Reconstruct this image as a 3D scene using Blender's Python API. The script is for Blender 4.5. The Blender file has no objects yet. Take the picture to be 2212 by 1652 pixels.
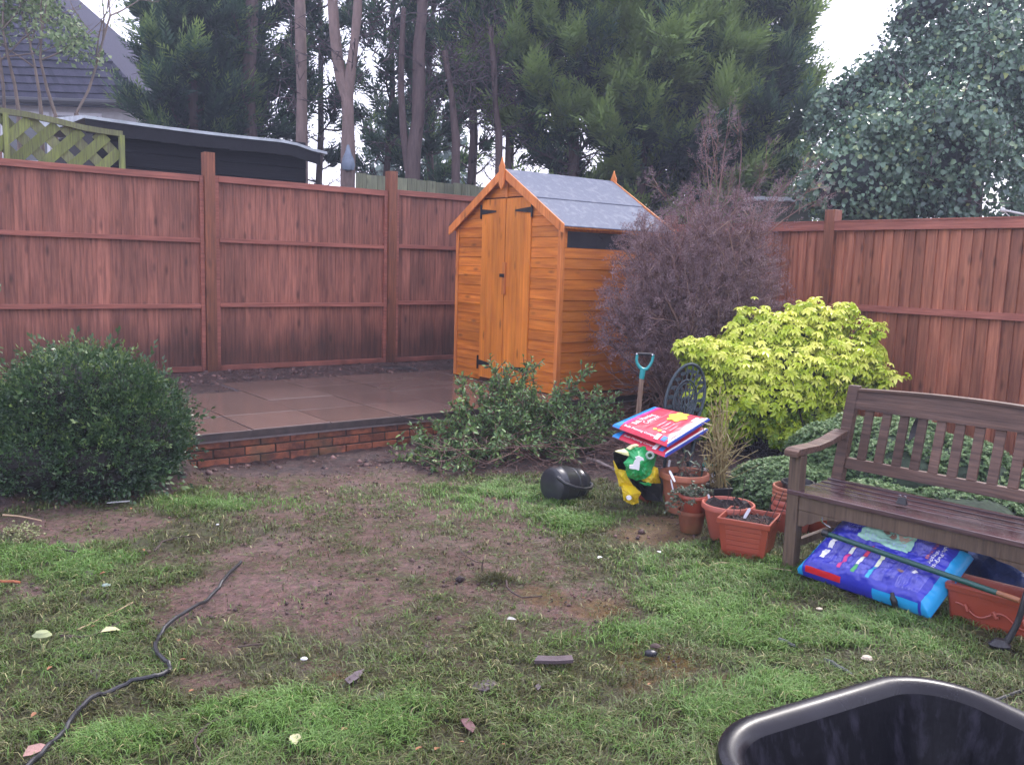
import bpy, math, random
import numpy as np
from mathutils import Vector, Matrix
from math import sin, cos, pi, radians, sqrt
random.seed(7); rng = np.random.default_rng(7)
scn = bpy.context.scene; COL = scn.collection

# ------------------------------------------------------------------ camera
F, CX, CY, H = 1885., 1106., 826., 1.45            # calibrated on a 2212 px wide view of the photograph
PITCH, ROLL = radians(7.6), radians(1.75)
fw = np.array([0, cos(PITCH), -sin(PITCH)]); _u0 = np.array([0, sin(PITCH), cos(PITCH)]); _r0 = np.array([1., 0, 0])
CR = _r0*cos(ROLL)+_u0*sin(ROLL); CU = _u0*cos(ROLL)-_r0*sin(ROLL); CC = np.array([0, 0, H])
cam = bpy.data.cameras.new("camera"); cam.sensor_width = 36; cam.lens = 36*F/2212; cam.clip_end = 500; cam.clip_start = .05
co = bpy.data.objects.new("camera", cam); COL.objects.link(co)
m = Matrix(((CR[0], CU[0], -fw[0], 0), (CR[1], CU[1], -fw[1], 0), (CR[2], CU[2], -fw[2], H), (0, 0, 0, 1)))
co.matrix_world = m; scn.camera = co

# ------------------------------------------------------------------ light
SUN_EL, SUN_AZ = radians(48), radians(38)           # azimuth clockwise from +Y
w = bpy.data.worlds.new("World"); scn.world = w; w.use_nodes = True
nt = w.node_tree; bg = nt.nodes['Background']
sky = nt.nodes.new('ShaderNodeTexSky'); sky.sky_type = 'NISHITA'; sky.sun_disc = False
sky.sun_elevation = SUN_EL; sky.sun_rotation = SUN_AZ; sky.dust_density = 4; sky.air_density = 1.2
hs = nt.nodes.new('ShaderNodeHueSaturation'); hs.inputs['Saturation'].default_value = .55
mx = nt.nodes.new('ShaderNodeMix'); mx.data_type = 'RGBA'; mx.inputs[0].default_value = .6
mx.inputs['B'].default_value = (8.1, 8.0, 10.6, 1)    # even cloud cover over the clear sky
nt.links.new(sky.outputs[0], hs.inputs['Color']); nt.links.new(hs.outputs[0], mx.inputs['A'])
nt.links.new(mx.outputs['Result'], bg.inputs[0]); bg.inputs[1].default_value = .142
sl = bpy.data.lights.new("sun", 'SUN'); sl.energy = 1.5; sl.angle = radians(12); sl.color = (1, .95, .90)
so = bpy.data.objects.new("sun", sl); COL.objects.link(so)
sd = Vector((sin(SUN_AZ)*cos(SUN_EL), cos(SUN_AZ)*cos(SUN_EL), sin(SUN_EL)))
so.rotation_euler = sd.to_track_quat('Z', 'Y').to_euler()
scn.view_settings.view_transform = 'Standard'; scn.view_settings.look = 'None'; scn.view_settings.gamma = 1
scn.view_settings.exposure = 1.18
scn.render.engine = 'CYCLES'; cy = scn.cycles
cy.use_denoising = True; cy.max_bounces = 5; cy.diffuse_bounces = 3; cy.glossy_bounces = 2; cy.transmission_bounces = 2
cy.transparent_max_bounces = 4; cy.volume_bounces = 0; cy.caustics_reflective = False; cy.caustics_refractive = False
cy.use_adaptive_sampling = True; cy.adaptive_threshold = .02

# ------------------------------------------------------------------ measuring helpers
def ray(x, y): return fw+CR*(x-CX)/F-CU*(y-CY)/F
def P(x, y, z=0.):
    d = ray(x, y); t = (z-H)/d[2]; return CC+d*t
def D(x, y, dep):
    d = ray(x, y); return CC+d*dep/d[1]
U = np.array([.79, .613, 0]); V = np.array([-.613, .79, 0]); O = np.array([-2.16, 5.83, 0])   # frame of the patio, fence and shed
def W(u, v, z=0.): q = O+U*u+V*v; return np.array([q[0], q[1], z])
def uv(q): d = np.asarray(q)-O; return d[..., :2]@U[:2], d[..., :2]@V[:2]
def onplane(x, y, v=None, u=None):
    d = ray(x, y)
    if v is not None: t = (v-(CC-O)@V)/(d@V)
    else: t = (u-(CC-O)@U)/(d@U)
    return CC+d*t
def topx(q):
    q = np.asarray(q, float)-CC; wv = q@fw
    return CX+F*(q@CR)/wv, CY-F*(q@CU)/wv

# ------------------------------------------------------------------ objects
def tag(o, label=None, cat=None, group=None, kind=None):
    if label: o['label'] = label
    if cat: o['category'] = cat
    if group: o['group'] = group
    if kind: o['kind'] = kind
    return o
def thing(name, label, cat, loc=(0, 0, 0), rz=0, group=None):
    o = bpy.data.objects.new(name, None); o.empty_display_size = .1; COL.objects.link(o)
    o.location = Vector([float(a) for a in loc]); o.rotation_euler = (0, 0, rz); tag(o, label, cat, group); return o
def link(name, me, mat, parent=None, world=False, smooth=False):
    """world=True: the mesh is in world coordinates and is moved into its parent's frame."""
    o = bpy.data.objects.new(name, me); COL.objects.link(o)
    if mat:
        for mm in (mat if isinstance(mat, (list, tuple)) else [mat]): me.materials.append(mm)
    if smooth: me.polygons.foreach_set('use_smooth', [True]*len(me.polygons))
    if parent:
        o.parent = parent
        if world:
            mw = Matrix.Identity(4); q = parent; ch = []
            while q: ch.append(q); q = q.parent
            for q in reversed(ch): mw = mw @ Matrix.LocRotScale(q.location, q.rotation_euler, q.scale)
            me.transform(mw.inverted())
    me.update(); return o
def npmesh(name, Vs, Fs, tint=None):
    """Vs (n,3); Fs: array (m,k) or list of such arrays; tint (n,)"""
    if not isinstance(Fs, list): Fs = [Fs]
    me = bpy.data.meshes.new(name)
    Vs = np.asarray(Vs, np.float32); me.vertices.add(len(Vs)); me.vertices.foreach_set('co', Vs.ravel())
    tot = np.concatenate([np.full(len(f), f.shape[1]) for f in Fs]); idx = np.concatenate([f.ravel() for f in Fs]).astype(np.int32)
    me.loops.add(len(idx)); me.loops.foreach_set('vertex_index', idx)
    st = np.concatenate([[0], np.cumsum(tot)[:-1]]).astype(np.int32)
    me.polygons.add(len(tot)); me.polygons.foreach_set('loop_start', st)
    if tint is not None:
        a = me.attributes.new('tint', 'FLOAT', 'POINT'); a.data.foreach_set('value', np.asarray(tint, np.float32))
    me.update(calc_edges=True); me.validate(); return me
class MB:
    """collects shapes for ONE mesh; self.t is the tint of what is added next; optional transform"""
    def __init__(s): s.v = []; s.f = []; s.tt = []; s.mi = []; s.t = .5; s.m = 0
    def add(s, vs, fs):
        n = len(s.v); s.v += [tuple(map(float, q)) for q in vs]; s.tt += [s.t]*len(vs)
        s.f += [[i+n for i in f] for f in fs]; s.mi += [s.m]*len(fs); return s
    def box(s, a, b):
        x0, y0, z0 = a; x1, y1, z1 = b
        return s.add([(x0,y0,z0),(x1,y0,z0),(x1,y1,z0),(x0,y1,z0),(x0,y0,z1),(x1,y0,z1),(x1,y1,z1),(x0,y1,z1)],
                     [(0,3,2,1),(4,5,6,7),(0,1,5,4),(1,2,6,5),(2,3,7,6),(3,0,4,7)])
    def hexa(s, p):   # 8 points, order like box
        return s.add(p, [(0,3,2,1),(4,5,6,7),(0,1,5,4),(1,2,6,5),(2,3,7,6),(3,0,4,7)])
    def beam(s, a, b, wd, ht, up=(0, 0, 1)):
        a = Vector([float(q) for q in a]); b = Vector([float(q) for q in b]); d = (b-a).normalized(); sx = d.cross(Vector(up)).normalized()*wd/2; uz = sx.cross(d).normalized()*ht/2
        return s.hexa([a-sx-uz, b-sx-uz, b+sx-uz, a+sx-uz, a-sx+uz, b-sx+uz, b+sx+uz, a+sx+uz])
    def prism(s, poly, off):   # poly: 3-D points, extruded by off
        n = len(poly); off = Vector(off); a = [Vector([float(c) for c in p]) for p in poly]; b = [p+off for p in a]
        return s.add(a+b, [list(range(n))[::-1], list(range(n, 2*n))]+[(i, (i+1) % n, n+(i+1) % n, n+i) for i in range(n)])
    def tube(s, pts, r, n=8, closed=False, cap=True):
        pts = [Vector([float(c) for c in p]) for p in pts]; N = len(pts); rr = r if isinstance(r, (list, tuple)) else [r]*N
        base = []; ref = None
        for i, p in enumerate(pts):
            if closed: t = pts[(i+1) % N]-pts[i-1]
            else: t = pts[min(i+1, N-1)]-pts[max(i-1, 0)]
            t.normalize()
            if ref is None: ref = Vector((0, 0, 1)) if abs(t.z) < .9 else Vector((1, 0, 0))
            x = t.cross(ref).normalized(); ref = x.cross(t).normalized()
            base += [p+x*cos(2*pi*k/n)*rr[i]+ref*sin(2*pi*k/n)*rr[i] for k in range(n)]
        fs = [(i*n+k, i*n+(k+1) % n, ((i+1) % N)*n+(k+1) % n, ((i+1) % N)*n+k) for i in range(N if closed else N-1) for k in range(n)]
        if cap and not closed: fs += [list(range(n))[::-1], [(N-1)*n+k for k in range(n)]]
        return s.add(base, fs)
    def lathe(s, prof, n=24, c=(0, 0, 0), noise=0):
        vs = []
        for r, z in prof:
            for k in range(n):
                q = r*(1+noise*sin(k*3.1+z*40)); vs.append((c[0]+q*cos(2*pi*k/n), c[1]+q*sin(2*pi*k/n), c[2]+z))
        fs = [(i*n+k, i*n+(k+1) % n, (i+1)*n+(k+1) % n, (i+1)*n+k) for i in range(len(prof)-1) for k in range(n)]
        if prof[0][0] > 1e-4: fs.append(list(range(n))[::-1])
        if prof[-1][0] > 1e-4: fs.append([(len(prof)-1)*n+k for k in range(n)])
        return s.add(vs, fs)
    def xf(s, fn): s.v = [tuple(fn(q)) for q in s.v]; return s
    def build(s, name, mat, parent=None, world=False, smooth=False, bevel=0):
        me = bpy.data.meshes.new(name); me.from_pydata(s.v, [], s.f)
        a = me.attributes.new('tint', 'FLOAT', 'POINT'); a.data.foreach_set('value', np.array(s.tt, np.float32))
        if any(s.mi): me.polygons.foreach_set('material_index', s.mi)
        o = link(name, me, mat, parent, world, smooth)
        if smooth:
            md = o.modifiers.new('w', 'EDGE_SPLIT'); md.split_angle = radians(38)
        if bevel:
            b = o.modifiers.new('b', 'BEVEL'); b.width = bevel; b.segments = 2; b.limit_method = 'ANGLE'
        return o

# ------------------------------------------------------------------ noise
def vn(x, y, s=0):
    x = np.asarray(x, float); y = np.asarray(y, float); xi = np.floor(x); yi = np.floor(y); fx = x-xi; fy = y-yi
    fx = fx*fx*(3-2*fx); fy = fy*fy*(3-2*fy)
    def h(a, b): q = np.sin(a*127.1+b*311.7+s*74.7)*43758.5453; return q-np.floor(q)
    return (h(xi, yi)*(1-fx)+h(xi+1, yi)*fx)*(1-fy)+(h(xi, yi+1)*(1-fx)+h(xi+1, yi+1)*fx)*fy
def fbm(x, y, s=0, o=4):
    r = 0; a = .5; t = 0
    for i in range(o): r = r+a*vn(x*2**i, y*2**i, s+i); t += a; a *= .5
    return r/t
def sst(a, b, x): t = np.clip((x-a)/(b-a), 0, 1); return t*t*(3-2*t)

# ------------------------------------------------------------------ materials
def mat(name, c1, c2=None, rough=.6, scale=8., stretch=(1, 1, 1), bump=.2, bscale=None, tint=0., spec=.5, c3=None, thr=(.3, .7), metallic=0., coat=0., rvar=0., trans=0., coord='Object', detail=6, clod=None):
    """noise between c1 and c2, optional tint attribute multiplying (tint = strength), optional second patchy colour c3"""
    M = bpy.data.materials.new(name); M.use_nodes = True; n = M.node_tree.nodes; L = M.node_tree.links; b = n['Principled BSDF']
    tc = n.new('ShaderNodeTexCoord'); mp = n.new('ShaderNodeMapping'); mp.inputs['Scale'].default_value = stretch
    L.new(tc.outputs[coord], mp.inputs[0])
    nz = n.new('ShaderNodeTexNoise'); nz.inputs['Scale'].default_value = scale; nz.inputs['Detail'].default_value = detail; nz.inputs['Roughness'].default_value = .65
    L.new(mp.outputs[0], nz.inputs['Vector'])
    rp = n.new('ShaderNodeValToRGB'); rp.color_ramp.elements[0].position = thr[0]; rp.color_ramp.elements[1].position = thr[1]
    c2 = c2 or tuple(q*.6 for q in c1)
    rp.color_ramp.elements[0].color = (*c2, 1); rp.color_ramp.elements[1].color = (*c1, 1); L.new(nz.outputs[0], rp.inputs[0]); out = rp.outputs[0]
    if c3:
        n2 = n.new('ShaderNodeTexNoise'); n2.inputs['Scale'].default_value = scale*.23; n2.inputs['Detail'].default_value = 5; L.new(tc.outputs[coord], n2.inputs['Vector'])
        r2 = n.new('ShaderNodeMapRange'); r2.inputs[1].default_value = .5; r2.inputs[2].default_value = .68; L.new(n2.outputs[0], r2.inputs[0])
        mm = n.new('ShaderNodeMix'); mm.data_type = 'RGBA'; mm.inputs['B'].default_value = (*c3, 1); L.new(r2.outputs[0], mm.inputs[0]); L.new(out, mm.inputs['A']); out = mm.outputs['Result']
    if tint:
        at = n.new('ShaderNodeAttribute'); at.attribute_name = 'tint'
        mr = n.new('ShaderNodeMapRange'); mr.inputs[3].default_value = 1-tint; mr.inputs[4].default_value = 1+tint; L.new(at.outputs['Fac'], mr.inputs[0])
        vm = n.new('ShaderNodeVectorMath'); vm.operation = 'SCALE'; L.new(out, vm.inputs[0]); L.new(mr.outputs[0], vm.inputs['Scale']); out = vm.outputs[0]
    L.new(out, b.inputs['Base Color']); b.inputs['Roughness'].default_value = rough; b.inputs['Specular IOR Level'].default_value = spec
    b.inputs['Metallic'].default_value = metallic; b.inputs['Coat Weight'].default_value = coat
    if rvar:
        mr = n.new('ShaderNodeMapRange'); mr.inputs[3].default_value = max(0, rough-rvar); mr.inputs[4].default_value = min(1, rough+rvar)
        n3 = n.new('ShaderNodeTexNoise'); n3.inputs['Scale'].default_value = scale*.35; L.new(tc.outputs[coord], n3.inputs['Vector'])
        r3 = n.new('ShaderNodeMapRange'); r3.inputs[1].default_value = .35; r3.inputs[2].default_value = .65
        L.new(n3.outputs[0], mr.inputs[0]); mr.inputs[1].default_value = .35; mr.inputs[2].default_value = .65; L.new(mr.outputs[0], b.inputs['Roughness'])
    if bump:
        bp = n.new('ShaderNodeBump'); bp.inputs['Strength'].default_value = bump; bp.inputs['Distance'].default_value = .01
        if bscale:
            n4 = n.new('ShaderNodeTexNoise'); n4.inputs['Scale'].default_value = bscale; n4.inputs['Detail'].default_value = 4; L.new(mp.outputs[0], n4.inputs['Vector']); L.new(n4.outputs[0], bp.inputs['Height'])
        else: L.new(nz.outputs[0], bp.inputs['Height'])
        L.new(bp.outputs[0], b.inputs['Normal'])
    return M
def leafmat(name, ca, cb, cc=None, rough=.45, spec=.4, trans=.25):
    """tint attribute 0..1 runs ca -> cb -> cc: the natural spread of leaf colours"""
    M = bpy.data.materials.new(name); M.use_nodes = True; n = M.node_tree.nodes; L = M.node_tree.links; b = n['Principled BSDF']
    at = n.new('ShaderNodeAttribute'); at.attribute_name = 'tint'; rp = n.new('ShaderNodeValToRGB')
    rp.color_ramp.elements[0].color = (*ca, 1); rp.color_ramp.elements[1].color = (*(cc or cb), 1)
    if cc: e = rp.color_ramp.elements.new(.55); e.color = (*cb, 1)
    L.new(at.outputs['Fac'], rp.inputs[0]); L.new(rp.outputs[0], b.inputs['Base Color'])
    b.inputs['Roughness'].default_value = rough; b.inputs['Specular IOR Level'].default_value = spec
    if trans:
        tr = n.new('ShaderNodeBsdfTranslucent'); L.new(rp.outputs[0], tr.inputs[0]); ms = n.new('ShaderNodeMixShader'); ms.inputs[0].default_value = trans
        L.new(b.outputs[0], ms.inputs[1]); L.new(tr.outputs[0], ms.inputs[2]); L.new(ms.outputs[0], n['Material Output'].inputs[0])
    return M
def wood(name, c1, c2, rough=.55, tint=.3, axis='z', scale=9., knots=True, damp=None, spec=.4, rvar=0., bump=.35):
    """grain stretched along one axis with knots; damp = (z0, z1) world heights of the wet, muddy foot of a fence"""
    st = {'z': (6, 6, .35), 'x': (.35, 6, 6), 'y': (6, .35, 6)}[axis]
    M = mat(name, c1, c2, rough=rough, scale=scale, stretch=st, bump=bump, tint=tint, thr=(.36, .64), spec=spec, rvar=rvar)
    n = M.node_tree.nodes; L = M.node_tree.links; b = n['Principled BSDF']; src = b.inputs['Base Color'].links[0].from_socket
    tc = n['Texture Coordinate']
    if knots:
        mp = n.new('ShaderNodeMapping'); mp.inputs['Scale'].default_value = {'z': (9, 9, 3), 'x': (3, 9, 9), 'y': (9, 3, 9)}[axis]; L.new(tc.outputs['Object'], mp.inputs[0])
        vo = n.new('ShaderNodeTexVoronoi'); vo.inputs['Scale'].default_value = 1.1; L.new(mp.outputs[0], vo.inputs['Vector'])
        mr = n.new('ShaderNodeMapRange'); mr.inputs[1].default_value = .06; mr.inputs[2].default_value = .22; mr.inputs[3].default_value = .45; mr.inputs[4].default_value = 1; L.new(vo.outputs['Distance'], mr.inputs[0])
        vm = n.new('ShaderNodeVectorMath'); vm.operation = 'SCALE'; L.new(src, vm.inputs[0]); L.new(mr.outputs[0], vm.inputs['Scale']); src = vm.outputs[0]
    # broad blotches of the timber treatment
    n2 = n.new('ShaderNodeTexNoise'); n2.inputs['Scale'].default_value = 3.4; n2.inputs['Detail'].default_value = 6; mq = n.new('ShaderNodeMapping'); mq.inputs['Scale'].default_value = {'z': (1.6, 1.6, .5), 'x': (.5, 1.6, 1.6), 'y': (1.6, .5, 1.6)}[axis]; L.new(tc.outputs['Object'], mq.inputs[0]); L.new(mq.outputs[0], n2.inputs['Vector'])
    mr = n.new('ShaderNodeMapRange'); mr.inputs[1].default_value = .3; mr.inputs[2].default_value = .7; mr.inputs[3].default_value = .78; mr.inputs[4].default_value = 1.2; L.new(n2.outputs[0], mr.inputs[0])
    vm = n.new('ShaderNodeVectorMath'); vm.operation = 'SCALE'; L.new(src, vm.inputs[0]); L.new(mr.outputs[0], vm.inputs['Scale']); src = vm.outputs[0]
    if damp:
        ge = n.new('ShaderNodeNewGeometry'); sp = n.new('ShaderNodeSeparateXYZ'); L.new(ge.outputs['Position'], sp.inputs[0])
        n3 = n.new('ShaderNodeTexNoise'); n3.inputs['Scale'].default_value = 5; mp3 = n.new('ShaderNodeMapping'); mp3.inputs['Scale'].default_value = (1, 1, .3); L.new(ge.outputs['Position'], mp3.inputs[0]); L.new(mp3.outputs[0], n3.inputs['Vector'])
        ma = n.new('ShaderNodeMath'); ma.operation = 'MULTIPLY_ADD'; ma.inputs[1].default_value = -.45; L.new(n3.outputs[0], ma.inputs[0]); L.new(sp.outputs['Z'], ma.inputs[2])
        mr = n.new('ShaderNodeMapRange'); mr.inputs[1].default_value = damp[0]-.22; mr.inputs[2].default_value = damp[1]-.22; mr.inputs[3].default_value = .36; mr.inputs[4].default_value = 1; L.new(ma.outputs[0], mr.inputs[0])
        vm = n.new('ShaderNodeVectorMath'); vm.operation = 'SCALE'; L.new(src, vm.inputs[0]); L.new(mr.outputs[0], vm.inputs['Scale']); src = vm.outputs[0]
    L.new(src, b.inputs['Base Color']); return M

# ------------------------------------------------------------------ vectorised plant parts
def norm(a): return a/np.maximum(np.linalg.norm(a, axis=-1, keepdims=True), 1e-9)
def frames(d, up=None, roll=0.):
    """matrices (N,3,3) whose columns are main axis d, side, normal (as near up as possible)"""
    d = norm(np.asarray(d, float)); N = len(d)
    if up is None: up = rng.normal(size=(N, 3))
    up = np.broadcast_to(np.asarray(up, float), (N, 3))+rng.normal(size=(N, 3))*roll+1e-4
    s = norm(np.cross(up, d)); n = np.cross(d, s); return np.stack([d, s, n], axis=2)
def inst(tv, tf, pos, fr, sc, tint, ttv=None):
    pos = np.asarray(pos); N = len(pos); n = len(tv); sc = np.broadcast_to(np.asarray(sc, float), (N,))
    Vv = np.einsum('nij,kj->nki', fr, tv)*sc[:, None, None]+pos[:, None, :]
    Ff = (tf[None]+(np.arange(N)*n)[:, None, None]).reshape(-1, tf.shape[1])
    T = np.repeat(np.broadcast_to(tint, (N,)), n)
    if ttv is not None: T = np.clip(T+np.tile(ttv, N), 0, 1)
    return Vv.reshape(-1, 3), Ff, T
def segs(A, B, ra, rb, k=3):
    A = np.asarray(A, float).reshape(-1, 3); B = np.asarray(B, float).reshape(-1, 3); N = len(A); ra = np.broadcast_to(ra, (N,)); rb = np.broadcast_to(rb, (N,))
    fr = frames(B-A, up=(.3, .2, 1.)); a = np.arange(k)*2*pi/k; ring = fr[:, :, 1][:, None]*np.cos(a)[None, :, None]+fr[:, :, 2][:, None]*np.sin(a)[None, :, None]
    Vv = np.concatenate([A[:, None]+ring*ra[:, None, None], B[:, None]+ring*rb[:, None, None]], 1).reshape(-1, 3)
    f = np.array([(i, (i+1) % k, k+(i+1) % k, k+i) for i in range(k)]); return Vv, (f[None]+(np.arange(N)*2*k)[:, None, None]).reshape(-1, 4)
def join(parts):
    vs = []; fs = {}; ts = []; n = 0
    for Vv, Ff, T in parts:
        vs.append(Vv); ts.append(T if T is not None else np.full(len(Vv), .5)); fs.setdefault(Ff.shape[1], []).append(Ff+n); n += len(Vv)
    return np.concatenate(vs), [np.concatenate(q) for q in fs.values()], np.concatenate(ts)
LEAF = np.array([(0,0,0),(.3,.5,.1),(.72,.38,.02),(1,0,-.12),(.72,-.38,.02),(.3,-.5,.1)]); LEAFF = np.array([(0,3,2,1),(0,5,4,3)])
DIA = np.array([(0,0,0),(.45,.5,.08),(1,0,-.05),(.45,-.5,.08)]); DIAF = np.array([(0,3,2,1)])
def leaf(w, tpl=LEAF): q = tpl.copy(); q[:, 1] *= w; q[:, 2] *= w*2; return q
def compose(items, tf, n):
    """items: list of (template verts transformed); builds one bigger template"""
    vs = np.concatenate(items); fs = np.concatenate([tf+i*n for i in range(len(items))]); return vs, fs
def rotm(ax, a):
    return np.array(Matrix.Rotation(a, 3, ax))
def whorl(k, w, droop, tpl=LEAF, tf=LEAFF, jit=.15, r=random.Random(3)):
    it = []
    for i in range(k):
        R = rotm('Z', 2*pi*i/k+r.uniform(-jit, jit)) @ rotm('Y', droop+r.uniform(-.15, .25)); it.append((leaf(w, tpl)*r.uniform(.8, 1.1)) @ R.T)
    return compose(it, tf, len(tpl))
def sprig(k, w, lsc, tpl=DIA, tf=DIAF, ang=.9, turn=2.4):
    """leaves set round a stem of length 1 along x"""
    it = []
    for i in range(k):
        t = (i+.5)/k; R = rotm('X', turn*i) @ rotm('Z', ang*(1-.35*t)); it.append((leaf(w, tpl)*lsc*(1-.3*t)) @ R.T+np.array([t, 0, 0]))
    it.append(leaf(w, tpl)*lsc*.7+np.array([1, 0, 0])); return compose(it, tf, len(tpl))
def rdir(N, up=0.):
    d = rng.normal(size=(N, 3)); d = norm(d); d[:, 2] += up; return norm(d)

# ================================================================== GROUND
FV = 2.85; RU = 5.5           # left fence stands at v = FV, right fence at u = RU
def gh(x, y):
    q = np.stack([x, y], -1)-O[:2]; u = q@U[:2]; v = q@V[:2]
    left = sst(-.6, .35, v)*sst(.02, -.15, u)
    mid = sst(.02, .1, v)*sst(-.2, .0, u)*sst(5.0, 4.7, u)
    r = np.maximum(left, mid)
    far = np.maximum(sst(FV+.2, FV+1.5, v), sst(RU+.2, RU+1.5, u))*.1
    pt = sst(.04, .12, v)*sst(2.36, 2.26, v)*sst(-.9, -.7, u)*sst(4.72, 4.6, u)*(1-sst(1.72, 1.8, v)*sst(1.05, .97, u))
    z = .235*np.clip(r, 0, 1)*(1-.35*pt)+.06*sst(2.3, 2.8, v)*sst(5.3, 4.9, u)*1.+far
    return z
def micro(x, y): return (fbm(x*3, y*3, 5)-.5)*.035+(fbm(x*17, y*17, 9)-.5)*.016
MUD = [(720,1290,360,145,.86),(1060,1250,290,120,.74),(1230,1310,170,75,.9),(640,1300,255,95,1),(1235,1300,140,62,1),(950,1350,110,85,.8),(1395,1150,120,32,.95),(1060,1235,95,36,.8),(480,1470,110,40,.7),(700,1440,90,30,.7),
       (800,1110,340,70,.8),(900,1190,240,60,.45),(1440,1425,110,40,.55),(60,1275,70,30,.8),(480,1385,110,45,.8),(560,1220,150,40,.5),(700,1035,330,30,.85),(100,1130,260,45,.9),(300,1210,120,25,.5),(1010,1160,120,25,.5)]
LUSH = [(1040,1085,180,40),(1500,1260,190,80),(110,1215,170,45),(650,1560,280,70),(1730,1380,260,60),(1240,1130,130,30),(500,1090,160,18),(1650,1500,150,60),(250,1600,200,50),(1300,1380,150,40)]
def blob(L, px, py, x, y):
    r = np.zeros_like(px)
    n = (fbm(x*2.2, y*2.2, 21)-.5)*1.5+(fbm(x*9, y*9, 22)-.5)*.9
    for e in L:
        d = np.sqrt(((px-e[0])/e[2])**2+((py-e[1])/e[3])**2); r = np.maximum(r, sst(1.35, .65, d+n)*(e[4] if len(e) > 4 else 1))
    return r
BEDX = [-900,0,380,420,860,1150,1300,1440,1600,1760,2212,3200]; BEDY = [1120,1105,1066,1040,1022,1030,1036,1060,1085,1105,1180,1400]
def lawninfo(x, y):
    p = np.stack([x, y, np.zeros_like(x)], -1); px, py = topx(p); ok = (y > .6)
    mud = blob(MUD, px, py, x, y); lush = blob(LUSH, px, py, x, y)
    bed = sst(8, -14, py-np.interp(px, BEDX, BEDY)+(fbm(x*8, y*8, 3)-.5)*22)
    mud = np.where(ok, np.maximum(mud, bed), .3); return mud, np.where(ok, lush, 0), np.where(ok, bed, 0)
def lines(a, b, st, far):
    l = list(np.arange(a, b, st)); g = st
    while l[-1] < far: g *= 1.35; l.append(l[-1]+g)
    g = st
    while l[0] > -far: g *= 1.35; l.insert(0, l[0]-g)
    return np.array(l)
xs = lines(-5.5, 4.5, .03, 90); ys = lines(1.2, 11, .03, 90)
gx, gy = np.meshgrid(xs, ys); gz = gh(gx, gy); mud, lush, bed = lawninfo(gx, gy); near = (np.abs(gx) < 8)*(gy < 14)*(gy > 0)
gz = gz+micro(gx, gy)*near*(1-.3*mud)+bed*.012*near+near*np.maximum(bed, .5*mud)*(fbm(gx*26, gy*26, 91)-.5)*.03
nx, ny = len(xs), len(ys); ii = np.arange(nx*ny).reshape(ny, nx)
Fg = np.stack([ii[:-1, :-1], ii[:-1, 1:], ii[1:, 1:], ii[1:, :-1]], -1).reshape(-1, 4)
me = npmesh('ground', np.stack([gx, gy, gz], -1).reshape(-1, 3), Fg)
for nm, arr in (('mud', mud), ('lush', lush), ('bed', np.maximum(bed, sst(.02, .12, gh(gx, gy))))):
    a = me.attributes.new(nm, 'FLOAT', 'POINT'); a.data.foreach_set('value', arr.ravel().astype(np.float32))
MOSS = [(1440,1425,130,48,1),(1290,1315,70,34,.8),(1400,1150,110,30,.8),(1180,1290,60,25,.7),(560,1470,50,20,.6),(1560,1470,70,25,.7),(720,1460,60,20,.7)]
_p, _q = topx(np.stack([gx, gy, gx*0], -1)); a = me.attributes.new('moss', 'FLOAT', 'POINT'); a.data.foreach_set('value', (blob(MOSS, _p, _q, gx, gy)*(gy > .6)).ravel().astype(np.float32))
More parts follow.
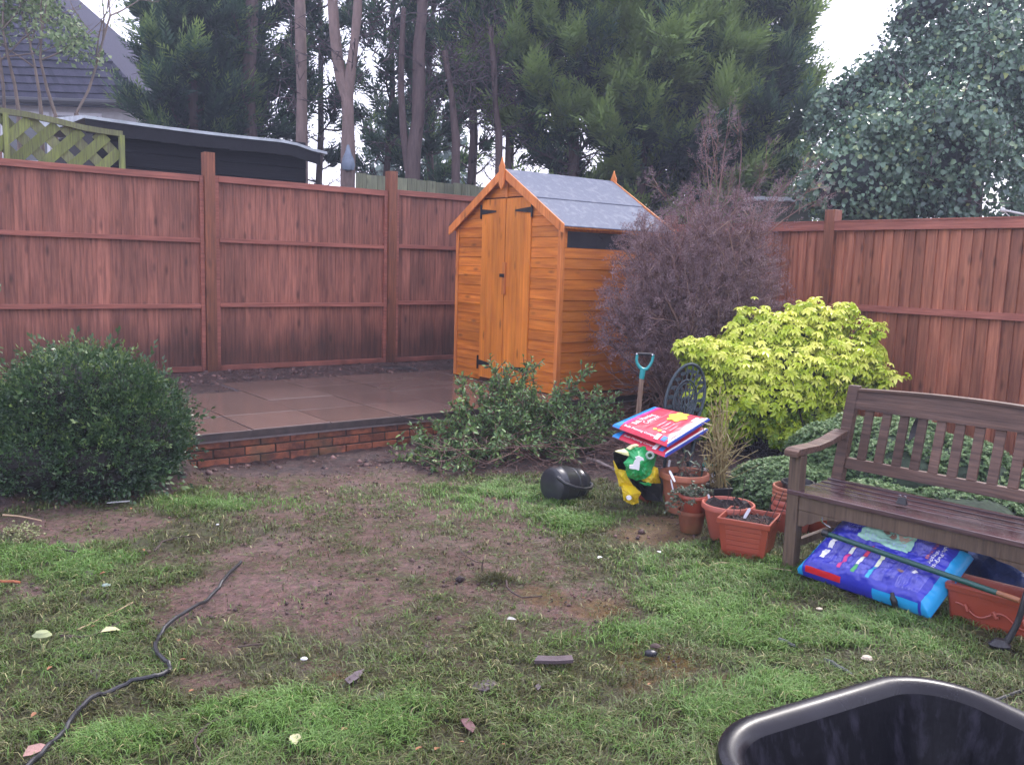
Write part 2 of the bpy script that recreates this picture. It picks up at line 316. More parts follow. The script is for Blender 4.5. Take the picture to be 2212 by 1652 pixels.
def groundmat():
    M = bpy.data.materials.new('lawn_and_mud'); M.use_nodes = True; n = M.node_tree.nodes; L = M.node_tree.links; b = n['Principled BSDF']
    tc = n.new('ShaderNodeTexCoord')
    def noise(s, d=6, r=.6): q = n.new('ShaderNodeTexNoise'); q.inputs['Scale'].default_value = s; q.inputs['Detail'].default_value = d; q.inputs['Roughness'].default_value = r; L.new(tc.outputs['Object'], q.inputs['Vector']); return q.outputs[0]
    def ramp(src, els):
        q = n.new('ShaderNodeValToRGB'); e = q.color_ramp.elements; e[0].position, e[0].color = els[0][0], (*els[0][1], 1); e[1].position, e[1].color = els[-1][0], (*els[-1][1], 1)
        for p_, c in els[1:-1]: z = e.new(p_); z.color = (*c, 1)
        L.new(src, q.inputs[0]); return q.outputs[0]
    def mix(f, a, c): q = n.new('ShaderNodeMix'); q.data_type = 'RGBA'; L.new(f, q.inputs[0]); L.new(a, q.inputs['A']); L.new(c, q.inputs['B']); return q.outputs['Result']
    def attr(nm): q = n.new('ShaderNodeAttribute'); q.attribute_name = nm; return q.outputs['Fac']
    mudc = ramp(noise(15, 10, .78), [(.34, (.045, .026, .028)), (.41, (.15, .080, .078)), (.53, (.28, .150, .142)), (.68, (.34, .18, .145))])
    th = ramp(noise(26, 8, .75), [(.3, (.03, .028, .014)), (.5, (.085, .078, .034)), (.6, (.135, .115, .06)), (.72, (.07, .10, .03))])
    bedc = ramp(noise(14, 8, .8), [(.36, (.016, .010, .010)), (.5, (.065, .038, .036)), (.66, (.15, .088, .07))])
    sc_ = n.new('ShaderNodeMapRange'); sc_.inputs[1].default_value = .42; sc_.inputs[2].default_value = .58; sc_.inputs[3].default_value = .45; sc_.inputs[4].default_value = 1.0; L.new(noise(34, 8, .8), sc_.inputs[0]); mf = n.new('ShaderNodeMath'); mf.operation = 'MULTIPLY'; L.new(attr('mud'), mf.inputs[0]); L.new(sc_.outputs[0], mf.inputs[1]); g = mix(mf.outputs[0], th, mudc); mo = ramp(noise(30, 8, .8), [(.3, (.05, .03, .01)), (.5, (.17, .10, .03)), (.65, (.24, .17, .035)), (.75, (.10, .13, .02))]); g = mix(attr('moss'), g, mo); g = mix(attr('bed'), g, bedc); L.new(g, b.inputs['Base Color'])
    mr = n.new('ShaderNodeMapRange'); mr.inputs[1].default_value = .35; mr.inputs[2].default_value = .65; mr.inputs[3].default_value = .2; mr.inputs[4].default_value = .6; L.new(noise(3, 4), mr.inputs[0]); L.new(mr.outputs[0], b.inputs['Roughness'])
    bp = n.new('ShaderNodeBump'); bp.inputs['Strength'].default_value = 1.; bp.inputs['Distance'].default_value = .03; L.new(noise(55, 10, .85), bp.inputs['Height']); L.new(bp.outputs[0], b.inputs['Normal'])
    b.inputs['Specular IOR Level'].default_value = .5; return M
tag(link('ground', me, groundmat(), smooth=True), kind='structure')

# ------------------------------------------------------------------ patio
M_slab = mat('wet_slab', (.155, .105, .085), (.115, .078, .066), rough=.16, scale=2.2, bump=.12, bscale=70, tint=.16, rvar=.12, spec=.55, thr=(.2, .8), detail=9)
mb = MB(); SZ = .6; rr = random.Random(5)
for iu in range(-1, 8):
    for iv in range(0, 4):
        u0 = -.19+iu*SZ*1.0+(.0); v0 = -.03+iv*SZ
        if iu >= 4 and iv < 3 and iu > 7: continue
        if iv == 3 and iu < 2: continue
        if iu < 0 and iv > 1: continue
        mb.t = rr.uniform(.1, .9); dz = rr.uniform(-.003, .003); g = .004; c = [(u0+g, v0+g), (u0+SZ-g, v0+g), (u0+SZ-g, v0+SZ-g), (u0+g, v0+SZ-g)]
        b = [W(u, v, .195) for u, v in c]; t = [W(u, v, .25+dz+rr.uniform(-.0006, .0006)) for u, v in c]; mb.hexa(b+t)
tag(mb.build('patio', M_slab, bevel=.004), kind='structure')
M_joint = mat('joint_sand', (.30, .25, .25), (.20, .165, .165), rough=.4, scale=20, bump=.4)
tag(MB().hexa([W(u, v, z) for z in (.18, .242) for u, v in ((-.78, -.02), (4.7, -.02), (4.7, 1.76), (-.78, 1.76))]).hexa([W(u, v, z) for z in (.18, .2415) for u, v in ((1.012, 1.761), (4.7, 1.761), (4.7, 2.36), (1.012, 2.36))]).build('patio_bedding', M_joint), kind='structure')

M_edge = mat('wet_shaded_edge', (.075, .054, .05), (.032, .024, .024), rough=.4, scale=14, bump=.4)
tag(MB().hexa([W(u, v, z) for z in (.197, .2445) for u, v in ((-.79, -.0335), (4.66, -.0335), (4.66, -.0305), (-.79, -.0305))]).build('patio_edge_shade', M_edge), kind='structure')  # added dark strip: shade on the wet slab fronts put into its colour
# ------------------------------------------------------------------ retaining wall: courses of single bricks
M_brick = mat('brick', (.30, .09, .04), (.11, .036, .022), rough=.65, scale=12, bump=.8, tint=.45, c3=(.06, .06, .028), thr=(.38, .6))
M_mortar = mat('dark_mortar', (.055, .04, .032), rough=.9, scale=30, bump=.6)
wl = thing('retaining_wall', 'low red brick wall holding up the paved patio', 'wall', W(0, 0, 0))
mb = MB(); BL, BH, BD = .225, .066, .1
for c in range(4):
    z0 = .194-.066*(c+1)+.0; off = (c % 2)*.1125
    for k in range(-3, 21):
        u0 = -.2+k*BL+off; mb.t = rr.uniform(.05, .95); j = rr.uniform(-.003, .003); q = [(u0+.005, .0+j), (u0+BL-.005, .0+j+rr.uniform(-.002, .002)), (u0+BL-.005, BD), (u0+.005, BD)]
        mb.hexa([W(u, v, z0+.005) for u, v in q]+[W(u, v, z0+BH-.005) for u, v in q])
mb.build('brickwork', M_brick, wl, world=True, bevel=.004)
MB().hexa([W(u, v, z) for z in (-.1, .192) for u, v in ((-.86, .008), (4.66, .008), (4.66, .09), (-.86, .09))]).build('mortar', M_mortar, wl, world=True)

# ================================================================== LEFT FENCE (rear side of close-board panels with rails)
M_fen = wood('fence_boards', (.335, .13, .086), (.165, .060, .042), rough=.62, tint=.2, damp=(.5, .86), scale=8)
M_rail = wood('fence_rails', (.36, .125, .085), (.22, .07, .05), rough=.6, tint=.2, axis='x', knots=False, damp=(.2, .5))
M_post = wood('fence_posts', (.27, .095, .045), (.13, .045, .026), rough=.55, tint=.2, damp=(.2, 1.0))
PB = [(-.96-2.05, -.96), (-.96, 1.09), (1.09, 3.14), (3.14, 5.19)]
ztop = onplane(437, 379, v=FV)[2]; zr1 = onplane(440, 520, v=FV)[2]; zr2 = onplane(440, 661, v=FV)[2]; zpt = onplane(457, 331, v=FV)[2]
print('fence z', ztop, zr1, zr2, zpt)
fl = thing('panel_fence', 'long reddish brown fence of three railed panels behind the patio', 'fence', W(1.09, FV, .28), math.atan2(U[1], U[0]))
for u in (-.96, 1.09, 3.14, 5.19):
    mb = MB(); mb.t = .5; mb.hexa([W(u+a, FV+b, z) for z in (.1, zpt) for a, b in ((-.052, -.06), (.052, -.06), (.052, .045), (-.052, .045))]); mb.build('post', M_post, fl, world=True, bevel=.004)
for (a, b), dz in zip(PB, (.02, 0, .01, .03)):
    a += .055; b -= .055; zt = ztop+dz; mb = MB(); x = a; k = 0
    while x < b-.02:
        wd = min(rr.uniform(.095, .125), b-x); mb.t = rr.uniform(0, 1); e = .012 if k % 2 else 0
        mb.hexa([W(x, FV+.012, .3), W(x+wd, FV+.016, .3), W(x+wd, FV+.03, .3), W(x, FV+.03, .3), W(x, FV+.012, zt), W(x+wd, FV+.016, zt), W(x+wd, FV+.03, zt), W(x, FV+.03, zt)]); x += wd+.0004; k += 1
    pn = mb.build('panel', M_fen, fl, world=True)
    for nm, z, hh in (('rail', zr1+dz, .042), ('rail', zr2+dz, .042), ('bottom_rail', .335, .05), ('top_rail', zt-.035, .06)):
        mb = MB(); mb.t = rr.uniform(.3, .8); mb.hexa([W(p, q, s) for s in (z-hh/2, z+hh/2) for p, q in ((a+.04, FV-.03), (b-.04, FV-.03), (b-.04, FV+.0105), (a+.04, FV+.0105))]); mb.build(nm, M_rail, pn, world=True, bevel=.002)
    for s in (a, b-.038):
        mb = MB(); mb.t = .4; mb.hexa([W(p, q, z) for z in (.31, zt-.006) for p, q in ((s, FV-.033), (s+.038, FV-.033), (s+.038, FV+.0115), (s, FV+.0115))]); mb.build('side_batten', M_rail, pn, world=True, bevel=.002)

# ================================================================== RIGHT FENCE (front side, overlapping upright boards)
zR = onplane(1900, 481, u=RU)[2]; zRm = onplane(1900, 667, u=RU)[2]; zRp = onplane(1797, 454, u=RU)[2]; vP = uv(onplane(1790, 600, u=RU))[1]
print('right fence', zR, zRm, zRp, vP)
fr = thing('closeboard_fence', 'reddish brown fence of overlapping upright boards behind the bench', 'fence', W(RU, vP, 0), math.atan2(-V[1], -V[0]))
M_fr = wood('closeboards', (.42, .165, .092), (.24, .085, .052), rough=.6, tint=.3, damp=(-.2, .25), scale=7)
for k in range(-1, 3):
    v = vP-k*2.0; mb = MB(); mb.t = .6; mb.hexa([W(RU+a, v+b, z) for z in (-.1, zRp) for a, b in ((-.06, -.052), (.06, -.052), (.06, .052), (-.06, .052))]); mb.build('post', M_post, fr, world=True, bevel=.004)
    a, b = v-2.0+.055, v-.055; mb = MB(); x = b
    while x > a+.02:
        wd = min(rr.uniform(.088, .1), x-a); mb.t = rr.uniform(0, 1)
        p = [(RU-.008, x), (RU-.026, x-wd), (RU-.004, x-wd), (RU+.0, x)]
        mb.hexa([W(*q, .08) for q in p]+[W(*q, zR-.005) for q in p]); x -= wd
    pn = mb.build('panel', M_fr, fr, world=True)
    for nm, z, hh in (('rail', zRm, .055), ('top_rail', zR-.03, .075), ('gravel_board', .02, .14)):
        mb = MB(); mb.t = .7; mb.hexa([W(p, q, s) for s in (z-hh/2, z+hh/2) for p, q in ((RU-.058, a), (RU+.02, a), (RU+.02, b), (RU-.058, b))]); mb.build(nm, M_rail, pn, world=True, bevel=.002)
    mb = MB(); mb.t = .6; mb.hexa([W(p, q, s) for s in (zR+.009, zR+.022) for p, q in ((RU-.064, a), (RU+.03, a), (RU+.03, b), (RU-.064, b))]); mb.build('capping', M_rail, pn, world=True)

# ------------------------------------------------------------------ weathered fence beyond
M_old = wood('green_weathered_boards', (.19, .20, .12), (.10, .11, .075), rough=.8, tint=.35, axis='z')
ob = thing('weathered_fence', 'weathered grey green board fence showing above the reddish fence near the shed', 'fence', W(3, FV+1.2, .2), math.atan2(U[1], U[0]))
zo = onplane(765, 371, v=FV+1.2)[2]; mb = MB(); x = uv(onplane(770, 400, v=FV+1.2))[0]
while x < 11:
    wd = rr.uniform(.13, .16); mb.t = rr.uniform(0, 1); mb.hexa([W(p, q, z) for z in (.1, zo+rr.uniform(-.012, .012)-.012*(x-2.5)) for p, q in ((x, FV+1.2), (x+wd-.006, FV+1.2), (x+wd-.006, FV+1.22), (x, FV+1.22))]); x += wd
mb.build('boards', M_old, ob, world=True)
mb = MB(); mb.hexa([W(p, q, z) for z in (.6, .68) for p, q in ((2.4, FV+1.23), (11, FV+1.23), (11, FV+1.28), (2.4, FV+1.28))]); mb.build('rail', M_old, ob, world=True)

# ------------------------------------------------------------------ neighbour's lattice panel
M_lat = wood('mossy_lattice', (.22, .26, .07), (.12, .13, .06), rough=.8, tint=.35, axis='z', knots=False, scale=14)
M_latb = wood('mossy_frame', (.20, .22, .09), (.13, .13, .075), rough=.8, tint=.25, axis='z', knots=False, scale=14)
LV = FV+.16
la = thing('lattice_fence_panel', 'mossy lattice fence panel with a curved top behind the left fence', 'fence', W(-1, LV, .3))
topc = [onplane(x, y, v=LV) for x, y in ((-60, 228), (0, 240), (60, 249), (120, 262), (180, 277), (225, 285), (263, 290))]
ub = [uv(q)[0] for q in topc]; zb = [q[2] for q in topc]; zlow = 1.55; uL, uR = ub[0], ub[-1]
ztopf = lambda u: float(np.interp(u, ub, zb))
for sgn, vo in ((1, 0.0), (-1, .014)):
    mb = MB(); c = uL-2.5
    while c < uR+2.5:
        pts = [];    # slat centre line: z = zlow + sgn*(u-c)
        us = [u for u in np.linspace(uL+.02, uR-.03, 160) if zlow <= zlow+sgn*(u-c) <= ztopf(u)-.03] if sgn > 0 else [u for u in np.linspace(uL+.02, uR-.03, 160) if zlow <= zlow+(c-u) <= ztopf(u)-.03]
        if len(us) > 4:
            mb.t = rr.uniform(.1, 1); a, b = us[0], us[-1]; za, zb_ = zlow+abs(a-c), zlow+abs(b-c)
            mb.beam(W(a, LV+vo, za), W(b, LV+vo, zb_), .09, .012, up=V)
        c += .235 if sgn > 0 else .235
    # wide slats lie flat against the panel plane
    mb.build('slat_layer', M_lat if sgn > 0 else M_latb, la, world=True)
mb = MB()
for i in range(len(topc)-1): mb.beam(topc[i]-V*.012, topc[i+1]-V*.012, .05, .045, up=V)
mb.build('top_rail', M_latb, la, world=True)
for px in (13, 262):
    q = onplane(px, 300, v=LV); uu = uv(q)[0]; mb = MB(); mb.t = .8; mb.hexa([W(uu+a, LV+b, z) for z in (.25, ztopf(uu)+(-.012)) for a, b in ((-.022, -.035), (.022, -.035), (.022, .02), (-.022, .02))]); mb.build('upright', M_lat, la, world=True)

# ------------------------------------------------------------------ black shed next door
BV = FV+1.0
M_blk = wood('black_shiplap', (.010, .009, .014), (.006, .005, .009), spec=.2, rough=.7, tint=.3, axis='x', knots=False)
M_felt = mat('pale_felt', (.50, .56, .58), (.30, .34, .36), rough=.6, scale=8, bump=.3)
M_feltd = mat('dark_felt_edge', (.014, .014, .018), (.008, .008, .011), spec=.2, rough=.7, scale=12, bump=.3)
bs = thing('black_outbuilding', 'black timber outbuilding with a flat pale felt roof beyond the left fence', 'shed', W(0, BV, .2), math.atan2(U[1], U[0]))
u1 = uv(onplane(200, 300, v=BV))[0]; u2 = uv(onplane(660, 350, v=BV))[0]; zt = onplane(640, 318, v=BV)[2]; print('blackshed', u1, u2, zt)
mb = MB(); z = .1; k = 0
while z < zt-.02:
    mb.t = rr.uniform(.1, .9); mb.hexa([W(u1, BV-.018, z), W(u2, BV-.018, z), W(u2, BV+.02, z), W(u1, BV+.02, z), W(u1, BV-.004, z+.148), W(u2, BV-.004, z+.148), W(u2, BV+.02, z+.148), W(u1, BV+.02, z+.148)]); z += .15
for (a, b, c, d) in ((u1, BV+.02, u1+.03, BV+2), (u2-.03, BV+.02, u2, BV+2), (u1, BV+1.98, u2, BV+2.02)): mb.hexa([W(p, q, s) for s in (.1, zt) for p, q in ((a, b), (c, b), (c, d), (a, d))])
mb.build('wall', M_blk, bs, world=True)
mb = MB(); mb.t = .5; n_ = 14
for i in range(n_):   # slightly sagging flat roof
    a = u1-.12+(u2+.18-u1+.12)*i/n_; b = u1-.12+(u2+.18-u1+.12)*(i+1)/n_; f = lambda s: zt+.02-.05*sin(pi*(s-u1+.12)/(u2-u1+.3))*.4-.09*sst(u2-.35, u2+.18, s)
    mb.hexa([W(a, BV-.2, f(a)), W(b, BV-.2, f(b)), W(b, BV+2.1, f(b)+.06), W(a, BV+2.1, f(a)+.06), W(a, BV-.2, f(a)+.03), W(b, BV-.2, f(b)+.03), W(b, BV+2.1, f(b)+.24), W(a, BV+2.1, f(a)+.24)])
mb.build('roof', M_felt, bs, world=True)
mb = MB()
for i in range(n_):
    a = u1-.1+(u2+.1-u1+.1)*i/n_; b = u1-.1+(u2+.1-u1+.1)*(i+1)/n_; j = rr.uniform(0, .012); f = lambda s: zt+.02-.05*sin(pi*(s-u1+.12)/(u2-u1+.3))*.4-.09*sst(u2-.35, u2+.18, s)
    mb.hexa([W(a, BV-.185, f(a)-.13-j), W(b, BV-.185, f(b)-.13), W(b, BV-.165, f(b)-.13), W(a, BV-.165, f(a)-.13-j), W(a, BV-.185, f(a)-.002), W(b, BV-.185, f(b)-.002), W(b, BV-.165, f(b)-.002), W(a, BV-.165, f(a)-.002)])
mb.build('fascia', M_feltd, bs, world=True)

# ------------------------------------------------------------------ neighbour's house
M_tile = mat('slate_tiles', (.055, .054, .080), (.030, .029, .045), spec=.08, rough=.95, scale=22, bump=.7, tint=.3)
M_rend = mat('pale_render', (.55, .55, .55), (.42, .42, .42), rough=.8, scale=6, bump=.2)
M_bri2 = mat('house_brick', (.28, .13, .09), (.17, .08, .06), rough=.8, scale=14, bump=.3, stretch=(1, 1, 3))
hs_ = thing('brick_house', 'neighbouring house with a steep grey slate roof at the far left', 'house', D(60, 260, 20))
e0 = D(-420, 168, 20); e1 = D(325, 226, 20); ridge = D(-420, -330, 23); hip = D(95, -25, 23)
er = norm((e1-e0)*np.array([1, 1, 0])); back = np.array([-er[1], er[0], 0]); ez = e1[2]
e0[2] = ez; ridge = e0+back*3.5; ridge[2] = ez+5.2; hipq = e1-er*5.7+back*3.5; hipq[2] = ez+5.2
mb = MB(); NR = 26; L0 = np.linalg.norm(e1-e0)
for i in range(NR):       # courses of tiles, each a little proud of the one above
    f0, f1 = i/NR, (i+1)/NR; pa = e0+(ridge-e0)*f0; pb = e1+(hipq-e1)*f0; pc = e1+(hipq-e1)*f1; pd = e0+(ridge-e0)*f1; n_ = 60
    for k in range(n_):
        g0, g1 = k/n_, (k+1)/n_; mb.t = rr.random(); q = [pa+(pb-pa)*g0, pa+(pb-pa)*g1, pd+(pc-pd)*g1, pd+(pc-pd)*g0]
        lift = -back*.04+np.array([0, 0, .03]); mb.hexa([q[0], q[1], q[2], q[3], q[0]+lift, q[1]+lift, q[2]+lift*.2, q[3]+lift*.2])
mb.build('roof', M_tile, hs_, world=True)
mb = MB(); mb.add([e1, e1+back*7, hipq], [(0, 1, 2)]); mb.add([hipq, ridge, ridge+back*3.5-np.array([0, 0, 5.2]), e1+back*7], [(0, 1, 2, 3)]); mb.build('rear_roof', M_tile, hs_, world=True)
b0 = e0+back*.35; b1 = e1-er*.45+back*.35; bk = back*6.3
def wallbox(a, b, z0, z1, th=.25):
    return [np.array([*(q)[:2], z]) for z in (z0, z1) for q in (a, b, b+back*th, a+back*th)]
MB().hexa(wallbox(b0, b1, ez-1.0, ez-.05)).build('rendered_wall', M_rend, hs_, world=True)
MB().hexa(wallbox(b0, b1, .1, ez-1.003)).hexa([np.array([*(q)[:2], z]) for z in (.1, ez-.05) for q in (b1-er*.25+back*.26, b1+back*.26, b1+bk, b1-er*.25+bk)]).build('brick_wall', M_bri2, hs_, world=True)
M_gut = mat('dark_gutter', (.03, .03, .035), rough=.4, bump=0); MB().tube([e0-back*.07, e1-back*.07], .07, 8).build('gutter', M_gut, hs_, world=True)
M_gls = mat('dark_window_glass', (.03, .035, .04), (.02, .022, .03), rough=.08, bump=0, spec=.8)
M_wht = mat('white_paint', (.75, .76, .78), (.66, .67, .7), rough=.4, bump=0)
for px in (35, 150):
    c = D(px, 232, 20); s = (c-b0)@er; c = b0+er*s; c[2] = ez-.78
    wn = MB().hexa([c+er*a-back*q+np.array([0, 0, z]) for z in (-.55, .6) for a, q in ((-.55, .02), (.55, .02), (.55, -.05), (-.55, -.05))]).build('window', M_wht, hs_, world=True)
    MB().hexa([c+er*a-back*q+np.array([0, 0, z]) for z in (-.48, .53) for a, q in ((-.48, .028), (.48, .028), (.48, .018), (-.48, .018))]).build('pane', M_gls, wn, world=True)

# ------------------------------------------------------------------ low green hut behind the bush
M_hut = wood('green_hut_boards', (.085, .10, .075), (.05, .06, .045), rough=.8, tint=.2, axis='x', knots=False)
ht = thing('garden_hut', 'low dull green hut with a pale roof edge behind the bare bush', 'hut', D(1700, 500, 12.5))
a = D(1630, 445, 12.5); b = D(1752, 448, 12.5); z1 = D(1690, 436, 12.5)[2]
MB().hexa([np.array([x, y, z]) for z in (.2, z1) for x, y in ((a[0], 12.5), (b[0], 12.5), (b[0], 14.3), (a[0], 14.3))]).build('wall', M_hut, ht, world=True)
mb = MB(); n_ = 10
for i in range(n_):
    x0 = a[0]-.06+(b[0]-a[0]+.12)*i/n_; x1 = x0+(b[0]-a[0]+.12)/n_; mb.hexa([(x, y, z+(.05 if y > 13 else 0)+.012*(i % 2)) for z in (z1, z1+.05) for x, y in ((x0, 12.42), (x1, 12.42), (x1, 14.4), (x0, 14.4))])
mb.build('roof', M_felt, ht, world=True)

# ================================================================== ORANGE SHED
SU, S0, S1 = 3.455, .25, 1.93; ZF = .262; WD = S1-S0; LEN = 1.36
def S(x, y, z): return W(SU+y, S1-x, ZF+z)          # x along the front from the left, y into the shed, z up
zE = onplane(1206, 482, u=SU)[2]-ZF; zA = onplane(1090, 375, u=SU)[2]-ZF; print('shed', zE, zA, onplane(1206, 482, u=SU)-O)
M_or = wood('orange_cladding', (.66, .215, .026), (.44, .112, .012), rough=.5, tint=.2, axis='x', scale=6, bump=.2)
M_or2 = wood('orange_side_cladding', (.62, .205, .028), (.46, .12, .014), rough=.5, tint=.2, axis='y', scale=6, bump=.15)
M_orv = wood('orange_door_boards', (.70, .24, .03), (.55, .16, .02), rough=.5, tint=.1, axis='z', scale=6, bump=.15)
M_orl = wood('orange_trim', (.68, .24, .06), (.50, .14, .03), rough=.5, tint=.12, axis='z', scale=8, bump=.15)
M_iron = mat('black_iron', (.012, .012, .014), rough=.45, bump=.1)
sh = thing('garden_shed', 'orange stained timber garden shed with double doors and grey felt roof', 'shed', S(WD/2, LEN/2, 0), math.atan2(-V[1], -V[0]))
def sbox(mb, x0, y0, z0, x1, y1, z1): return mb.hexa([S(x, y, z) for z in (z0, z1) for x, y in ((x0, y0), (x1, y0), (x1, y1), (x0, y1))])
roofz = lambda x: zE+(zA-zE)*(1-abs(x-WD/2)/(WD/2))
DX0, DX1, DZ = .45, 1.25, 1.80
dzt = onplane(1088, 428, u=SU)[2]-ZF; DZ = dzt
mb = MB(); z = 0; bh = .098           # front cladding either side of the doors and the gable above
while z < zA:
    z1 = min(z+bh, zA); mb.t = rr.uniform(.1, .95)
    for side in (0, 1):
        xa, xb = (0, WD/2) if side == 0 else (WD/2, WD)
        if z < DZ-.02: xa, xb = (0, DX0-.004) if side == 0 else (DX1+.004, WD)
        lo = (xa, xb); za_, zb2 = z, z1-.003
        def lim(zz): # widest x range under roof at height zz
            if zz <= zE: return 0, WD
            q = (zz-zE)/(zA-zE)*WD/2; return q, WD-q
        l0, r0 = lim(za_); l1, r1 = lim(zb2); p = [max(xa, l0), min(xb, r0), min(xb, r1), max(xa, l1)]
        if p[1]-p[0] < .01: continue
        p[2] = max(p[2], p[3]+.001)
        mb.t = rr.uniform(.1, .95); mb.hexa([S(p[0], -.014, za_), S(p[1], -.014, za_), S(p[1], .004, za_), S(p[0], .004, za_), S(p[3], -.007, zb2), S(p[2], -.007, zb2), S(p[2], .004, zb2), S(p[3], .004, zb2)])
    z += bh
# side walls
mb.m = 1
WZ0, WZ1 = zE-.265, zE-.07
z = 0
while z < zE-.005:
    z1 = min(z+bh, zE); mb.t = rr.uniform(.2, .8)
    for x0, x1, s in ((WD-.004, WD+.012, 1), (-.012, .004, -1)):
        if s == 1 and z+bh/2 > WZ0: z += 0; continue
        o_ = .012*s; xs_ = WD if s == 1 else 0
        mb.t = rr.uniform(.2, .85); ya, yb = .0, LEN
        mb.hexa([S(xs_, ya, z), S(xs_+o_, ya, z), S(xs_+o_, yb, z), S(xs_, yb, z), S(xs_, ya, z1-.003), S(xs_+o_*.4, ya, z1-.003), S(xs_+o_*.4, yb, z1-.003), S(xs_, yb, z1-.003)])
    z += bh
kz = math.floor(WZ0/bh+.5)*bh; WZ0 = kz
sbox(mb, 0, LEN-.01, 0, WD, LEN, zE); mb.add([S(0, LEN, zE), S(WD, LEN, zE), S(WD/2, LEN, zA)], [(0, 1, 2)])
mb.build('wall', [M_or, M_or2], sh, world=True)
mb = MB(); mb.t = .5; sbox(mb, WD-.02, .0, WZ1, WD+.012, LEN, zE+.0); sbox(mb, WD-.02, .0, WZ0, WD+.012, .06, WZ1-.001); sbox(mb, WD-.02, LEN-.06, WZ0, WD+.012, LEN, WZ1-.001); pass
fm = mb.build('window_frame', M_or, sh, world=True)
MB().hexa([S(x, y, z) for z in (WZ0, WZ1) for x, y in ((WD-.012, .06), (WD-.006, .06), (WD-.006, LEN-.06), (WD-.012, LEN-.06))]).build('window_pane', M_gls, sh, world=True)
# doors
MX = (DX0+DX1)/2
for i, (a, b) in enumerate(((DX0, MX-.006), (MX+.006, DX1))):
    mb = MB(); nb = 4
    for k in range(nb):
        x0 = a+(b-a)*k/nb; x1 = a+(b-a)*(k+1)/nb; mb.t = rr.uniform(.2, .8); sbox(mb, x0+.0008, -.024, .03, x1-.0008, -.004, DZ-.008)
    dr = mb.build('door', M_orv, sh, world=True, bevel=.0015)
    hx = a if i == 0 else b; sg = 1 if i == 0 else -1
    for hz in (DZ-.13, .18):
        mb = MB(); sbox(mb, min(hx-sg*.025, hx-sg*.005), -.034, hz-.07, max(hx-sg*.025, hx-sg*.005), -.0245, hz+.07)
        mb.prism([S(hx-sg*.005, -.0245, hz-.028), S(hx+sg*.24, -.0245, hz-.008), S(hx+sg*.24, -.0245, hz+.008), S(hx-sg*.005, -.0245, hz+.028)], -U*.008); mb.build('hinge', M_iron, dr, world=True)
    if i == 1:
        mb = MB(); mb.t = .2; sbox(mb, MX-.012, -.045, .90, MX+.035, -.0245, 1.22); mb.build('door_handle', M_orl, dr, world=True, bevel=.003)
        mb = MB(); mb.beam(S(MX-.03, -.052, 1.09), S(MX+.03, -.052, 1.09), .02, .035); mb.build('latch', M_iron, dr, world=True)
M_dark = mat('shed_inside', (.10, .025, .008), rough=.9, bump=0)
mb = MB(); sbox(mb, MX-.007, -.012, .03, MX+.007, -.002, DZ); sbox(mb, DX0, -.003, .0, DX1, .004, DZ+.01); mb.build('door_backing', M_dark, sh, world=True)
mb = MB(); mb.t = .3; sbox(mb, MX-.018, -.024, DZ+.002, MX+.018, -.0145, zA-.03); mb.build('gable_strip', M_orl, sh, world=True)
for x0, y0 in ((-.022, -.024), (WD-.022, -.024)):
    mb = MB(); mb.t = .5; sbox(mb, x0, y0, 0, x0+.044, y0+.01, zE-.02); sbox(mb, x0 if x0 < 0 else WD+.0125, y0+.0105, 0, (x0+.0095) if x0 < 0 else WD+.022, .03, zE-.02); mb.build('corner_trim', M_orl, sh, world=True, bevel=.002)
sbm = MB(); sbox(sbm, .02, .02, -.012, WD-.02, LEN-.02, 0); sbm.build('floor', M_dark, sh, world=True)
# roof
M_rf = mat('grey_roof_felt', (.16, .178, .225), (.12, .135, .175), rough=.9, scale=60, bump=.35, c3=(.20, .215, .25))
sl_ = (zA-zE)/(WD/2); OVX = .09; OVY = .055
for sg in (-1, 1):
    mb = MB(); X = lambda t: WD/2+sg*t; rz = lambda t, h: zA+.02-sl_*t+h
    T = WD/2+OVX
    for (t0, t1, h) in ((0, T*.52, .010), (T*.45, T, .0)):
        n_ = 6
        for i in range(n_):
            ta, tb = t0+(t1-t0)*i/n_, t0+(t1-t0)*(i+1)/n_
            mb.hexa([S(X(ta), -OVY, rz(ta, h)), S(X(tb), -OVY, rz(tb, h)), S(X(tb), LEN+OVY, rz(tb, h)), S(X(ta), LEN+OVY, rz(ta, h)), S(X(ta), -OVY, rz(ta, h+.008)), S(X(tb), -OVY, rz(tb, h+.008)), S(X(tb), LEN+OVY, rz(tb, h+.008)), S(X(ta), LEN+OVY, rz(ta, h+.008))])
    ro = mb.build('roof', M_rf, sh, world=True)
    mb = MB(); mb.t = .4; mb.hexa([S(X(0), -OVY+.01, rz(0, -.022)), S(X(T-.01), -OVY+.01, rz(T-.01, -.022)), S(X(T-.01), LEN+OVY-.01, rz(T-.01, -.022)), S(X(0), LEN+OVY-.01, rz(0, -.022)), S(X(0), -OVY+.01, rz(0, -.002)), S(X(T-.01), -OVY+.01, rz(T-.01, -.002)), S(X(T-.01), LEN+OVY-.01, rz(T-.01, -.002)), S(X(0), LEN+OVY-.01, rz(0, -.002))]); mb.build('roof_boards', M_or, ro, world=True)
    for y0, nm in ((-OVY-.016, 'bargeboard'), (LEN+OVY+.002, 'bargeboard')):
        mb = MB(); mb.t = .8; poly = [S(X(.0), y0, rz(0, .03)), S(X(T+.012), y0, rz(T+.012, .03)), S(X(T+.012), y0, rz(T+.012, -.055)), S(X(T-.05), y0, rz(T-.05, -.068)), S(X(0), y0, rz(0, -.065))]
        mb.prism(poly, U*.014); mb.build(nm, M_orl, sh, world=True, bevel=.002)
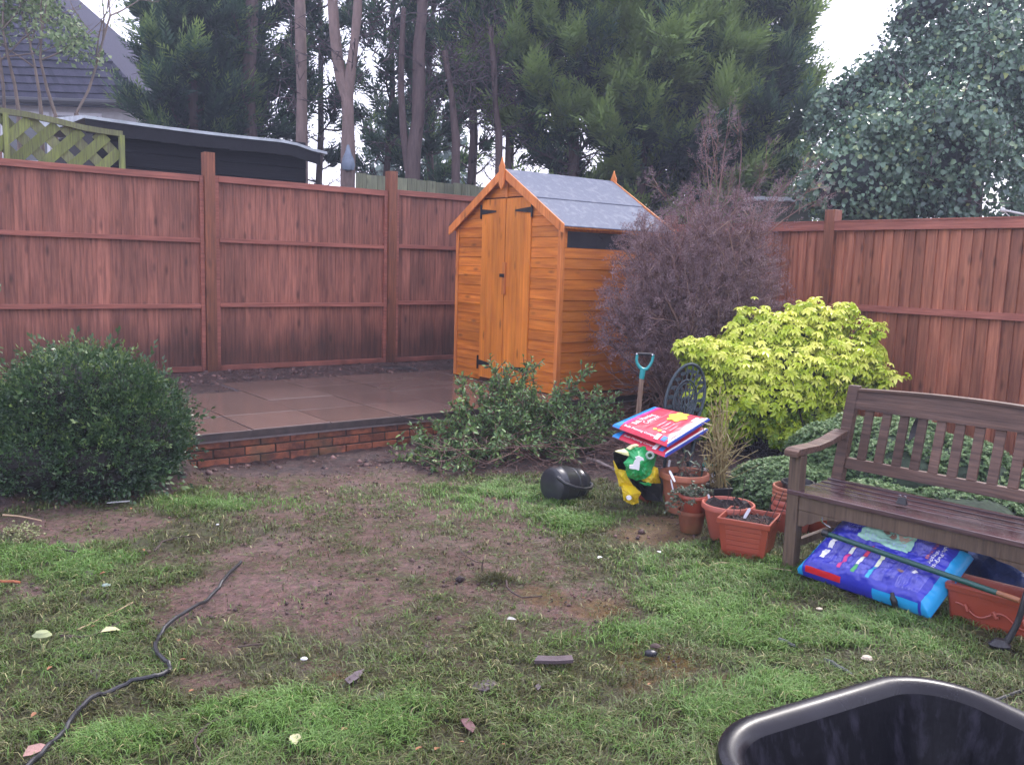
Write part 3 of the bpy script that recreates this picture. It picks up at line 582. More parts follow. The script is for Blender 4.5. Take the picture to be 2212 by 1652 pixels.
for y0 in (-OVY-.030, LEN+OVY+.018):
    mb = MB(); mb.t = .75; c = zA+.0; mb.prism([S(WD/2+x, y0, c+z) for x, z in ((0, -.17), (.045, -.11), (.045, .06), (.028, .085), (0, .15), (-.028, .085), (-.045, .06), (-.045, -.11))], U*.012); mb.build('finial', M_orl, sh, world=True, bevel=.002)

# ================================================================== TREES BEYOND THE FENCES
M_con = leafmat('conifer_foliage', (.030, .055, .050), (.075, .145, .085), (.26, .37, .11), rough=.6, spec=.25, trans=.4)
M_bark = mat('conifer_bark', (.13, .09, .085), (.075, .052, .052), rough=.9, scale=10, stretch=(3, 3, .5), bump=.8)
M_barkp = mat('pale_bark', (.24, .17, .15), (.14, .10, .09), rough=.85, scale=9, stretch=(2, 2, .6), bump=.6)
M_twig = mat('dead_twigs', (.105, .078, .085), (.06, .045, .05), rough=.9, bump=0)
FR = []
for i in range(13):
    t = .08+.07*i; s = 1 if i % 2 else -1; R = rotm('Z', s*(.75-.25*t)) @ rotm('X', .4*s); FR.append((leaf(.27, DIA)*(.44*(1.05-.75*t))) @ R.T+np.array([t, 0, .05*sin(i)]))
FR.append(leaf(.14, DIA)*.3+np.array([.85, 0, 0])); SPR, SPRF = compose(FR, DIAF, 4)
def tree_trunk(base, h, r0, lean=(0, 0), k=9, n=10, seed=1, wob=.06):
    q = random.Random(seed); pts = []; x = y = 0
    for i in range(n+1):
        t = i/n; pts.append(np.array([base[0]+lean[0]*t+x, base[1]+lean[1]*t+y, base[2]+h*t])); x += q.uniform(-wob, wob); y += q.uniform(-wob, wob)
    return pts
def conifer(px, dep, h, rad, bare, nb, label, seed, r0=.13, x2=None, dens=1., light=.35, group='tall conifers behind the fences', low=.25):
    g = np.random.default_rng(seed); q = D(px, 500, dep); base = np.array([q[0], q[1], .15])
    t = thing('conifer_tree', label, 'tree', base, 0, group)
    pts = tree_trunk(base, h, r0, seed=seed, lean=(g.uniform(-.15, .15), 0))
    MB().tube(pts, [.72*r0*(1-.85*i/10)+.01 for i in range(11)], 9).build('trunk', M_bark, t, world=True, smooth=True)
    A = []; B = []; ra = []; rb = []; sp = []; sd = []; ss = []; st = []
    for i in range(nb):
        tz = (i+g.random())/nb; z = .5+tz*(h-.7); L = rad*min(1., 1.25*(1-(z/h))**.6+.08)*g.uniform(.65, 1.12)
        if z < bare: L *= g.uniform(.35, .8)
        az = i*2.39996+g.uniform(-.3, .3); d0 = np.array([cos(az), sin(az), g.uniform(.0, .35)]); tb = np.interp(z, [a[2] for a in pts], np.arange(len(pts))); k = int(min(tb, len(pts)-2)); o = pts[k]+(pts[k+1]-pts[k])*(tb-k)
        prev = o; d = norm(d0); bt_ = g.normal()*.16; green = (z > bare) or (g.random() < low)
        for s in range(5):
            d = norm(d+np.array([0, 0, .13])+g.normal(size=3)*.10); nx_ = prev+d*L/5
            A.append(prev); B.append(nx_); ra.append(.022*(1-s/6)); rb.append(.022*(1-(s+1)/6))
            for e in range(4 if green else 5):      # side twigs
                f = g.random(); p0 = prev+(nx_-prev)*f; sd_ = norm(d*.6+g.normal(size=3)*.65+np.array([0, 0, .15])); l2 = L*g.uniform(.10, .24)
                A.append(p0); B.append(p0+sd_*l2); ra.append(.006); rb.append(.003)
                if not green: A.append(p0+sd_*l2*.5); B.append(p0+sd_*l2*.5+norm(sd_+g.normal(size=3)*.8)*l2*.6); ra.append(.004); rb.append(.002)
            if green and s >= 1:
                n_ = int(9*dens*(1 if s > 1 else .6)*(.5+L))
                for e in range(n_):
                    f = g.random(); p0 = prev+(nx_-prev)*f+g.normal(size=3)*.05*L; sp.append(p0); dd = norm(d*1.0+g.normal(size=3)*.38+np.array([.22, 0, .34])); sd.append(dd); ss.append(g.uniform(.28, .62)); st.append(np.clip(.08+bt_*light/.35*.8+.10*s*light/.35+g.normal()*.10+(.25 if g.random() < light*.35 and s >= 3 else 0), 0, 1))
            prev = nx_
    Vv, Ff = segs(A, B, ra, rb, 3); link('branches', npmesh('branches', Vv, Ff), M_twig, t, world=True)
    if sp:
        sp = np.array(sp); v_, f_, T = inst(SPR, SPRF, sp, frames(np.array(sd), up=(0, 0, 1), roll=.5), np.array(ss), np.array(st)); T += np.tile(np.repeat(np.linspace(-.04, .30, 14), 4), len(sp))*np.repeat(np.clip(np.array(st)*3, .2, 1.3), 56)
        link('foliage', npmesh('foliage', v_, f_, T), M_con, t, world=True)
    return t
CONS = [
 (425, 14.5, 8.5, 1.12, 1.3, 95, 'leftmost dense dark conifer above the black outbuilding', 11, .14, 1.5, .3),
 (480, 15.2, 9.0, 1.25, 2.6, 85, 'dark conifer just right of the densest left one, twiggy low down', 12, .13, 1.1, .2),
 (565, 15.6, 9.0, 1.1, 3.3, 70, 'thin dark conifer left of the tall pale bare trunks', 13, .14, .75, .15),
 (690, 16.4, 9.0, 1.1, 3.6, 60, 'sparse conifer with sky between its twigs, between the pale trunks', 14, .10, .65, .15),
 (815, 16.2, 8.6, 1.15, 3.2, 60, 'sparse conifer just left of the paired dark trunks', 15, .10, .6, .2),
 (935, 16.0, 7.2, 1.0, 2.6, 55, 'low sparse conifer right of the paired dark trunks', 16, .12, .7, .25),
 (1000, 15.2, 8.6, 1.0, 4.2, 70, 'thin conifer with a long bare lower trunk left of the shed peak', 17, .13, .8, .3),
 (1105, 14.8, 8.8, 1.35, 3.7, 95, 'conifer directly behind the shed peak, purple dead twigs below its green crown', 18, .13, 1.2, .45),
 (1235, 14.2, 9.0, 1.5, 3.3, 110, 'broad green conifer above the shed roof', 19, .15, 1.6, .7),
 (1375, 13.8, 9.0, 1.55, 2.7, 115, 'broad conifer with bright yellow green tips above the right end of the shed roof', 20, .14, 1.6, .8),
 (1505, 14.2, 8.8, 1.5, 2.1, 110, 'tall dense conifer behind the bare brown bush', 21, .14, 1.6, .6),
 (1600, 14.0, 7.8, 1.15, 1.4, 110, 'rightmost dense conifer with its edge against the white sky', 22, .13, 1.7, .5)]
for px, dep, h, rad, bare, nb, lb, sd0, r0, dens, light in CONS: conifer(px, dep, h, rad, bare, nb, lb, sd0, r0, dens=dens, light=light)
# misty far trees seen through the gaps
M_far = leafmat('far_foliage', (.10, .15, .13), (.20, .27, .22), rough=.9, spec=.1, trans=.1)
def lumps(cs, n, jit=.25, inner=.0):
    """points and outward normals on the shells of several ellipsoids, points buried in another one dropped"""
    cs = [(np.array(c, float), np.array(r, float)) for c, r in cs]; vol = np.array([(r[0]*r[1]+r[0]*r[2]+r[1]*r[2]) for _, r in cs]); pk = rng.choice(len(cs), n, p=vol/vol.sum()); d = rdir(n)
    pos = np.zeros((n, 3)); nor = np.zeros((n, 3))
    for i, (c, r) in enumerate(cs):
        k = pk == i; rad = 1-np.abs(rng.normal(size=k.sum()))*jit; wob = 1+.16*(fbm(d[k, 0]*3+i, d[k, 1]*3+d[k, 2]*2.3, 31+i)-.5)*2
        pos[k] = c+d[k]*r*(rad*wob)[:, None]; nor[k] = norm(d[k]/r)
    keep = np.ones(n, bool)
    for i, (c, r) in enumerate(cs): keep &= ~((np.linalg.norm((pos-c)/r, axis=1) < .72) & (pk != i))
    return pos[keep], nor[keep]
def farbush(px, py, dep, r, h, label, n=1500):
    c = D(px, py, dep); t = thing('far_tree', label, 'tree', (c[0], c[1], .1), 0, 'misty trees far beyond the conifers')
    p, nn = lumps([((c[0], c[1], h*.55), (r, r, h*.45)), ((c[0]+r*.4, c[1]-.3, h*.4), (r*.7, r*.7, h*.3))], n); v_, f_, T = inst(leaf(.7), LEAFF, p, frames(rdir(len(p)), up=nn, roll=.5), .28, rng.random(len(p)))
    link('crown', npmesh('crown', v_, f_, T), M_far, t, world=True); MB().tube([(c[0], c[1], .1), (c[0], c[1], h*.6)], [.2, .08], 7).build('trunk', M_bark, t, world=True)
farbush(905, 300, 30, 1.9, 7.2, 'misty pale green tree glimpsed between the trunks left of the shed', 2600)
farbush(1480, 420, 30, 3.2, 3.4, 'misty low tree glimpsed under the conifers right of the shed')
farbush(560, 420, 30, 3.0, 3.2, 'misty low tree glimpsed above the black outbuilding')
# pale bare trunks
def bare_trunk(label, path, r0, r1, dep, M, twigs=26, seed=1, forks=()):
    g = np.random.default_rng(seed); pts = [D(x, y, dep) for x, y in path]; pts[0][2] = .1; t = thing('bare_tree', label, 'tree', pts[0], 0, 'bare trunks between the conifers')
    n_ = len(pts); MB().tube(pts, [r0+(r1-r0)*i/(n_-1)*1.0+.008*sin(i*2.3) for i in range(n_)], 10).build('trunk', M, t, world=True, smooth=True)
    for fk, ra_, rb_ in forks:
        fp = [D(x, y, dep+dd) for x, y, dd in fk]; MB().tube(fp, [ra_+(rb_-ra_)*i/(len(fp)-1) for i in range(len(fp))], 8).build('limb', M, t, world=True, smooth=True)
    A = []; B = []
    for i in range(twigs):
        k = g.integers(1, n_-1); o = pts[k]+(pts[k+1]-pts[k])*g.random(); d = norm(np.array([g.normal(), g.normal()*.6, g.uniform(.1, .8)])); L = g.uniform(.3, 1.2)
        for s in range(5):
            d = norm(d+g.normal(size=3)*.16); A.append(o); B.append(o+d*L/5); o = B[-1]
            for e in range(2): A.append(o); B.append(o+norm(d+g.normal(size=3)*.7)*L*g.uniform(.1, .3))
    Vv, Ff = segs(A, B, .008, .003, 3); link('twigs', npmesh('twigs', Vv, Ff), M_twig, t, world=True)
bare_trunk('forked pale grey trunk with a side limb, a grey sack hung on its foot', [(748, 392), (752, 330), (752, 262), (750, 205), (757, 160), (766, 90), (772, 30), (775, -60)], .105, .05, 12.6, M_barkp, 26, 1, forks=[([(750, 205, 0), (738, 178, 0), (728, 120, .1), (722, 60, .1), (718, 0, .1), (716, -60, .2)], .085, .07), ([(736, 185, 0), (745, 220, -.06), (747, 260, -.06)], .05, .03)])
bare_trunk('straight pale trunk left of the forked one, the thinner of the two pale ones', [(655, 395), (652, 300), (652, 200), (650, 110), (648, 20), (646, -60)], .085, .075, 13.4, M_barkp, 16, 2)
bare_trunk('dark double trunk left of the shed, its left stem broken off high up', [(885, 380), (893, 330), (903, 260), (905, 180), (905, 100), (912, 30), (915, -50)], .115, .075, 13.2, M_bark, 26, 3, forks=[([(882, 370, 0), (872, 290, 0), (866, 190, 0), (868, 100, 0), (872, 18, 0)], .06, .035)])
bare_trunk('dark trunk above the middle of the black outbuilding', [(545, 400), (540, 300), (537, 210), (540, 100), (545, 0), (548, -60)], .12, .09, 14.6, M_bark, 22, 4)
bare_trunk('thin dark trunk directly behind the shed peak', [(1085, 400), (1078, 300), (1070, 220), (1066, 130), (1060, 60)], .06, .04, 13.8, M_bark, 34, 5)
bare_trunk('thin brown trunk with long crooked twigs left of the shed', [(990, 395), (985, 300), (975, 200), (960, 110)], .07, .04, 13.4, M_bark, 34, 6)
M_sack = mat('grey_blue_plastic', (.22, .27, .34), (.10, .13, .18), rough=.35, scale=6, bump=.6)
c = D(752, 345, 12.42); mb = MB(); mb.lathe([(.012, .20), (.03, .15), (.05, .08), (.085, .0), (.095, -.08), (.07, -.14), (.01, -.16)], 12, noise=.22); mb.xf(lambda q: (q[0]+c[0], q[1]*.6+c[1], q[2]+c[2]))
tag(mb.build('plastic_sack', M_sack, smooth=True), 'small grey blue plastic sack hanging on the foot of the forked trunk', 'sack')

# ------------------------------------------------------------------ ivy clad tree on the right
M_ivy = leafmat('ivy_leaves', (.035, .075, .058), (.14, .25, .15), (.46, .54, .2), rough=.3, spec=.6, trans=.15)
iv = thing('ivy_covered_tree', 'big tree smothered in glossy ivy behind the right fence', 'tree', D(2050, 520, 11.5)*np.array([1, 1, 0]), 0)
sc = 11.3/1885
def LP(x, y, r, dz=0, ry=None): c = D(x, y, 11.3+dz); return (c, (r*sc, r*sc*.8, (ry or r)*sc))
LM = [LP(1980, 345, 160), LP(2120, 230, 150), LP(2140, 75, 95, .4), LP(1935, 255, 60, .2), LP(1990, 170, 62, .3), LP(1830, 235, 45, .5, 60), LP(2080, 40, 50, .5), LP(1905, 170, 40, .6, 40), LP(1955, 105, 55, .5, 50), LP(2000, 55, 50, .6, 50), LP(1800, 245, 48, .2), LP(1850, 210, 52, .3), LP(1900, 165, 52, .4), LP(1968, 45, 45, .6), LP(2010, 5, 50, .6), LP(1830, 400, 85, -.9, 80), LP(1790, 260, 30, .5, 40), LP(2060, 290, 100, -1.1), LP(1900, 340, 80, -.9), LP(2170, 160, 80, -.7), LP(1885, 400, 115, -.3, 100), LP(1880, 290, 95, .3), LP(2060, 420, 150, -.7), LP(2200, 380, 170, -.3), LP(1800, 330, 60, .4, 90), LP(2210, 220, 120), LP(1960, 215, 110, .6), LP(2040, 130, 75, .6), LP(2200, 20, 70, .6)]
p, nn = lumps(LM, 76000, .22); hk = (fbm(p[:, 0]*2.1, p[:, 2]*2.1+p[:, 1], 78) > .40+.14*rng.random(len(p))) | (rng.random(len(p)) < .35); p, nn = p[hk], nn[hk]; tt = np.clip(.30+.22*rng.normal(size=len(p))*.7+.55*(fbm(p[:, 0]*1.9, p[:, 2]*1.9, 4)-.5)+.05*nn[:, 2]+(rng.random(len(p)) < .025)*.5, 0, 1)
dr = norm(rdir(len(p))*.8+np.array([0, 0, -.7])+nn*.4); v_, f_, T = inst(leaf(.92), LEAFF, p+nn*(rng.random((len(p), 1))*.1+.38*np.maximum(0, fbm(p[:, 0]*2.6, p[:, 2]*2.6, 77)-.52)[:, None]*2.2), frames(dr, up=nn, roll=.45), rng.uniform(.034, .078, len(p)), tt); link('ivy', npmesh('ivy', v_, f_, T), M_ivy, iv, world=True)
q = [D(2075, 560, 11.6), D(2080, 400, 11.6), D(2095, 250, 11.6), D(2120, 100, 11.7), D(2140, 0, 11.8)]; q[0][2] = .05; MB().tube(q, [.3, .24, .2, .14, .08], 10).build('trunk', M_bark, iv, world=True, smooth=True)
A = []; B = []
for i in range(240):
    k = rng.integers(len(p)); o = p[k]; d = norm(nn[k]+rng.normal(size=3)*.6+np.array([0, 0, .3])); L = rng.uniform(.15, .6)
    for s in range(4): d = norm(d+rng.normal(size=3)*.25); A.append(o); B.append(o+d*L/4); o = B[-1]
for path in ([(2120, 100), (2100, 30), (2085, -30)], [(1960, 250), (1945, 170), (1925, 120), (1905, 90)], [(2080, 400), (2000, 300), (1960, 210), (1950, 140)], [(2120, 200), (2190, 120), (2212, 40)]):
    pp = [D(x, y, 11.2) for x, y in path]
    for a, b in zip(pp, pp[1:]): A.append(a); B.append(b)
Vv, Ff = segs(A, B, .007, .003, 4); link('twigs', npmesh('twigs', Vv, Ff), M_twig, iv, world=True)
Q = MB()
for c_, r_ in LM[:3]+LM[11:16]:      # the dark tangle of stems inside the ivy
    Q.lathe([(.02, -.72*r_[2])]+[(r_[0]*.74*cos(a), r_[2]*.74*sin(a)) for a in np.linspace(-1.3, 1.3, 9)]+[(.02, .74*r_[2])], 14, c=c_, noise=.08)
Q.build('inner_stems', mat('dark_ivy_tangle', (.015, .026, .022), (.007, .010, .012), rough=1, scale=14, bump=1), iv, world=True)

# ------------------------------------------------------------------ thinly leaved tree at far left
M_lt = leafmat('left_tree_leaves', (.075, .115, .045), (.15, .23, .10), (.27, .33, .17), rough=.6, trans=.3)
M_ltb = mat('left_tree_bark', (.20, .15, .12), (.11, .09, .08), rough=.9, bump=.3)
lt = thing('young_tree', 'thin branching tree with sparse small pale leaves before the slate roof', 'tree', (D(130, 300, 11)[0], D(130, 300, 11)[1], .2), 0)
A = []; B = []; ra = []; rb = []; tips = []
def grow(o, d, L, r, lev, g):
    n_ = 5
    for s in range(n_):
        d = norm(d+g.normal(size=3)*.13+np.array([0, 0, .04])); nx_ = o+d*L/n_; A.append(o); B.append(nx_); ra.append(r*(1-.12*s)); rb.append(r*(1-.12*(s+1))); o = nx_
        if lev > 0 and (s > 0): grow(o, norm(d+g.normal(size=3)*.55), L*g.uniform(.4, .62), r*.5, lev-1, g)
        if lev <= 1: tips.append((o, d))
g = np.random.default_rng(5)
for x, y in ((40, 240), (120, 250), (165, 245), (90, 260), (10, 250)):
    b_ = D(x, 430, 11.); b_[2] = .2; d = norm(np.array([g.normal()*.13, g.normal()*.1, 1.])); A.append(b_); e_ = D(x, y, 11.); B.append(e_); ra.append(.03); rb.append(.025); grow(e_, norm(d+np.array([g.normal()*.3, 0, 0])), 1.6, .022, 3, g)
Vv, Ff = segs(A, B, ra, rb, 4); link('branches', npmesh('branches', Vv, Ff), M_ltb, lt, world=True)
tp = np.array([a for a, b in tips]); k = rng.integers(0, len(tp), 9000); pos = tp[k]+rng.normal(size=(len(k), 3))*.09; qx, qy = topx(pos); kk = (qy > (qx-105)*1.05-rng.random(len(k))*30) | (rng.random(len(k)) < .02); k = k[kk]; pos = pos[kk]; v_, f_, T = inst(leaf(.6, DIA), DIAF, pos, frames(rdir(len(k)), roll=1), rng.uniform(.04, .085, len(k)), rng.random(len(k))); link('leaves', npmesh('leaves', v_, f_, T), M_lt, lt, world=True)

# ================================================================== GARDEN PLANTS
# clipped round shrub at left
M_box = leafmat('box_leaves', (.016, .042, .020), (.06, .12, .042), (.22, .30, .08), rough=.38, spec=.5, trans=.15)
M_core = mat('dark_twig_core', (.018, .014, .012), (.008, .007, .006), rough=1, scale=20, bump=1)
bx = thing('round_shrub', 'clipped round dark green shrub left of the patio', 'shrub', (-2.56, 5.42, 0), 0)
LB = [((-2.64, 5.42, .37), (.56, .5, .42)), ((-2.66, 5.35, .52), (.44, .4, .31)), ((-2.36, 5.3, .30), (.32, .36, .28)), ((-3.0, 5.3, .2), (.28, .3, .2)), ((-2.75, 5.05, .2), (.34, .28, .2)), ((-2.48, 5.1, .2), (.32, .28, .2))]
p, nn = lumps(LB, 9500, .1); k = p[:, 2] > .0; p, nn = p[k], nn[k]; SG, SGF = sprig(9, .52, .24)
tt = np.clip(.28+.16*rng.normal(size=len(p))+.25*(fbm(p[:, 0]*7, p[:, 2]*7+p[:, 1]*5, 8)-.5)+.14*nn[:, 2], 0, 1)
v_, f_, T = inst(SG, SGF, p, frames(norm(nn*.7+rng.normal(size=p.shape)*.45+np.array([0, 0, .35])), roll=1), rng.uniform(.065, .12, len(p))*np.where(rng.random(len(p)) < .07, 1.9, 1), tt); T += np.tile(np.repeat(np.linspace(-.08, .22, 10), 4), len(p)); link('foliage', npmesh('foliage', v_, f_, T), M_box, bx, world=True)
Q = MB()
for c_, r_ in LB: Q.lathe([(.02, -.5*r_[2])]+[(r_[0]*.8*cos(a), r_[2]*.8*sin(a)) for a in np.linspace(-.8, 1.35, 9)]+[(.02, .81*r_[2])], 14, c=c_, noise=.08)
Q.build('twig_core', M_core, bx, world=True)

# bare brown bush beside the shed
M_bb = leafmat('bare_bush_twigs', (.13, .068, .058), (.22, .135, .12), (.36, .24, .17), rough=.85, spec=.2, trans=0)
M_bs = leafmat('dead_flower_heads', (.15, .092, .10), (.27, .185, .20), (.40, .30, .31), rough=.9, spec=.15, trans=.1)
bb = thing('bare_bush', 'large leafless purplish brown bush with faded flower heads beside the shed', 'bush', (1.62, 7.95, 0), 0)
g = np.random.default_rng(9); HD = []; A = []; B = []; ra = []; rb = []; tips = []; Bc = np.array([1.62, 7.95, 0]); AX = np.array([.86, .7, 1.16])
SC = [1.]
def inside(p, s=1.0):
    s = s*SC[0]; q = (p-Bc-np.array([.0, 0, .96]))/(AX*s); q2 = (p-Bc-np.array([.14, 0, 1.55]))/(np.array([.45, .4, .5])*s); q3 = (p-Bc-np.array([-.35, 0, 1.45]))/(np.array([.42, .4, .5])*s); return min((q*q).sum()*(1+.5*(fbm(np.array([p[0]*2.5]), np.array([p[2]*2.5]), 3)[0]-.5)), (q2*q2).sum(), (q3*q3).sum()) < 1
def stem(o, d, L, r, lev, long_=False):
    n_ = 6
    for s in range(n_):
        d = norm(d+g.normal(size=3)*(.07 if long_ else .17)); nx_ = o+d*L/n_
        if not long_ and not inside(nx_, 1.03): tips.append((o, d)); return
        A.append(o); B.append(nx_); ra.append(r*(1-.1*s)); rb.append(r*(1-.1*(s+1))); o = nx_
        if lev > 0:
            for e in range(2 if lev > 1 else 3): stem(o, norm(d+g.normal(size=3)*.6), L*g.uniform(.3, .55), r*.5, lev-1)
        else: tips.append((o, d))
for i in range(58):
    SC[0] = g.uniform(.84, 1.1); a = g.uniform(0, 2*pi); q = Bc+np.array([cos(a), sin(a), 0])*g.uniform(.02, .3); stem(q, norm(np.array([cos(a)*g.uniform(.1, .8), sin(a)*g.uniform(.1, .7), 1.])), g.uniform(1.4, 2.6), g.uniform(.010, .019), 2)
for (x, y), (x0, y0) in zip([(1517, 255), (1533, 258), (1552, 290), (1580, 225), (1655, 360), (1740, 355), (1690, 400), (1600, 260), (1475, 400), (1765, 400), (1420, 400), (1795, 420)], [(1530, 640)]*5+[(1560, 560)]*7):
    a = D(x0+g.uniform(-40, 40), y0, 7.9); b = D(x, y, 7.9+g.uniform(-.2, .2)); m_ = (a+b)/2+g.normal(size=3)*.06; pp = [a, (a+m_)/2+g.normal(size=3)*.02, m_, (m_+b)/2+g.normal(size=3)*.02, b]
    for i in range(4): A.append(pp[i]); B.append(pp[i+1]); ra.append(.009-.0017*i); rb.append(.009-.0017*(i+1))
    for e in range(16): f = g.random()**.5; o = a+(b-a)*f; A.append(o); bb_ = o+norm((b-a)+g.normal(size=3)*.5)*g.uniform(.06, .2); B.append(bb_); ra.append(.003); rb.append(.0018); [HD.append((bb_+g.normal(size=3)*.03, norm(b-a))) for _ in range(3)]
print('bush segs', len(A), len(tips))
Vv, Ff = segs(A, B, ra, rb, 3); T = np.repeat(np.clip(g.normal(.45, .25, len(A)), 0, 1), 6); link('branches', npmesh('branches', Vv, Ff, T), M_bb, bb, world=True)
tp = np.array([a for a, b in tips]); td = np.array([b for a, b in tips]); SGB, SGBF = sprig(9, .16, .5, ang=1.0)
k = rng.permutation(len(tp))[:34000]; sel = tp[k]; up_ = sel[:, 2] > .35+.9*rng.random(len(sel))*.8; sel = sel[up_]; dd = td[k][up_]; sel = sel[:19000]; dd = dd[:19000]; sel = np.concatenate([sel, np.array([h[0] for h in HD])]); dd = np.concatenate([dd, np.array([h[1] for h in HD])])
v_, f_, T = inst(SGB, SGBF, sel, frames(norm(dd+rng.normal(size=dd.shape)*.6), roll=1), rng.uniform(.03, .085, len(sel)), np.clip(rng.normal(.45, .25, len(sel)), 0, 1)); link('flower_heads', npmesh('flower_heads', v_, f_, T), M_bs, bb, world=True)

# lime coloured shrub
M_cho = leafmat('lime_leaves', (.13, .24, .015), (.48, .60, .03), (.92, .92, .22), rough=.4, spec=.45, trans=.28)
ch = thing('lime_shrub', 'bright yellow green shrub with whorled leaves left of the wooden bench', 'shrub', (2.14, 6.95, 0), 0)
def PP(x, y, dep, r, rz=None, ry=None): c = D(x, y, dep); s = dep/1885; return (c, (r*s, (ry or r)*s, (rz or r)*s))
LC = [PP(1700, 800, 7.0, 130, 75, 120), PP(1600, 800, 6.9, 95, 52, 90), PP(1800, 790, 7.0, 85, 70, 85), PP(1690, 722, 7.1, 85, 42, 80), PP(1770, 705, 7.15, 55, 38, 60), PP(1620, 728, 7.1, 58, 26, 50), PP(1545, 770, 6.85, 62, 30, 60), PP(1495, 748, 6.85, 42, 12, 34), PP(1640, 860, 6.8, 110, 60, 90), PP(1750, 868, 6.9, 70, 62, 70), PP(1860, 812, 7.0, 48, 36, 44), PP(1908, 818, 6.85, 27, 14, 26), PP(1582, 905, 6.75, 62, 40, 50), PP(1742, 664, 7.15, 32, 10, 24), PP(1820, 672, 7.15, 26, 12, 22), PP(1628, 686, 7.15, 38, 14, 28), PP(1872, 712, 7.05, 34, 16, 26), PP(1530, 850, 6.75, 30, 26, 26), PP(1690, 930, 6.6, 40, 20, 30), PP(1885, 760, 7.0, 26, 20, 24)]
p, nn = lumps(LC, 7200, .2); k = nn[:, 1] < .75; p, nn = p[k], nn[k]
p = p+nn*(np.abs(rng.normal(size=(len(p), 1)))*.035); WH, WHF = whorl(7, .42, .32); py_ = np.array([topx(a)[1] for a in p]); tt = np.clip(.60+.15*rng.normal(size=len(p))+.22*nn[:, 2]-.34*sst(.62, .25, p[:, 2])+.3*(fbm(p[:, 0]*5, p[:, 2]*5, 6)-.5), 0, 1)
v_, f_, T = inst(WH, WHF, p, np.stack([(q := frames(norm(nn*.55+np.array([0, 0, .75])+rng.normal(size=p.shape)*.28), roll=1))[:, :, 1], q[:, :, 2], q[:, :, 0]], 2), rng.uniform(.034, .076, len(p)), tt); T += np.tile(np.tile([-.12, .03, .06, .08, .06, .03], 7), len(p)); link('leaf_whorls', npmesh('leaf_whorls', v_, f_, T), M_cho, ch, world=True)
A = []; B = []
for i in rng.permutation(len(p))[:420]:
    b_ = p[i]; a_ = np.array([2.14, 7.0, 0])+rng.normal(size=3)*np.array([.12, .1, 0]); m_ = a_*.45+b_*.55+rng.normal(size=3)*.05; A += [a_, m_]; B += [m_, b_]
Vv, Ff = segs(A, B, .006, .003, 3); link('stems', npmesh('stems', Vv, Ff), M_twig, ch, world=True)
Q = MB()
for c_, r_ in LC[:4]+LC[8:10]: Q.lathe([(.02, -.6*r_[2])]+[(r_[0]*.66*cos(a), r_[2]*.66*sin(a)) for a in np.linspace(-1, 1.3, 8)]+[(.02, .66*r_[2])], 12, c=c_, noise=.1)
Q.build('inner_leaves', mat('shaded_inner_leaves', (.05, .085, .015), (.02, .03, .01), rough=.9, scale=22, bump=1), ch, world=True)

# low grey green evergreen mound behind the bench
M_heb = leafmat('hebe_leaves', (.045, .095, .040), (.145, .24, .095), (.30, .40, .17), rough=.5, spec=.35, trans=.15)
he = thing('low_evergreen_mound', 'low spreading grey green evergreen bush behind the wooden bench', 'shrub', (2.4, 5.6, 0), 0)
LH = [PP(1890, 1010, 5.6, 185, 115, 150), PP(1700, 1060, 5.35, 135, 68, 120), PP(2050, 1020, 5.5, 140, 85, 120), PP(2170, 1080, 5.3, 140, 70, 120), PP(1800, 990, 5.6, 100, 75, 90), PP(1640, 1065, 5.4, 70, 50, 70), PP(1960, 955, 5.7, 85, 60, 70), PP(2060, 1110, 4.95, 150, 60, 70), PP(1880, 1100, 5.0, 130, 60, 90)]
p, nn = lumps(LH, 52000, .07); k = (nn[:, 1] < .6) & (p[:, 2] > 0); p, nn = p[k], nn[k]
RS, RSF = whorl(6, .5, -.55, DIA, DIAF); RS2 = RS*.75+np.array([0, 0, -.45]); RS = np.concatenate([RS, RS2]); RSF = np.concatenate([RSF, RSF+24])
tt = np.clip(.42+.15*rng.normal(size=len(p))+.18*nn[:, 2]+.5*(fbm(p[:, 0]*9, p[:, 1]*9+p[:, 2]*8, 12)-.5), 0, 1); q = frames(norm(nn*.6+np.array([0, 0, .6])+rng.normal(size=p.shape)*.35), roll=1)
v_, f_, T = inst(RS, RSF, p, np.stack([q[:, :, 1], q[:, :, 2], q[:, :, 0]], 2), rng.uniform(.012, .020, len(p)), tt); T -= np.tile(np.repeat([0, .22], 24), len(p)); link('foliage', npmesh('foliage', v_, f_, T), M_heb, he, world=True)
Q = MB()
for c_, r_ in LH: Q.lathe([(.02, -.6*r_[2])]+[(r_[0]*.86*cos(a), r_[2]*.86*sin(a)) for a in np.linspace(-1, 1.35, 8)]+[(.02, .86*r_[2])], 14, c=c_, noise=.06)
Q.build('woody_core', mat('hebe_core', (.04, .065, .035), (.018, .026, .018), rough=1, scale=22, bump=1), he, world=True)

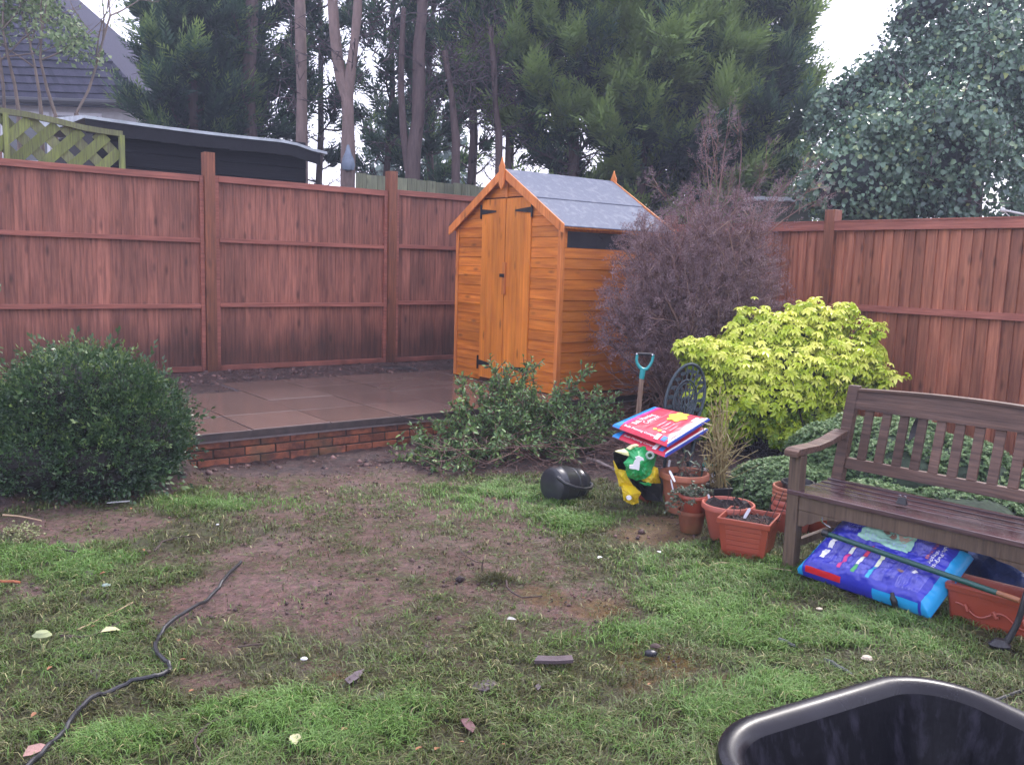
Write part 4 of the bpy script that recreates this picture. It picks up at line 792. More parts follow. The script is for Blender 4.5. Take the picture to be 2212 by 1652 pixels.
# straggly shrub before the shed
M_str = leafmat('straggly_leaves', (.055, .11, .045), (.16, .27, .085), (.34, .46, .12), rough=.4, spec=.45, trans=.2)
def straggly(name, label, stems, seed, leafs=(.028, .05), M=M_str, per=34, wd=.45, stemM=None, r=.004, side=True):
    g = np.random.default_rng(seed); b0_ = np.mean([s[0] for s in stems], axis=0); b0_[2] = max(0, b0_[2]); t = thing(name, label, 'shrub', b0_, 0); A = []; B = []; lp = []; ld = []
    for a, b in stems:
        a = np.array(a); b = np.array(b); L = np.linalg.norm(b-a); n_ = 7; o = a; bend = g.normal(size=3)*.1*L
        for i in range(n_):
            f = (i+1)/n_; nx_ = a+(b-a)*f+bend*sin(pi*f)+np.array([0, 0, -.05*L*f*f])+g.normal(size=3)*.008; A.append(o); B.append(nx_); d = norm(nx_-o)
            if side and i > 0:
                for e in range(2):
                    q0 = nx_; dd = norm(d+g.normal(size=3)*.6+np.array([0, 0, .2]))
                    for s in range(3):
                        q1 = q0+dd*L*.055*g.uniform(.6, 1.4); A.append(q0); B.append(q1)
                        for e2 in range(3): lp.append(q0+(q1-q0)*g.random()); ld.append(norm(dd*.5+g.normal(size=3)*.7+np.array([0, 0, .1])))
                        q0 = q1; dd = norm(dd+g.normal(size=3)*.25)
            for e in range(int(per/n_*min(1, f*1.3))): lp.append(o+(nx_-o)*g.random()); ld.append(norm(d*.6+g.normal(size=3)*.75))
            o = nx_
    Vv, Ff = segs(A, B, r, r*.6, 4); link('stems', npmesh('stems', Vv, Ff), stemM or M_stem, t, world=True); lp = np.array(lp); tt = np.clip(g.normal(.4, .2, len(lp)), 0, 1)
    v_, f_, T = inst(leaf(wd), LEAFF, lp, frames(np.array(ld), up=(0, 0, 1), roll=.5), g.uniform(*leafs, len(lp)), tt); link('leaves', npmesh('leaves', v_, f_, T), M, t, world=True); return t
M_stem = mat('reddish_stems', (.16, .08, .06), (.09, .05, .04), rough=.7, bump=0)
g = np.random.default_rng(4); ST = []
for x, y, dep in [(1070,775,6.9),(1085,800,6.8),(1000,815,6.8),(1145,785,6.9),(1155,835,6.7),(1190,855,6.7),(1255,800,7.0),(1240,840,6.9),(1290,835,7.0),(1320,850,7.1),(1100,860,6.5),(1050,880,6.5),(1020,900,6.4),(950,905,6.4),(900,930,6.4),(880,960,6.35),(930,965,6.2),(985,950,6.1),(1060,950,6.1),(1130,900,6.4),(1200,920,6.5),(1265,900,6.7),(1320,890,6.9),(990,860,6.6),(1120,830,6.7),(1030,840,6.8),(1215,880,6.7),(1300,925,6.7),(1150,950,6.2),(1225,960,6.3),(940,985,6.1),(1010,985,5.95),(1170,870,6.7),(1075,830,6.8),(1280,870,6.9)]:
    for e in range(3):
        a = P(1100+(x-1100)*.45+g.uniform(-60, 60), 985, .0)+np.array([0, .25, 0]); b = D(x+g.uniform(-14, 14), y+g.uniform(-4, 22), dep+g.uniform(-.1, .1)); ST.append((a, b))
straggly('straggly_shrub', 'straggly green shrub sprawling in front of the shed and patio edge', ST, 41)
A = []; B = []       # tangle of cut prunings under it
for i in range(420):
    q = P(g.uniform(930, 1420), g.uniform(950, 1030), 0); q[2] = g.uniform(.01, .22); a = g.uniform(0, 2*pi); d = norm(np.array([cos(a), sin(a), g.normal()*.25])); L = g.uniform(.1, .4)
    for s in range(3): A.append(q); q = q+d*L/3; q[2] = max(q[2], .01); B.append(q); d = norm(d+g.normal(size=3)*.2)
Vv, Ff = segs(A, B, .0035, .002, 3); tag(link('cut_twigs', npmesh('cut_twigs', Vv, Ff), M_stem), 'tangle of cut reddish twigs lying in the bed beside the watering can', 'twigs', kind='stuff')
# tiny sprigs poking in at the left edge
for (lb, pts_, dep) in (('leafy twig poking in at the left edge level with the lower fence rail', [(-60, 800, 6), (5, 735, 6), (12, 748, 6), (2, 760, 6)], 6.),):
    straggly('leafy_twig', lb, [(D(-70, 900, 6.0), D(8, 738, 6.0)), (D(-70, 900, 6.0), D(4, 762, 6.0)), (D(-60, 760, 6.0), D(4, 604, 6.0))], 43, per=20, M=M_lt, side=False)
# dark yellow-green plants at far right behind the bench
straggly('leafy_plant', 'glossy leafy plant by the fence at the right edge behind the bench', [(P(2230, 1150, 0)+np.array([.1, .5, 0]), D(x, y, 5.2)) for x, y in ((2190, 1000), (2215, 1020), (2170, 1040), (2240, 1050), (2200, 1060), (2195, 1080), (2230, 1010))], 44, leafs=(.06, .09), per=16, M=M_heb, side=False, wd=.6)

wl_ = thing('washing_line_arm', 'thin white rod with a knob showing above the right fence', 'washing line', D(2170, 500, 9.6)*np.array([1, 1, 0]), 0); M_wr = mat('white_rod', (.75, .76, .72), rough=.4, bump=0)
k0 = D(2166, 454, 9.6); MB().tube([k0, D(2212, 463, 9.6), D(2300, 478, 9.6)], .012, 8).build('arm', M_wr, wl_, world=True, smooth=True); MB().tube([k0, D(2185, 472, 9.6)], .006, 6).build('strut', M_wr, wl_, world=True)
MB().lathe([(.001, -.03), (.022, -.02), (.03, 0), (.022, .02), (.001, .03)], 12, c=k0).build('knob', M_wr, wl_, world=True, smooth=True); q = D(2300, 478, 9.6); MB().tube([q, (q[0], q[1], .05)], .025, 8).build('post', M_wr, wl_, world=True)

# ================================================================== GARDEN THINGS
# ------------------------------------------------------------------ wooden bench
M_bw = wood('weathered_teak', (.135, .078, .056), (.060, .034, .026), rough=.6, tint=.3, axis='x', scale=8, knots=False, spec=.35, rvar=.12, bump=.5)
M_bwl = wood('weathered_teak_legs', (.135, .09, .06), (.065, .042, .032), rough=.6, tint=.2, axis='z', scale=8, knots=False, bump=.5)
M_bws = wood('wet_teak_slats', (.085, .045, .048), (.045, .022, .026), rough=.2, tint=.25, axis='x', scale=8, knots=False, spec=.7, rvar=.1, bump=.3)
BX = norm(np.array([.68, -.733, 0])); BY = np.array([-BX[1], BX[0], 0]); BO = P(1697, 1222, 0); BANG = math.atan2(BX[1], BX[0]); BLn = 1.24
be = thing('garden_bench', 'weathered dark brown slatted garden bench with arms', 'bench', BO, BANG)
def bb_(mb, x0, y0, z0, x1, y1, z1): return mb.box((x0, y0, z0), (x1, y1, z1))
SH = .405; BHt = .88
for x in (0, BLn-.062):
    mb = MB(); mb.t = .6; bb_(mb, x-.006, -.03, -.02, x+.056, .032, .575); mb.build('front_leg', M_bwl, be, bevel=.004)
    mb = MB(); mb.t = .4; mb.hexa([(x-.004, .40, -.02), (x+.054, .40, -.02), (x+.054, .455, -.02), (x-.004, .455, -.02), (x-.004, .40, .38), (x+.054, .40, .38), (x+.054, .455, .38), (x-.004, .455, .38)])
    mb.hexa([(x-.004, .40, .3805), (x+.054, .40, .3805), (x+.054, .455, .3805), (x-.004, .455, .3805), (x-.004, .52, BHt), (x+.054, .52, BHt), (x+.054, .56, BHt), (x-.004, .56, BHt)]); mb.build('rear_leg', M_bw, be, bevel=.005)
    mb = MB(); mb.t = .5; prof = [(-.075, .572, .030), (-.055, .578, .036), (.02, .578, .036), (.14, .580, .032), (.26, .594, .030), (.36, .612, .032), (.43, .622, .034)]
    for (y0, z0, h0), (y1, z1, h1) in zip(prof, prof[1:]): mb.hexa([(x-.012, y0, z0), (x+.062, y0, z0), (x+.062, y1, z1), (x-.012, y1, z1), (x-.012, y0, z0+h0), (x+.062, y0, z0+h0), (x+.062, y1, z1+h1), (x-.012, y1, z1+h1)])
    mb.build('armrest', M_bw, be, bevel=.004)
    mb = MB(); bb_(mb, x+.01, .033, .10, x+.035, .399, .135); mb.build('side_stretcher', M_bwl, be)
    mb = MB(); bb_(mb, x+.008, .033, SH-.10, x+.045, .399, SH-.032); mb.build('side_rail', M_bwl, be)
mb = MB(); mb.t = .7; bb_(mb, .057, -.022, SH-.098, BLn-.069, .004, SH-.028); mb.build('front_rail', M_bwl, be, bevel=.003)
for s, x in ((1, .0575), (-1, BLn-.0695)):     # curved brackets
    mb = MB(); mb.t = .7; poly = [(x, -.02, SH-.0985), (x+s*.235, -.02, SH-.0985), (x+s*.205, -.02, SH-.108), (x+s*.15, -.02, SH-.115), (x+s*.10, -.02, SH-.135), (x+s*.07, -.02, SH-.155), (x+s*.045, -.02, SH-.16), (x+s*.03, -.02, SH-.175), (x, -.02, SH-.18)]
    mb.prism(poly, (0, .02, 0)); mb.build('bracket', M_bwl, be)
for i, (y0, wd) in enumerate(((-.035, .058), (.034, .055), (.100, .055), (.166, .055), (.232, .055), (.298, .055), (.362, .033))):
    mb = MB(); mb.t = rr.random(); dz = -.012*sin(pi*i/6); bb_(mb, .0 if i else -.004, y0, SH-.0275+dz, BLn-.012+(0 if i else .004), y0+wd, SH-.004+dz); mb.build('seat_slat', M_bws, be, bevel=.003)
yb = lambda z: .40+.12*(z-.38)/(BHt-.38)
mb = MB(); mb.t = .5; z0, z1 = .455, .51; mb.hexa([(x, yb(z)+o, z) for z in (z0, z1) for x, o in ((.055, .008), (BLn-.067, .008), (BLn-.067, .038), (.055, .038))]); mb.build('lower_back_rail', M_bw, be, bevel=.003)
mb = MB(); n_ = 12
for i in range(n_):
    a, b = .055+(BLn-.122)*i/n_, .055+(BLn-.122)*(i+1)/n_; f = lambda x: .02*sin(pi*(x-.055)/(BLn-.122)); z0 = .762
    mb.hexa([(a, yb(z0)+.004, z0), (b, yb(z0)+.004, z0), (b, yb(z0)+.036, z0), (a, yb(z0)+.036, z0), (a, yb(.86)+.004, .855+f(a)), (b, yb(.86)+.004, .855+f(b)), (b, yb(.86)+.036, .855+f(b)), (a, yb(.86)+.036, .855+f(a))])
mb.t = .4; mb.build('top_back_rail', M_bw, be)
mb = MB()
for i in range(n_):
    a, b = .055+(BLn-.122)*i/n_, .055+(BLn-.122)*(i+1)/n_; f = lambda x: .8555+.02*sin(pi*(x-.055)/(BLn-.122)); y_ = yb(.86)
    mb.hexa([(a, y_-.006, f(a)), (b, y_-.006, f(b)), (b, y_+.046, f(b)), (a, y_+.046, f(a)), (a, y_-.006, f(a)+.012), (b, y_-.006, f(b)+.012), (b, y_+.046, f(b)+.012), (a, y_+.046, f(a)+.012)])
mb.build('back_capping', M_bw, be)
ns = 12
for i in range(ns):
    x = .055+(BLn-.122)*(i+.72)/(ns+.44)-.012; mb = MB(); mb.t = rr.random(); z0, z1 = .5105, .7615; lean = rr.uniform(-.002, .002)
    mb.hexa([(x, yb(z0)+.014, z0), (x+.045, yb(z0)+.014, z0), (x+.045, yb(z0)+.03, z0), (x, yb(z0)+.03, z0), (x+lean, yb(z1)+.014, z1), (x+.045+lean, yb(z1)+.014, z1), (x+.045+lean, yb(z1)+.03, z1), (x+lean, yb(z1)+.03, z1)]); mb.build('back_slat', M_bw, be, bevel=.002)
# things on the bench
M_blkp = mat('black_plastic', (.016, .016, .019), (.010, .010, .012), rough=.32, scale=20, bump=.1)
M_stl = mat('bright_steel', (.6, .6, .62), rough=.2, metallic=1, bump=0)
def hitb(px, py, z):   # point on the bench at height z
    return P(px, py, z)
q = hitb(1948, 1087, SH+.0); cl = thing('binder_clip', 'small black clip with shiny wire ends standing on the bench seat', 'clip', q, BANG)
MB().hexa([(-.025, -.012, -.004), (.025, -.012, -.004), (.025, .012, -.004), (-.025, .012, -.004), (-.016, -.004, .03), (.016, -.004, .03), (.016, .004, .03), (-.016, .004, .03)]).build('body', M_blkp, cl, bevel=.002)
for s in (-1, 1): MB().tube([(s*.018, 0, .029), (s*.016, 0, .038), (s*.008, 0, .039), (s*.006, 0, .030)], .0018, 6).build('wire_handle', M_stl, cl)
LFm = mat('black_leather_strap', (.014, .012, .014), (.008, .007, .009), rough=.6, scale=20, bump=.4)
ba = np.array([D(1987, 893, 4.36), D(1982, 915, 4.33), D(1974, 935, 4.31), D(1963, 952, 4.29)]); mb = MB()
for (a, b, w0, w1) in ((ba[0], ba[1], .012, .042), (ba[1], ba[2], .042, .040), (ba[2], ba[3], .040, .006)):
    mb.hexa([a-BX*w0/2, b-BX*w1/2, b+BX*w1/2, a+BX*w0/2, a-BX*w0/2+BY*.008, b-BX*w1/2+BY*.008, b+BX*w1/2+BY*.008, a+BX*w0/2+BY*.008])
tag(mb.build('long_dark_leaf', LFm), 'long narrow blackened leaf caught between the back slats of the bench', 'leaf')

# ------------------------------------------------------------------ bags: a pillow-like sheet over a quad
def pillow(c, th, nu=40, nv=28, crease=.006, seed=1, fl=.05, flat=.35, under=.55):
    """c: four corners (a=u0v0, b=u1v0, c=u1v1, d=u0v1); returns grid function and a closed mesh; th = half thickness"""
    a, b, c_, d = [np.array(q, float) for q in c]; nrm = norm(np.cross(b-a, d-a))
    def f(u, v, s=1):
        e = np.minimum(np.minimum(u, 1-u)/.16, np.minimum(v, 1-v)/.2); e = np.clip(e, 0, 1); hgt = th*np.sqrt(np.clip(1-(1-e)**2, 0, 1))
        sq = (1-flat*.0); w_ = (fbm(u*9+seed, v*7, seed)-.5)*crease*4*e+(fbm(u*30, v*9+seed, seed+3)-.5)*crease*2*e
        p_ = a*((1-u)*(1-v))[..., None]+b*(u*(1-v))[..., None]+c_*(u*v)[..., None]+d*((1-u)*v)[..., None]
        fo = (np.abs(fbm(u*5+v*3+seed, v*11-u*4, seed+9)-.5)-.12)*crease*5*e if s > 0 else 0*e
        return p_+nrm*(s*hgt*(1 if s > 0 else under)+w_*(1 if s > 0 else .3)+fo)[..., None]
    return f, nrm
def grid(f, nu, nv, s=1, u0=0, u1=1, v0=0, v1=1, off=0., nrm=None):
    uu, vv = np.meshgrid(np.linspace(u0, u1, nu), np.linspace(v0, v1, nv)); p_ = f(uu, vv, s)
    if off: p_ = p_+nrm*off*s
    i = np.arange(nu*nv).reshape(nv, nu); q = np.stack([i[:-1, :-1], i[:-1, 1:], i[1:, 1:], i[1:, :-1]], -1).reshape(-1, 4)
    return p_.reshape(-1, 3), (q if s > 0 else q[:, ::-1])
def bag(name, label, corners, th, M, loc, seed=1, group=None, nu=48, nv=34, crease=.005, under=.45):
    t = thing(name, label, 'bag', loc, 0, group); f, nr = pillow(corners, th, seed=seed, crease=crease, under=under)
    v1, f1 = grid(f, nu, nv, 1); v2, f2 = grid(f, nu, nv, -1); link('sack', npmesh('sack', np.concatenate([v1, v2]), np.concatenate([f1, f2+len(v1)])), M, t, world=True, smooth=True); return t, f, nr
def patch(name, t, f, nr, u0, u1, v0, v1, M, lay=1, s=1):
    n1 = max(4, int((u1-u0)*110)+2); n2 = max(4, int((v1-v0)*80)+2); vv, ff = grid(f, n1, n2, s, u0, u1, v0, v1, off=.0016*lay, nrm=nr); return link(name, npmesh(name, vv, ff), M, t, world=True, smooth=True)
def plain(name, c, rough=.35, bump=.15, spec=.5): return mat(name, c, tuple(q*.85 for q in c), rough=rough, scale=12, bump=bump, spec=spec)
_txt = {}
def text_on(t, f, nr, txt, M, u0, v0, hgt, LU, LV_, lay=2, s=1, ax='u', flip=False, shear=0., bold=.0, name='lettering'):
    """lettering laid onto a bag surface; hgt in metres; LU, LV_ = metres per unit u, v"""
    cu = bpy.data.curves.new(name, 'FONT'); cu.body = txt; cu.size = 1; cu.offset = bold; cu.shear = shear; cu.resolution_u = 2
    o = bpy.data.objects.new(name, cu); COL.objects.link(o); bpy.context.view_layer.update(); dg = bpy.context.evaluated_depsgraph_get(); me = bpy.data.meshes.new_from_object(o.evaluated_get(dg)); bpy.data.objects.remove(o)
    n_ = len(me.vertices); co_ = np.empty(n_*3, np.float32); me.vertices.foreach_get('co', co_); co_ = co_.reshape(-1, 3); x = co_[:, 0]*hgt*1.35; y = co_[:, 1]*hgt*1.35
    if flip: x, y = -x, -y
    if ax == 'u': uu = u0+x/LU; vv = v0+y/LV_
    else: uu = u0-y/LU; vv = v0+x/LV_
    p_ = f(np.clip(uu, 0, 1), np.clip(vv, 0, 1), s)+nr*.0012*lay*s; me.vertices.foreach_set('co', p_.astype(np.float32).ravel()); me.update(); return link(name, me, M, t, world=True)
M_red = plain('red_plastic', (.62, .028, .065)); M_cyan = plain('cyan_plastic', (.015, .24, .58)); M_white = plain('white_print', (.85, .85, .84)); M_yel = plain('yellow_print', (.78, .68, .06)); M_nav = plain('navy_print', (.02, .07, .40)); M_mag = plain('magenta_print', (.60, .02, .22)); M_pk = plain('pale_pink_print', (.80, .42, .48))
M_grn2 = plain('bag_green_print', (.03, .16, .12)); M_orange = plain('orange_print', (.75, .22, .06))
# ---- cast metal chair first (the bags rest on it)
M_iron2 = mat('dark_green_cast_metal', (.035, .055, .065), (.018, .030, .038), rough=.38, scale=25, bump=.3, metallic=.3)
cc = np.array([1.02, 5.52, 0]); cz = .415
chx = norm(np.array([.316, .35, 0])); chy = np.array([-chx[1], chx[0], 0])   # chx runs along the seat's right, chy towards back-left
ca = thing('metal_garden_chair', 'dark green cast metal chair with a round openwork back holding red sacks', 'chair', cc, 0)
mb = MB(); mb.lathe([(.19, 0), (.205, .006), (.205, .018), (.19, .022)], 32, c=(cc[0], cc[1], cz-.022)); mb.build('seat', M_iron2, ca, world=True, smooth=True)
for px, py, dx, dy in ((1425, 1086, -.03, -.14), (1477, 1092, .14, -.10), (1390, 1062, -.14, .06), (1500, 1060, .08, .14)):
    f_ = P(px, py, 0); a = cc+np.array([dx, dy, cz-.02]); MB().tube([a, a*.6+f_*.4+np.array([0, 0, .02]), a*.2+f_*.8-np.array([0, 0, .015]), f_+np.array([0, 0, .004])], [.014, .011, .010, .016], 8).build('leg', M_iron2, ca, world=True, smooth=True)
# back: oval frame in a tilted plane, measured from the photo
bk0 = D(1478, 925, 5.82); bcen = D(1480, 862, 5.86); rx_, rz_ = .172, .235
bxv = norm(np.array([.86, .50, .10])); bzv = norm(np.array([.05, .16, 1.]))
def BK(x, z): return bcen+bxv*x*rx_+bzv*z*rz_*1.0
tiltx = .22
def ov(a, k=1.): return BK(cos(a)*k+tiltx*sin(a)*k*.35, sin(a)*k)
mb = MB(); mb.tube([ov(a) for a in np.linspace(-.75, pi+.75, 40)], .0115, 8); mb.build('back_frame', M_iron2, ca, world=True, smooth=True)
mb = MB(); mb.tube([BK(cos(a)*.60, sin(a)*.60-.05) for a in np.linspace(-.9, pi+.9, 28)], .007, 6); mb.tube([BK(cos(a)*.52, sin(a)*.52-.05) for a in np.linspace(-.9, pi+.9, 28)], .005, 6)
for a in np.linspace(-.5, pi+.5, 13): # leaves between the rings
    p0 = BK(cos(a)*.60, sin(a)*.60-.05); p1 = ov(a+.12, .98); p2 = ov(a-.10, .8); mb.tube([p0, (p0+p1)/2+(p2-p0)*.25, p1], .006, 5); c_ = ov(a, .80); mb.prism([c_+(bxv*cos(b+a)*1.5+bzv*sin(b+a)*.8)*.017 for b in np.linspace(0, 2*pi, 9)[:-1]], bxv*0+norm(np.cross(bxv, bzv))*.006)
for a in np.linspace(.15, pi-.15, 7): # fan of fronds in the middle
    tip = BK(cos(a)*.48, sin(a)*.48-.02); root = BK(.0, -.75); mid = (tip+root)/2+bxv*cos(a)*.025; mb.tube([root, mid, tip], [.008, .007, .004], 5)
    for e in (.45, .62, .8): q = root*(1-e)+tip*e; mb.tube([q, q+bxv*.028*(1 if cos(a) > 0 else -1)+bzv*.016], .0045, 4); mb.tube([q, q-bxv*.020*(1 if cos(a) > 0 else -1)+bzv*.018], .0045, 4)
for x in (-.62, -.3, .3, .62): mb.tube([BK(x, -.95), BK(x*.7, -.55), BK(x*.9, -.2)], .007, 5)
mb.build('back_openwork', M_iron2, ca, world=True, smooth=True)
for s in (-1, 1): MB().tube([ov(-.75 if s > 0 else pi+.75), BK(s*.55, -1.3), cc+bxv*s*.12*1.0+np.array([.12, .1, cz-.02])*1.0], .011, 8).build('back_support', M_iron2, ca, world=True, smooth=True)
# ---- two sacks of compost; corners: front-left, front, right, back
def sackset(name, label, q, seed, dz):
    c_ = [D(*q[0]), D(*q[1]), D(*q[2]), D(*q[3])]   # L, F, R, B  -> u along L->F , v along L->B
    a, b, c2, d = c_[0], c_[1], c_[2], c_[3]; t, f, nr = bag(name, label, [a, b, c2, d], .032, M_red, (a+c2)/2, seed, 'flat red compost sacks on the chair', crease=.0014)
    return t, f, nr
# u runs from the left corner to the front corner (short side with the spine writing); v runs from there to the back/right
for name, lb, q, sd0 in (('compost_sack', 'upper of the two red flower print compost sacks lying on the metal chair', [(1322, 921, 5.30), (1443, 966, 5.08), (1534, 908, 5.52), (1412, 882, 5.74)], 3),
                        ('compost_sack', 'lower of the two red compost sacks, mostly covered by the upper one', [(1322, 943, 5.30), (1438, 988, 5.08), (1531, 930, 5.52), (1414, 906, 5.74)], 6)):
    t, f, nr = sackset(name, lb, q, sd0, 0); a_, b_, c_, d_ = [D(*k) for k in q]; LU = np.linalg.norm(b_-a_); LVv = np.linalg.norm(d_-a_)
    # cyan end along the left edge (u small), red body
    patch('cyan_end', t, f, nr, 0, .13, 0, 1, M_cyan, 1); patch('cyan_end', t, f, nr, 0, .13, 0, 1, M_cyan, 1, s=-1)
    patch('magenta_band', t, f, nr, .13, .19, .08, 1, M_mag, 1)
    # white and blue edging along the right-hand seam (u large)
    patch('white_edging', t, f, nr, .958, .978, .02, .98, M_white, 1); patch('blue_edging', t, f, nr, .975, 1, .0, 1, M_nav, 1); patch('blue_edging', t, f, nr, .985, 1, .0, 1, M_nav, 1, s=-1)
    text_on(t, f, nr, 'Bulb Planting Compost', M_white, .17, .045, .0185, LU, LVv, ax='u', bold=.012)
    patch('white_label', t, f, nr, .72, .79, .02, .12, M_white, 2); patch('blue_logo', t, f, nr, .83, .91, .03, .11, plain('blue_logo_print', (.05, .22, .65)), 2)
    if sd0 == 3:
        text_on(t, f, nr, 'Bulb Planting', M_white, .30, .14, .036, LU, LVv, ax='v', bold=.008); text_on(t, f, nr, 'Compost', M_white, .405, .26, .036, LU, LVv, ax='v', bold=.008)
        patch('pink_line', t, f, nr, .43, .437, .30, .90, M_pk, 2)
        mb = []; uu = []; nvt = 48   # the yellow flower: five rounded petals on the sack's surface
        for k in range(nvt): a = 2*pi*k/nvt; r = 1+.16*cos(6*a); uu.append((.62+.135*r*cos(a), .72+.17*r*sin(a)))
        uu = np.array([(.62, .72)]+uu); pp = f(uu[:, 0], uu[:, 1], 1)+nr*.004; tri = np.array([(0, 1+k, 1+(k+1) % nvt) for k in range(nvt)]); link('flower_print', npmesh('flower_print', pp, tri), M_yel, t, world=True)
        for k, (cu_, cv_) in enumerate(((.60, .20), (.68, .20), (.76, .19))):
            uu = np.array([(cu_, cv_)]+[(cu_+.030*cos(a), cv_+.028*sin(a)) for a in np.linspace(0, 2*pi, 17)[:-1]]); pp = f(uu[:, 0], uu[:, 1], 1)+nr*.003; link('round_mark', npmesh('round_mark', pp, np.array([(0, 1+i, 1+(i+1) % 16) for i in range(16)])), M_yel if k < 2 else M_white, t, world=True)
        for k in range(4): patch('small_print_line', t, f, nr, .57+.075*k, .582+.075*k, .27, .52-.02*k, M_pk, 2)
        patch('white_logo', t, f, nr, .86, .90, .70, .84, M_white, 2)

# ------------------------------------------------------------------ crumpled green and yellow sack under the chair
def crumple(path, radii, n, seed, amp, squash=.7, cap=True):
    pts = [np.array(q, float) for q in path]; k = len(pts)*4; ts = np.linspace(0, len(pts)-1, k); C_ = np.array([pts[int(min(t, len(pts)-2))]+(pts[int(min(t, len(pts)-2))+1]-pts[int(min(t, len(pts)-2))])*(t-int(min(t, len(pts)-2))) for t in ts]); R_ = np.interp(ts, range(len(radii)), radii)
    d = norm(np.gradient(C_, axis=0)); s = norm(np.cross(d, np.array([.2, 1, .1]))); m_ = np.cross(d, s); a = np.arange(n)*2*pi/n; g = np.random.default_rng(seed)
    rad = R_[:, None]*(1+amp*(fbm(np.cos(a)[None]*2.5+ts[:, None]*1.7, np.sin(a)[None]*2.5+ts[:, None]*.9+seed, seed)-.5)*2+amp*.5*g.normal(size=(k, n))*.35)
    Vv = C_[:, None]+s[:, None]*(rad*np.cos(a))[..., None]+m_[:, None]*(rad*np.sin(a)*squash)[..., None]; i = np.arange(k*n).reshape(k, n); j = np.roll(i, -1, 1)
    return Vv.reshape(-1, 3), np.stack([i[:-1], j[:-1], j[1:], i[1:]], -1).reshape(-1, 4)
M_gb = plain('green_sack_plastic', (.012, .34, .09), rough=.3, bump=.5, spec=.6); M_yb = plain('yellow_sack_plastic', (.72, .52, .02), rough=.32, bump=.5, spec=.6); M_in = plain('black_sack_inside', (.012, .012, .014), rough=.5)
M_py = plain('pale_yellow_plastic', (.75, .72, .35)); gs = thing('crumpled_sack', 'crumpled green and yellow compost sack with a black open mouth under the metal chair', 'bag', P(1380, 1075, 0), 0)
def sheet(name, pts, cen, M, par, amp=.008, seed=1, thick=.003, sub=3):
    """crumpled sheet: fan of pixel outline points each with its own distance, subdivided and creased"""
    vs = [D(*cen)]+[D(*q) for q in pts]; me = bpy.data.meshes.new(name); n_ = len(pts); me.from_pydata([tuple(q) for q in vs], [], [(0, 1+i, 1+(i+1) % n_) for i in range(n_)]); bm = __import__('bmesh').new(); bm.from_mesh(me)
    for _ in range(sub): __import__('bmesh').ops.subdivide_edges(bm, edges=bm.edges[:], cuts=1, use_grid_fill=True)
    g = random.Random(seed)
    for v in bm.verts:
        x, y, z = v.co; q = float(fbm(np.array([x*24+seed]), np.array([z*24+seed]), seed)[0]-.5)*2+g.uniform(-.18, .18); r_ = float(vn(np.array([x*45+z*20]), np.array([z*45]), seed+5)[0]); v.co.y += amp*(q*1.6+(abs(r_-.5)*2-.5)*.8); v.co.z += amp*.3*q
    bm.to_mesh(me); bm.free(); o = link(name, me, M, par, world=True); md = o.modifiers.new('s', 'SOLIDIFY'); md.thickness = thick; return o
def sx(a, b, d=0.): return (1305.7+a/10.19, 938.7+b/10.19, 5.14+d)
sheet('black_inside', [sx(190, 365, -.02), sx(560, 460, .0), sx(560, 640, .05), sx(520, 790, .05), sx(240, 770, .02), sx(200, 560, .0)], sx(400, 600, .10), M_in, gs, .004, 2)
sheet('black_inside', [sx(520, 900, .03), sx(980, 1000, .03), sx(1240, 900, .05), sx(1290, 1480, .06), sx(900, 1430, .04), sx(640, 1160, .02)], sx(900, 1200, .10), M_in, gs, .006, 12)
sheet('green_front', [sx(430, 300, .02), sx(700, 262, .0), sx(1000, 270, .05), sx(1140, 380, .10), sx(1120, 560, .10), sx(1080, 715, .05), sx(1030, 850, .0), sx(900, 960, -.03), sx(700, 1010, -.02), sx(510, 930, -.02), sx(465, 800, -.03), sx(480, 720, -.04), sx(425, 615, -.05), sx(545, 480, -.01)], sx(790, 640, -.085), M_gb, gs, .014, 3)
sheet('green_tail', [sx(760, 1035, -.02), sx(900, 1075, -.02), sx(1030, 1010, .0), sx(1020, 1120, -.01), sx(890, 1110, -.02)], sx(930, 1075, -.03), M_gb, gs, .006, 4, sub=2)
sheet('pale_flap', [sx(225, 362, -.03), sx(430, 312, .0), sx(520, 390, -.02), sx(535, 470, -.03), sx(440, 440, -.04)], sx(430, 385, -.04), M_py, gs, .006, 5, sub=2)
sheet('pale_flap', [sx(480, 300, .0), sx(580, 240, .0), sx(690, 212, .0), sx(755, 235, .0), sx(640, 290, -.01), sx(560, 330, -.02)], sx(620, 262, -.02), M_py, gs, .005, 6, sub=2)
sheet('yellow_side', [sx(200, 560, .0), sx(255, 740, -.01), sx(470, 800, -.01), sx(500, 930, -.02), sx(645, 1150, -.01), sx(330, 1130, -.03), sx(300, 980, -.01), sx(235, 800, .01)], sx(380, 930, -.06), M_yb, gs, .010, 7)
sheet('yellow_side', [sx(370, 1100, -.03), sx(645, 1140, -.02), sx(800, 1270, -.02), sx(740, 1380, -.03), sx(745, 1500, -.04), sx(590, 1520, -.05), sx(430, 1440, -.04), sx(400, 1270, -.03)], sx(570, 1300, -.10), M_yb, gs, .011, 8)
sheet('yellow_fold', [sx(790, 960, .0), sx(1020, 890, .0), sx(1080, 715, .02), sx(1165, 730, .04), sx(1225, 1050, .05), sx(1150, 1075, .02), sx(990, 1050, -.01), sx(850, 1010, .0)], sx(1090, 930, -.03), M_yb, gs, .009, 9)
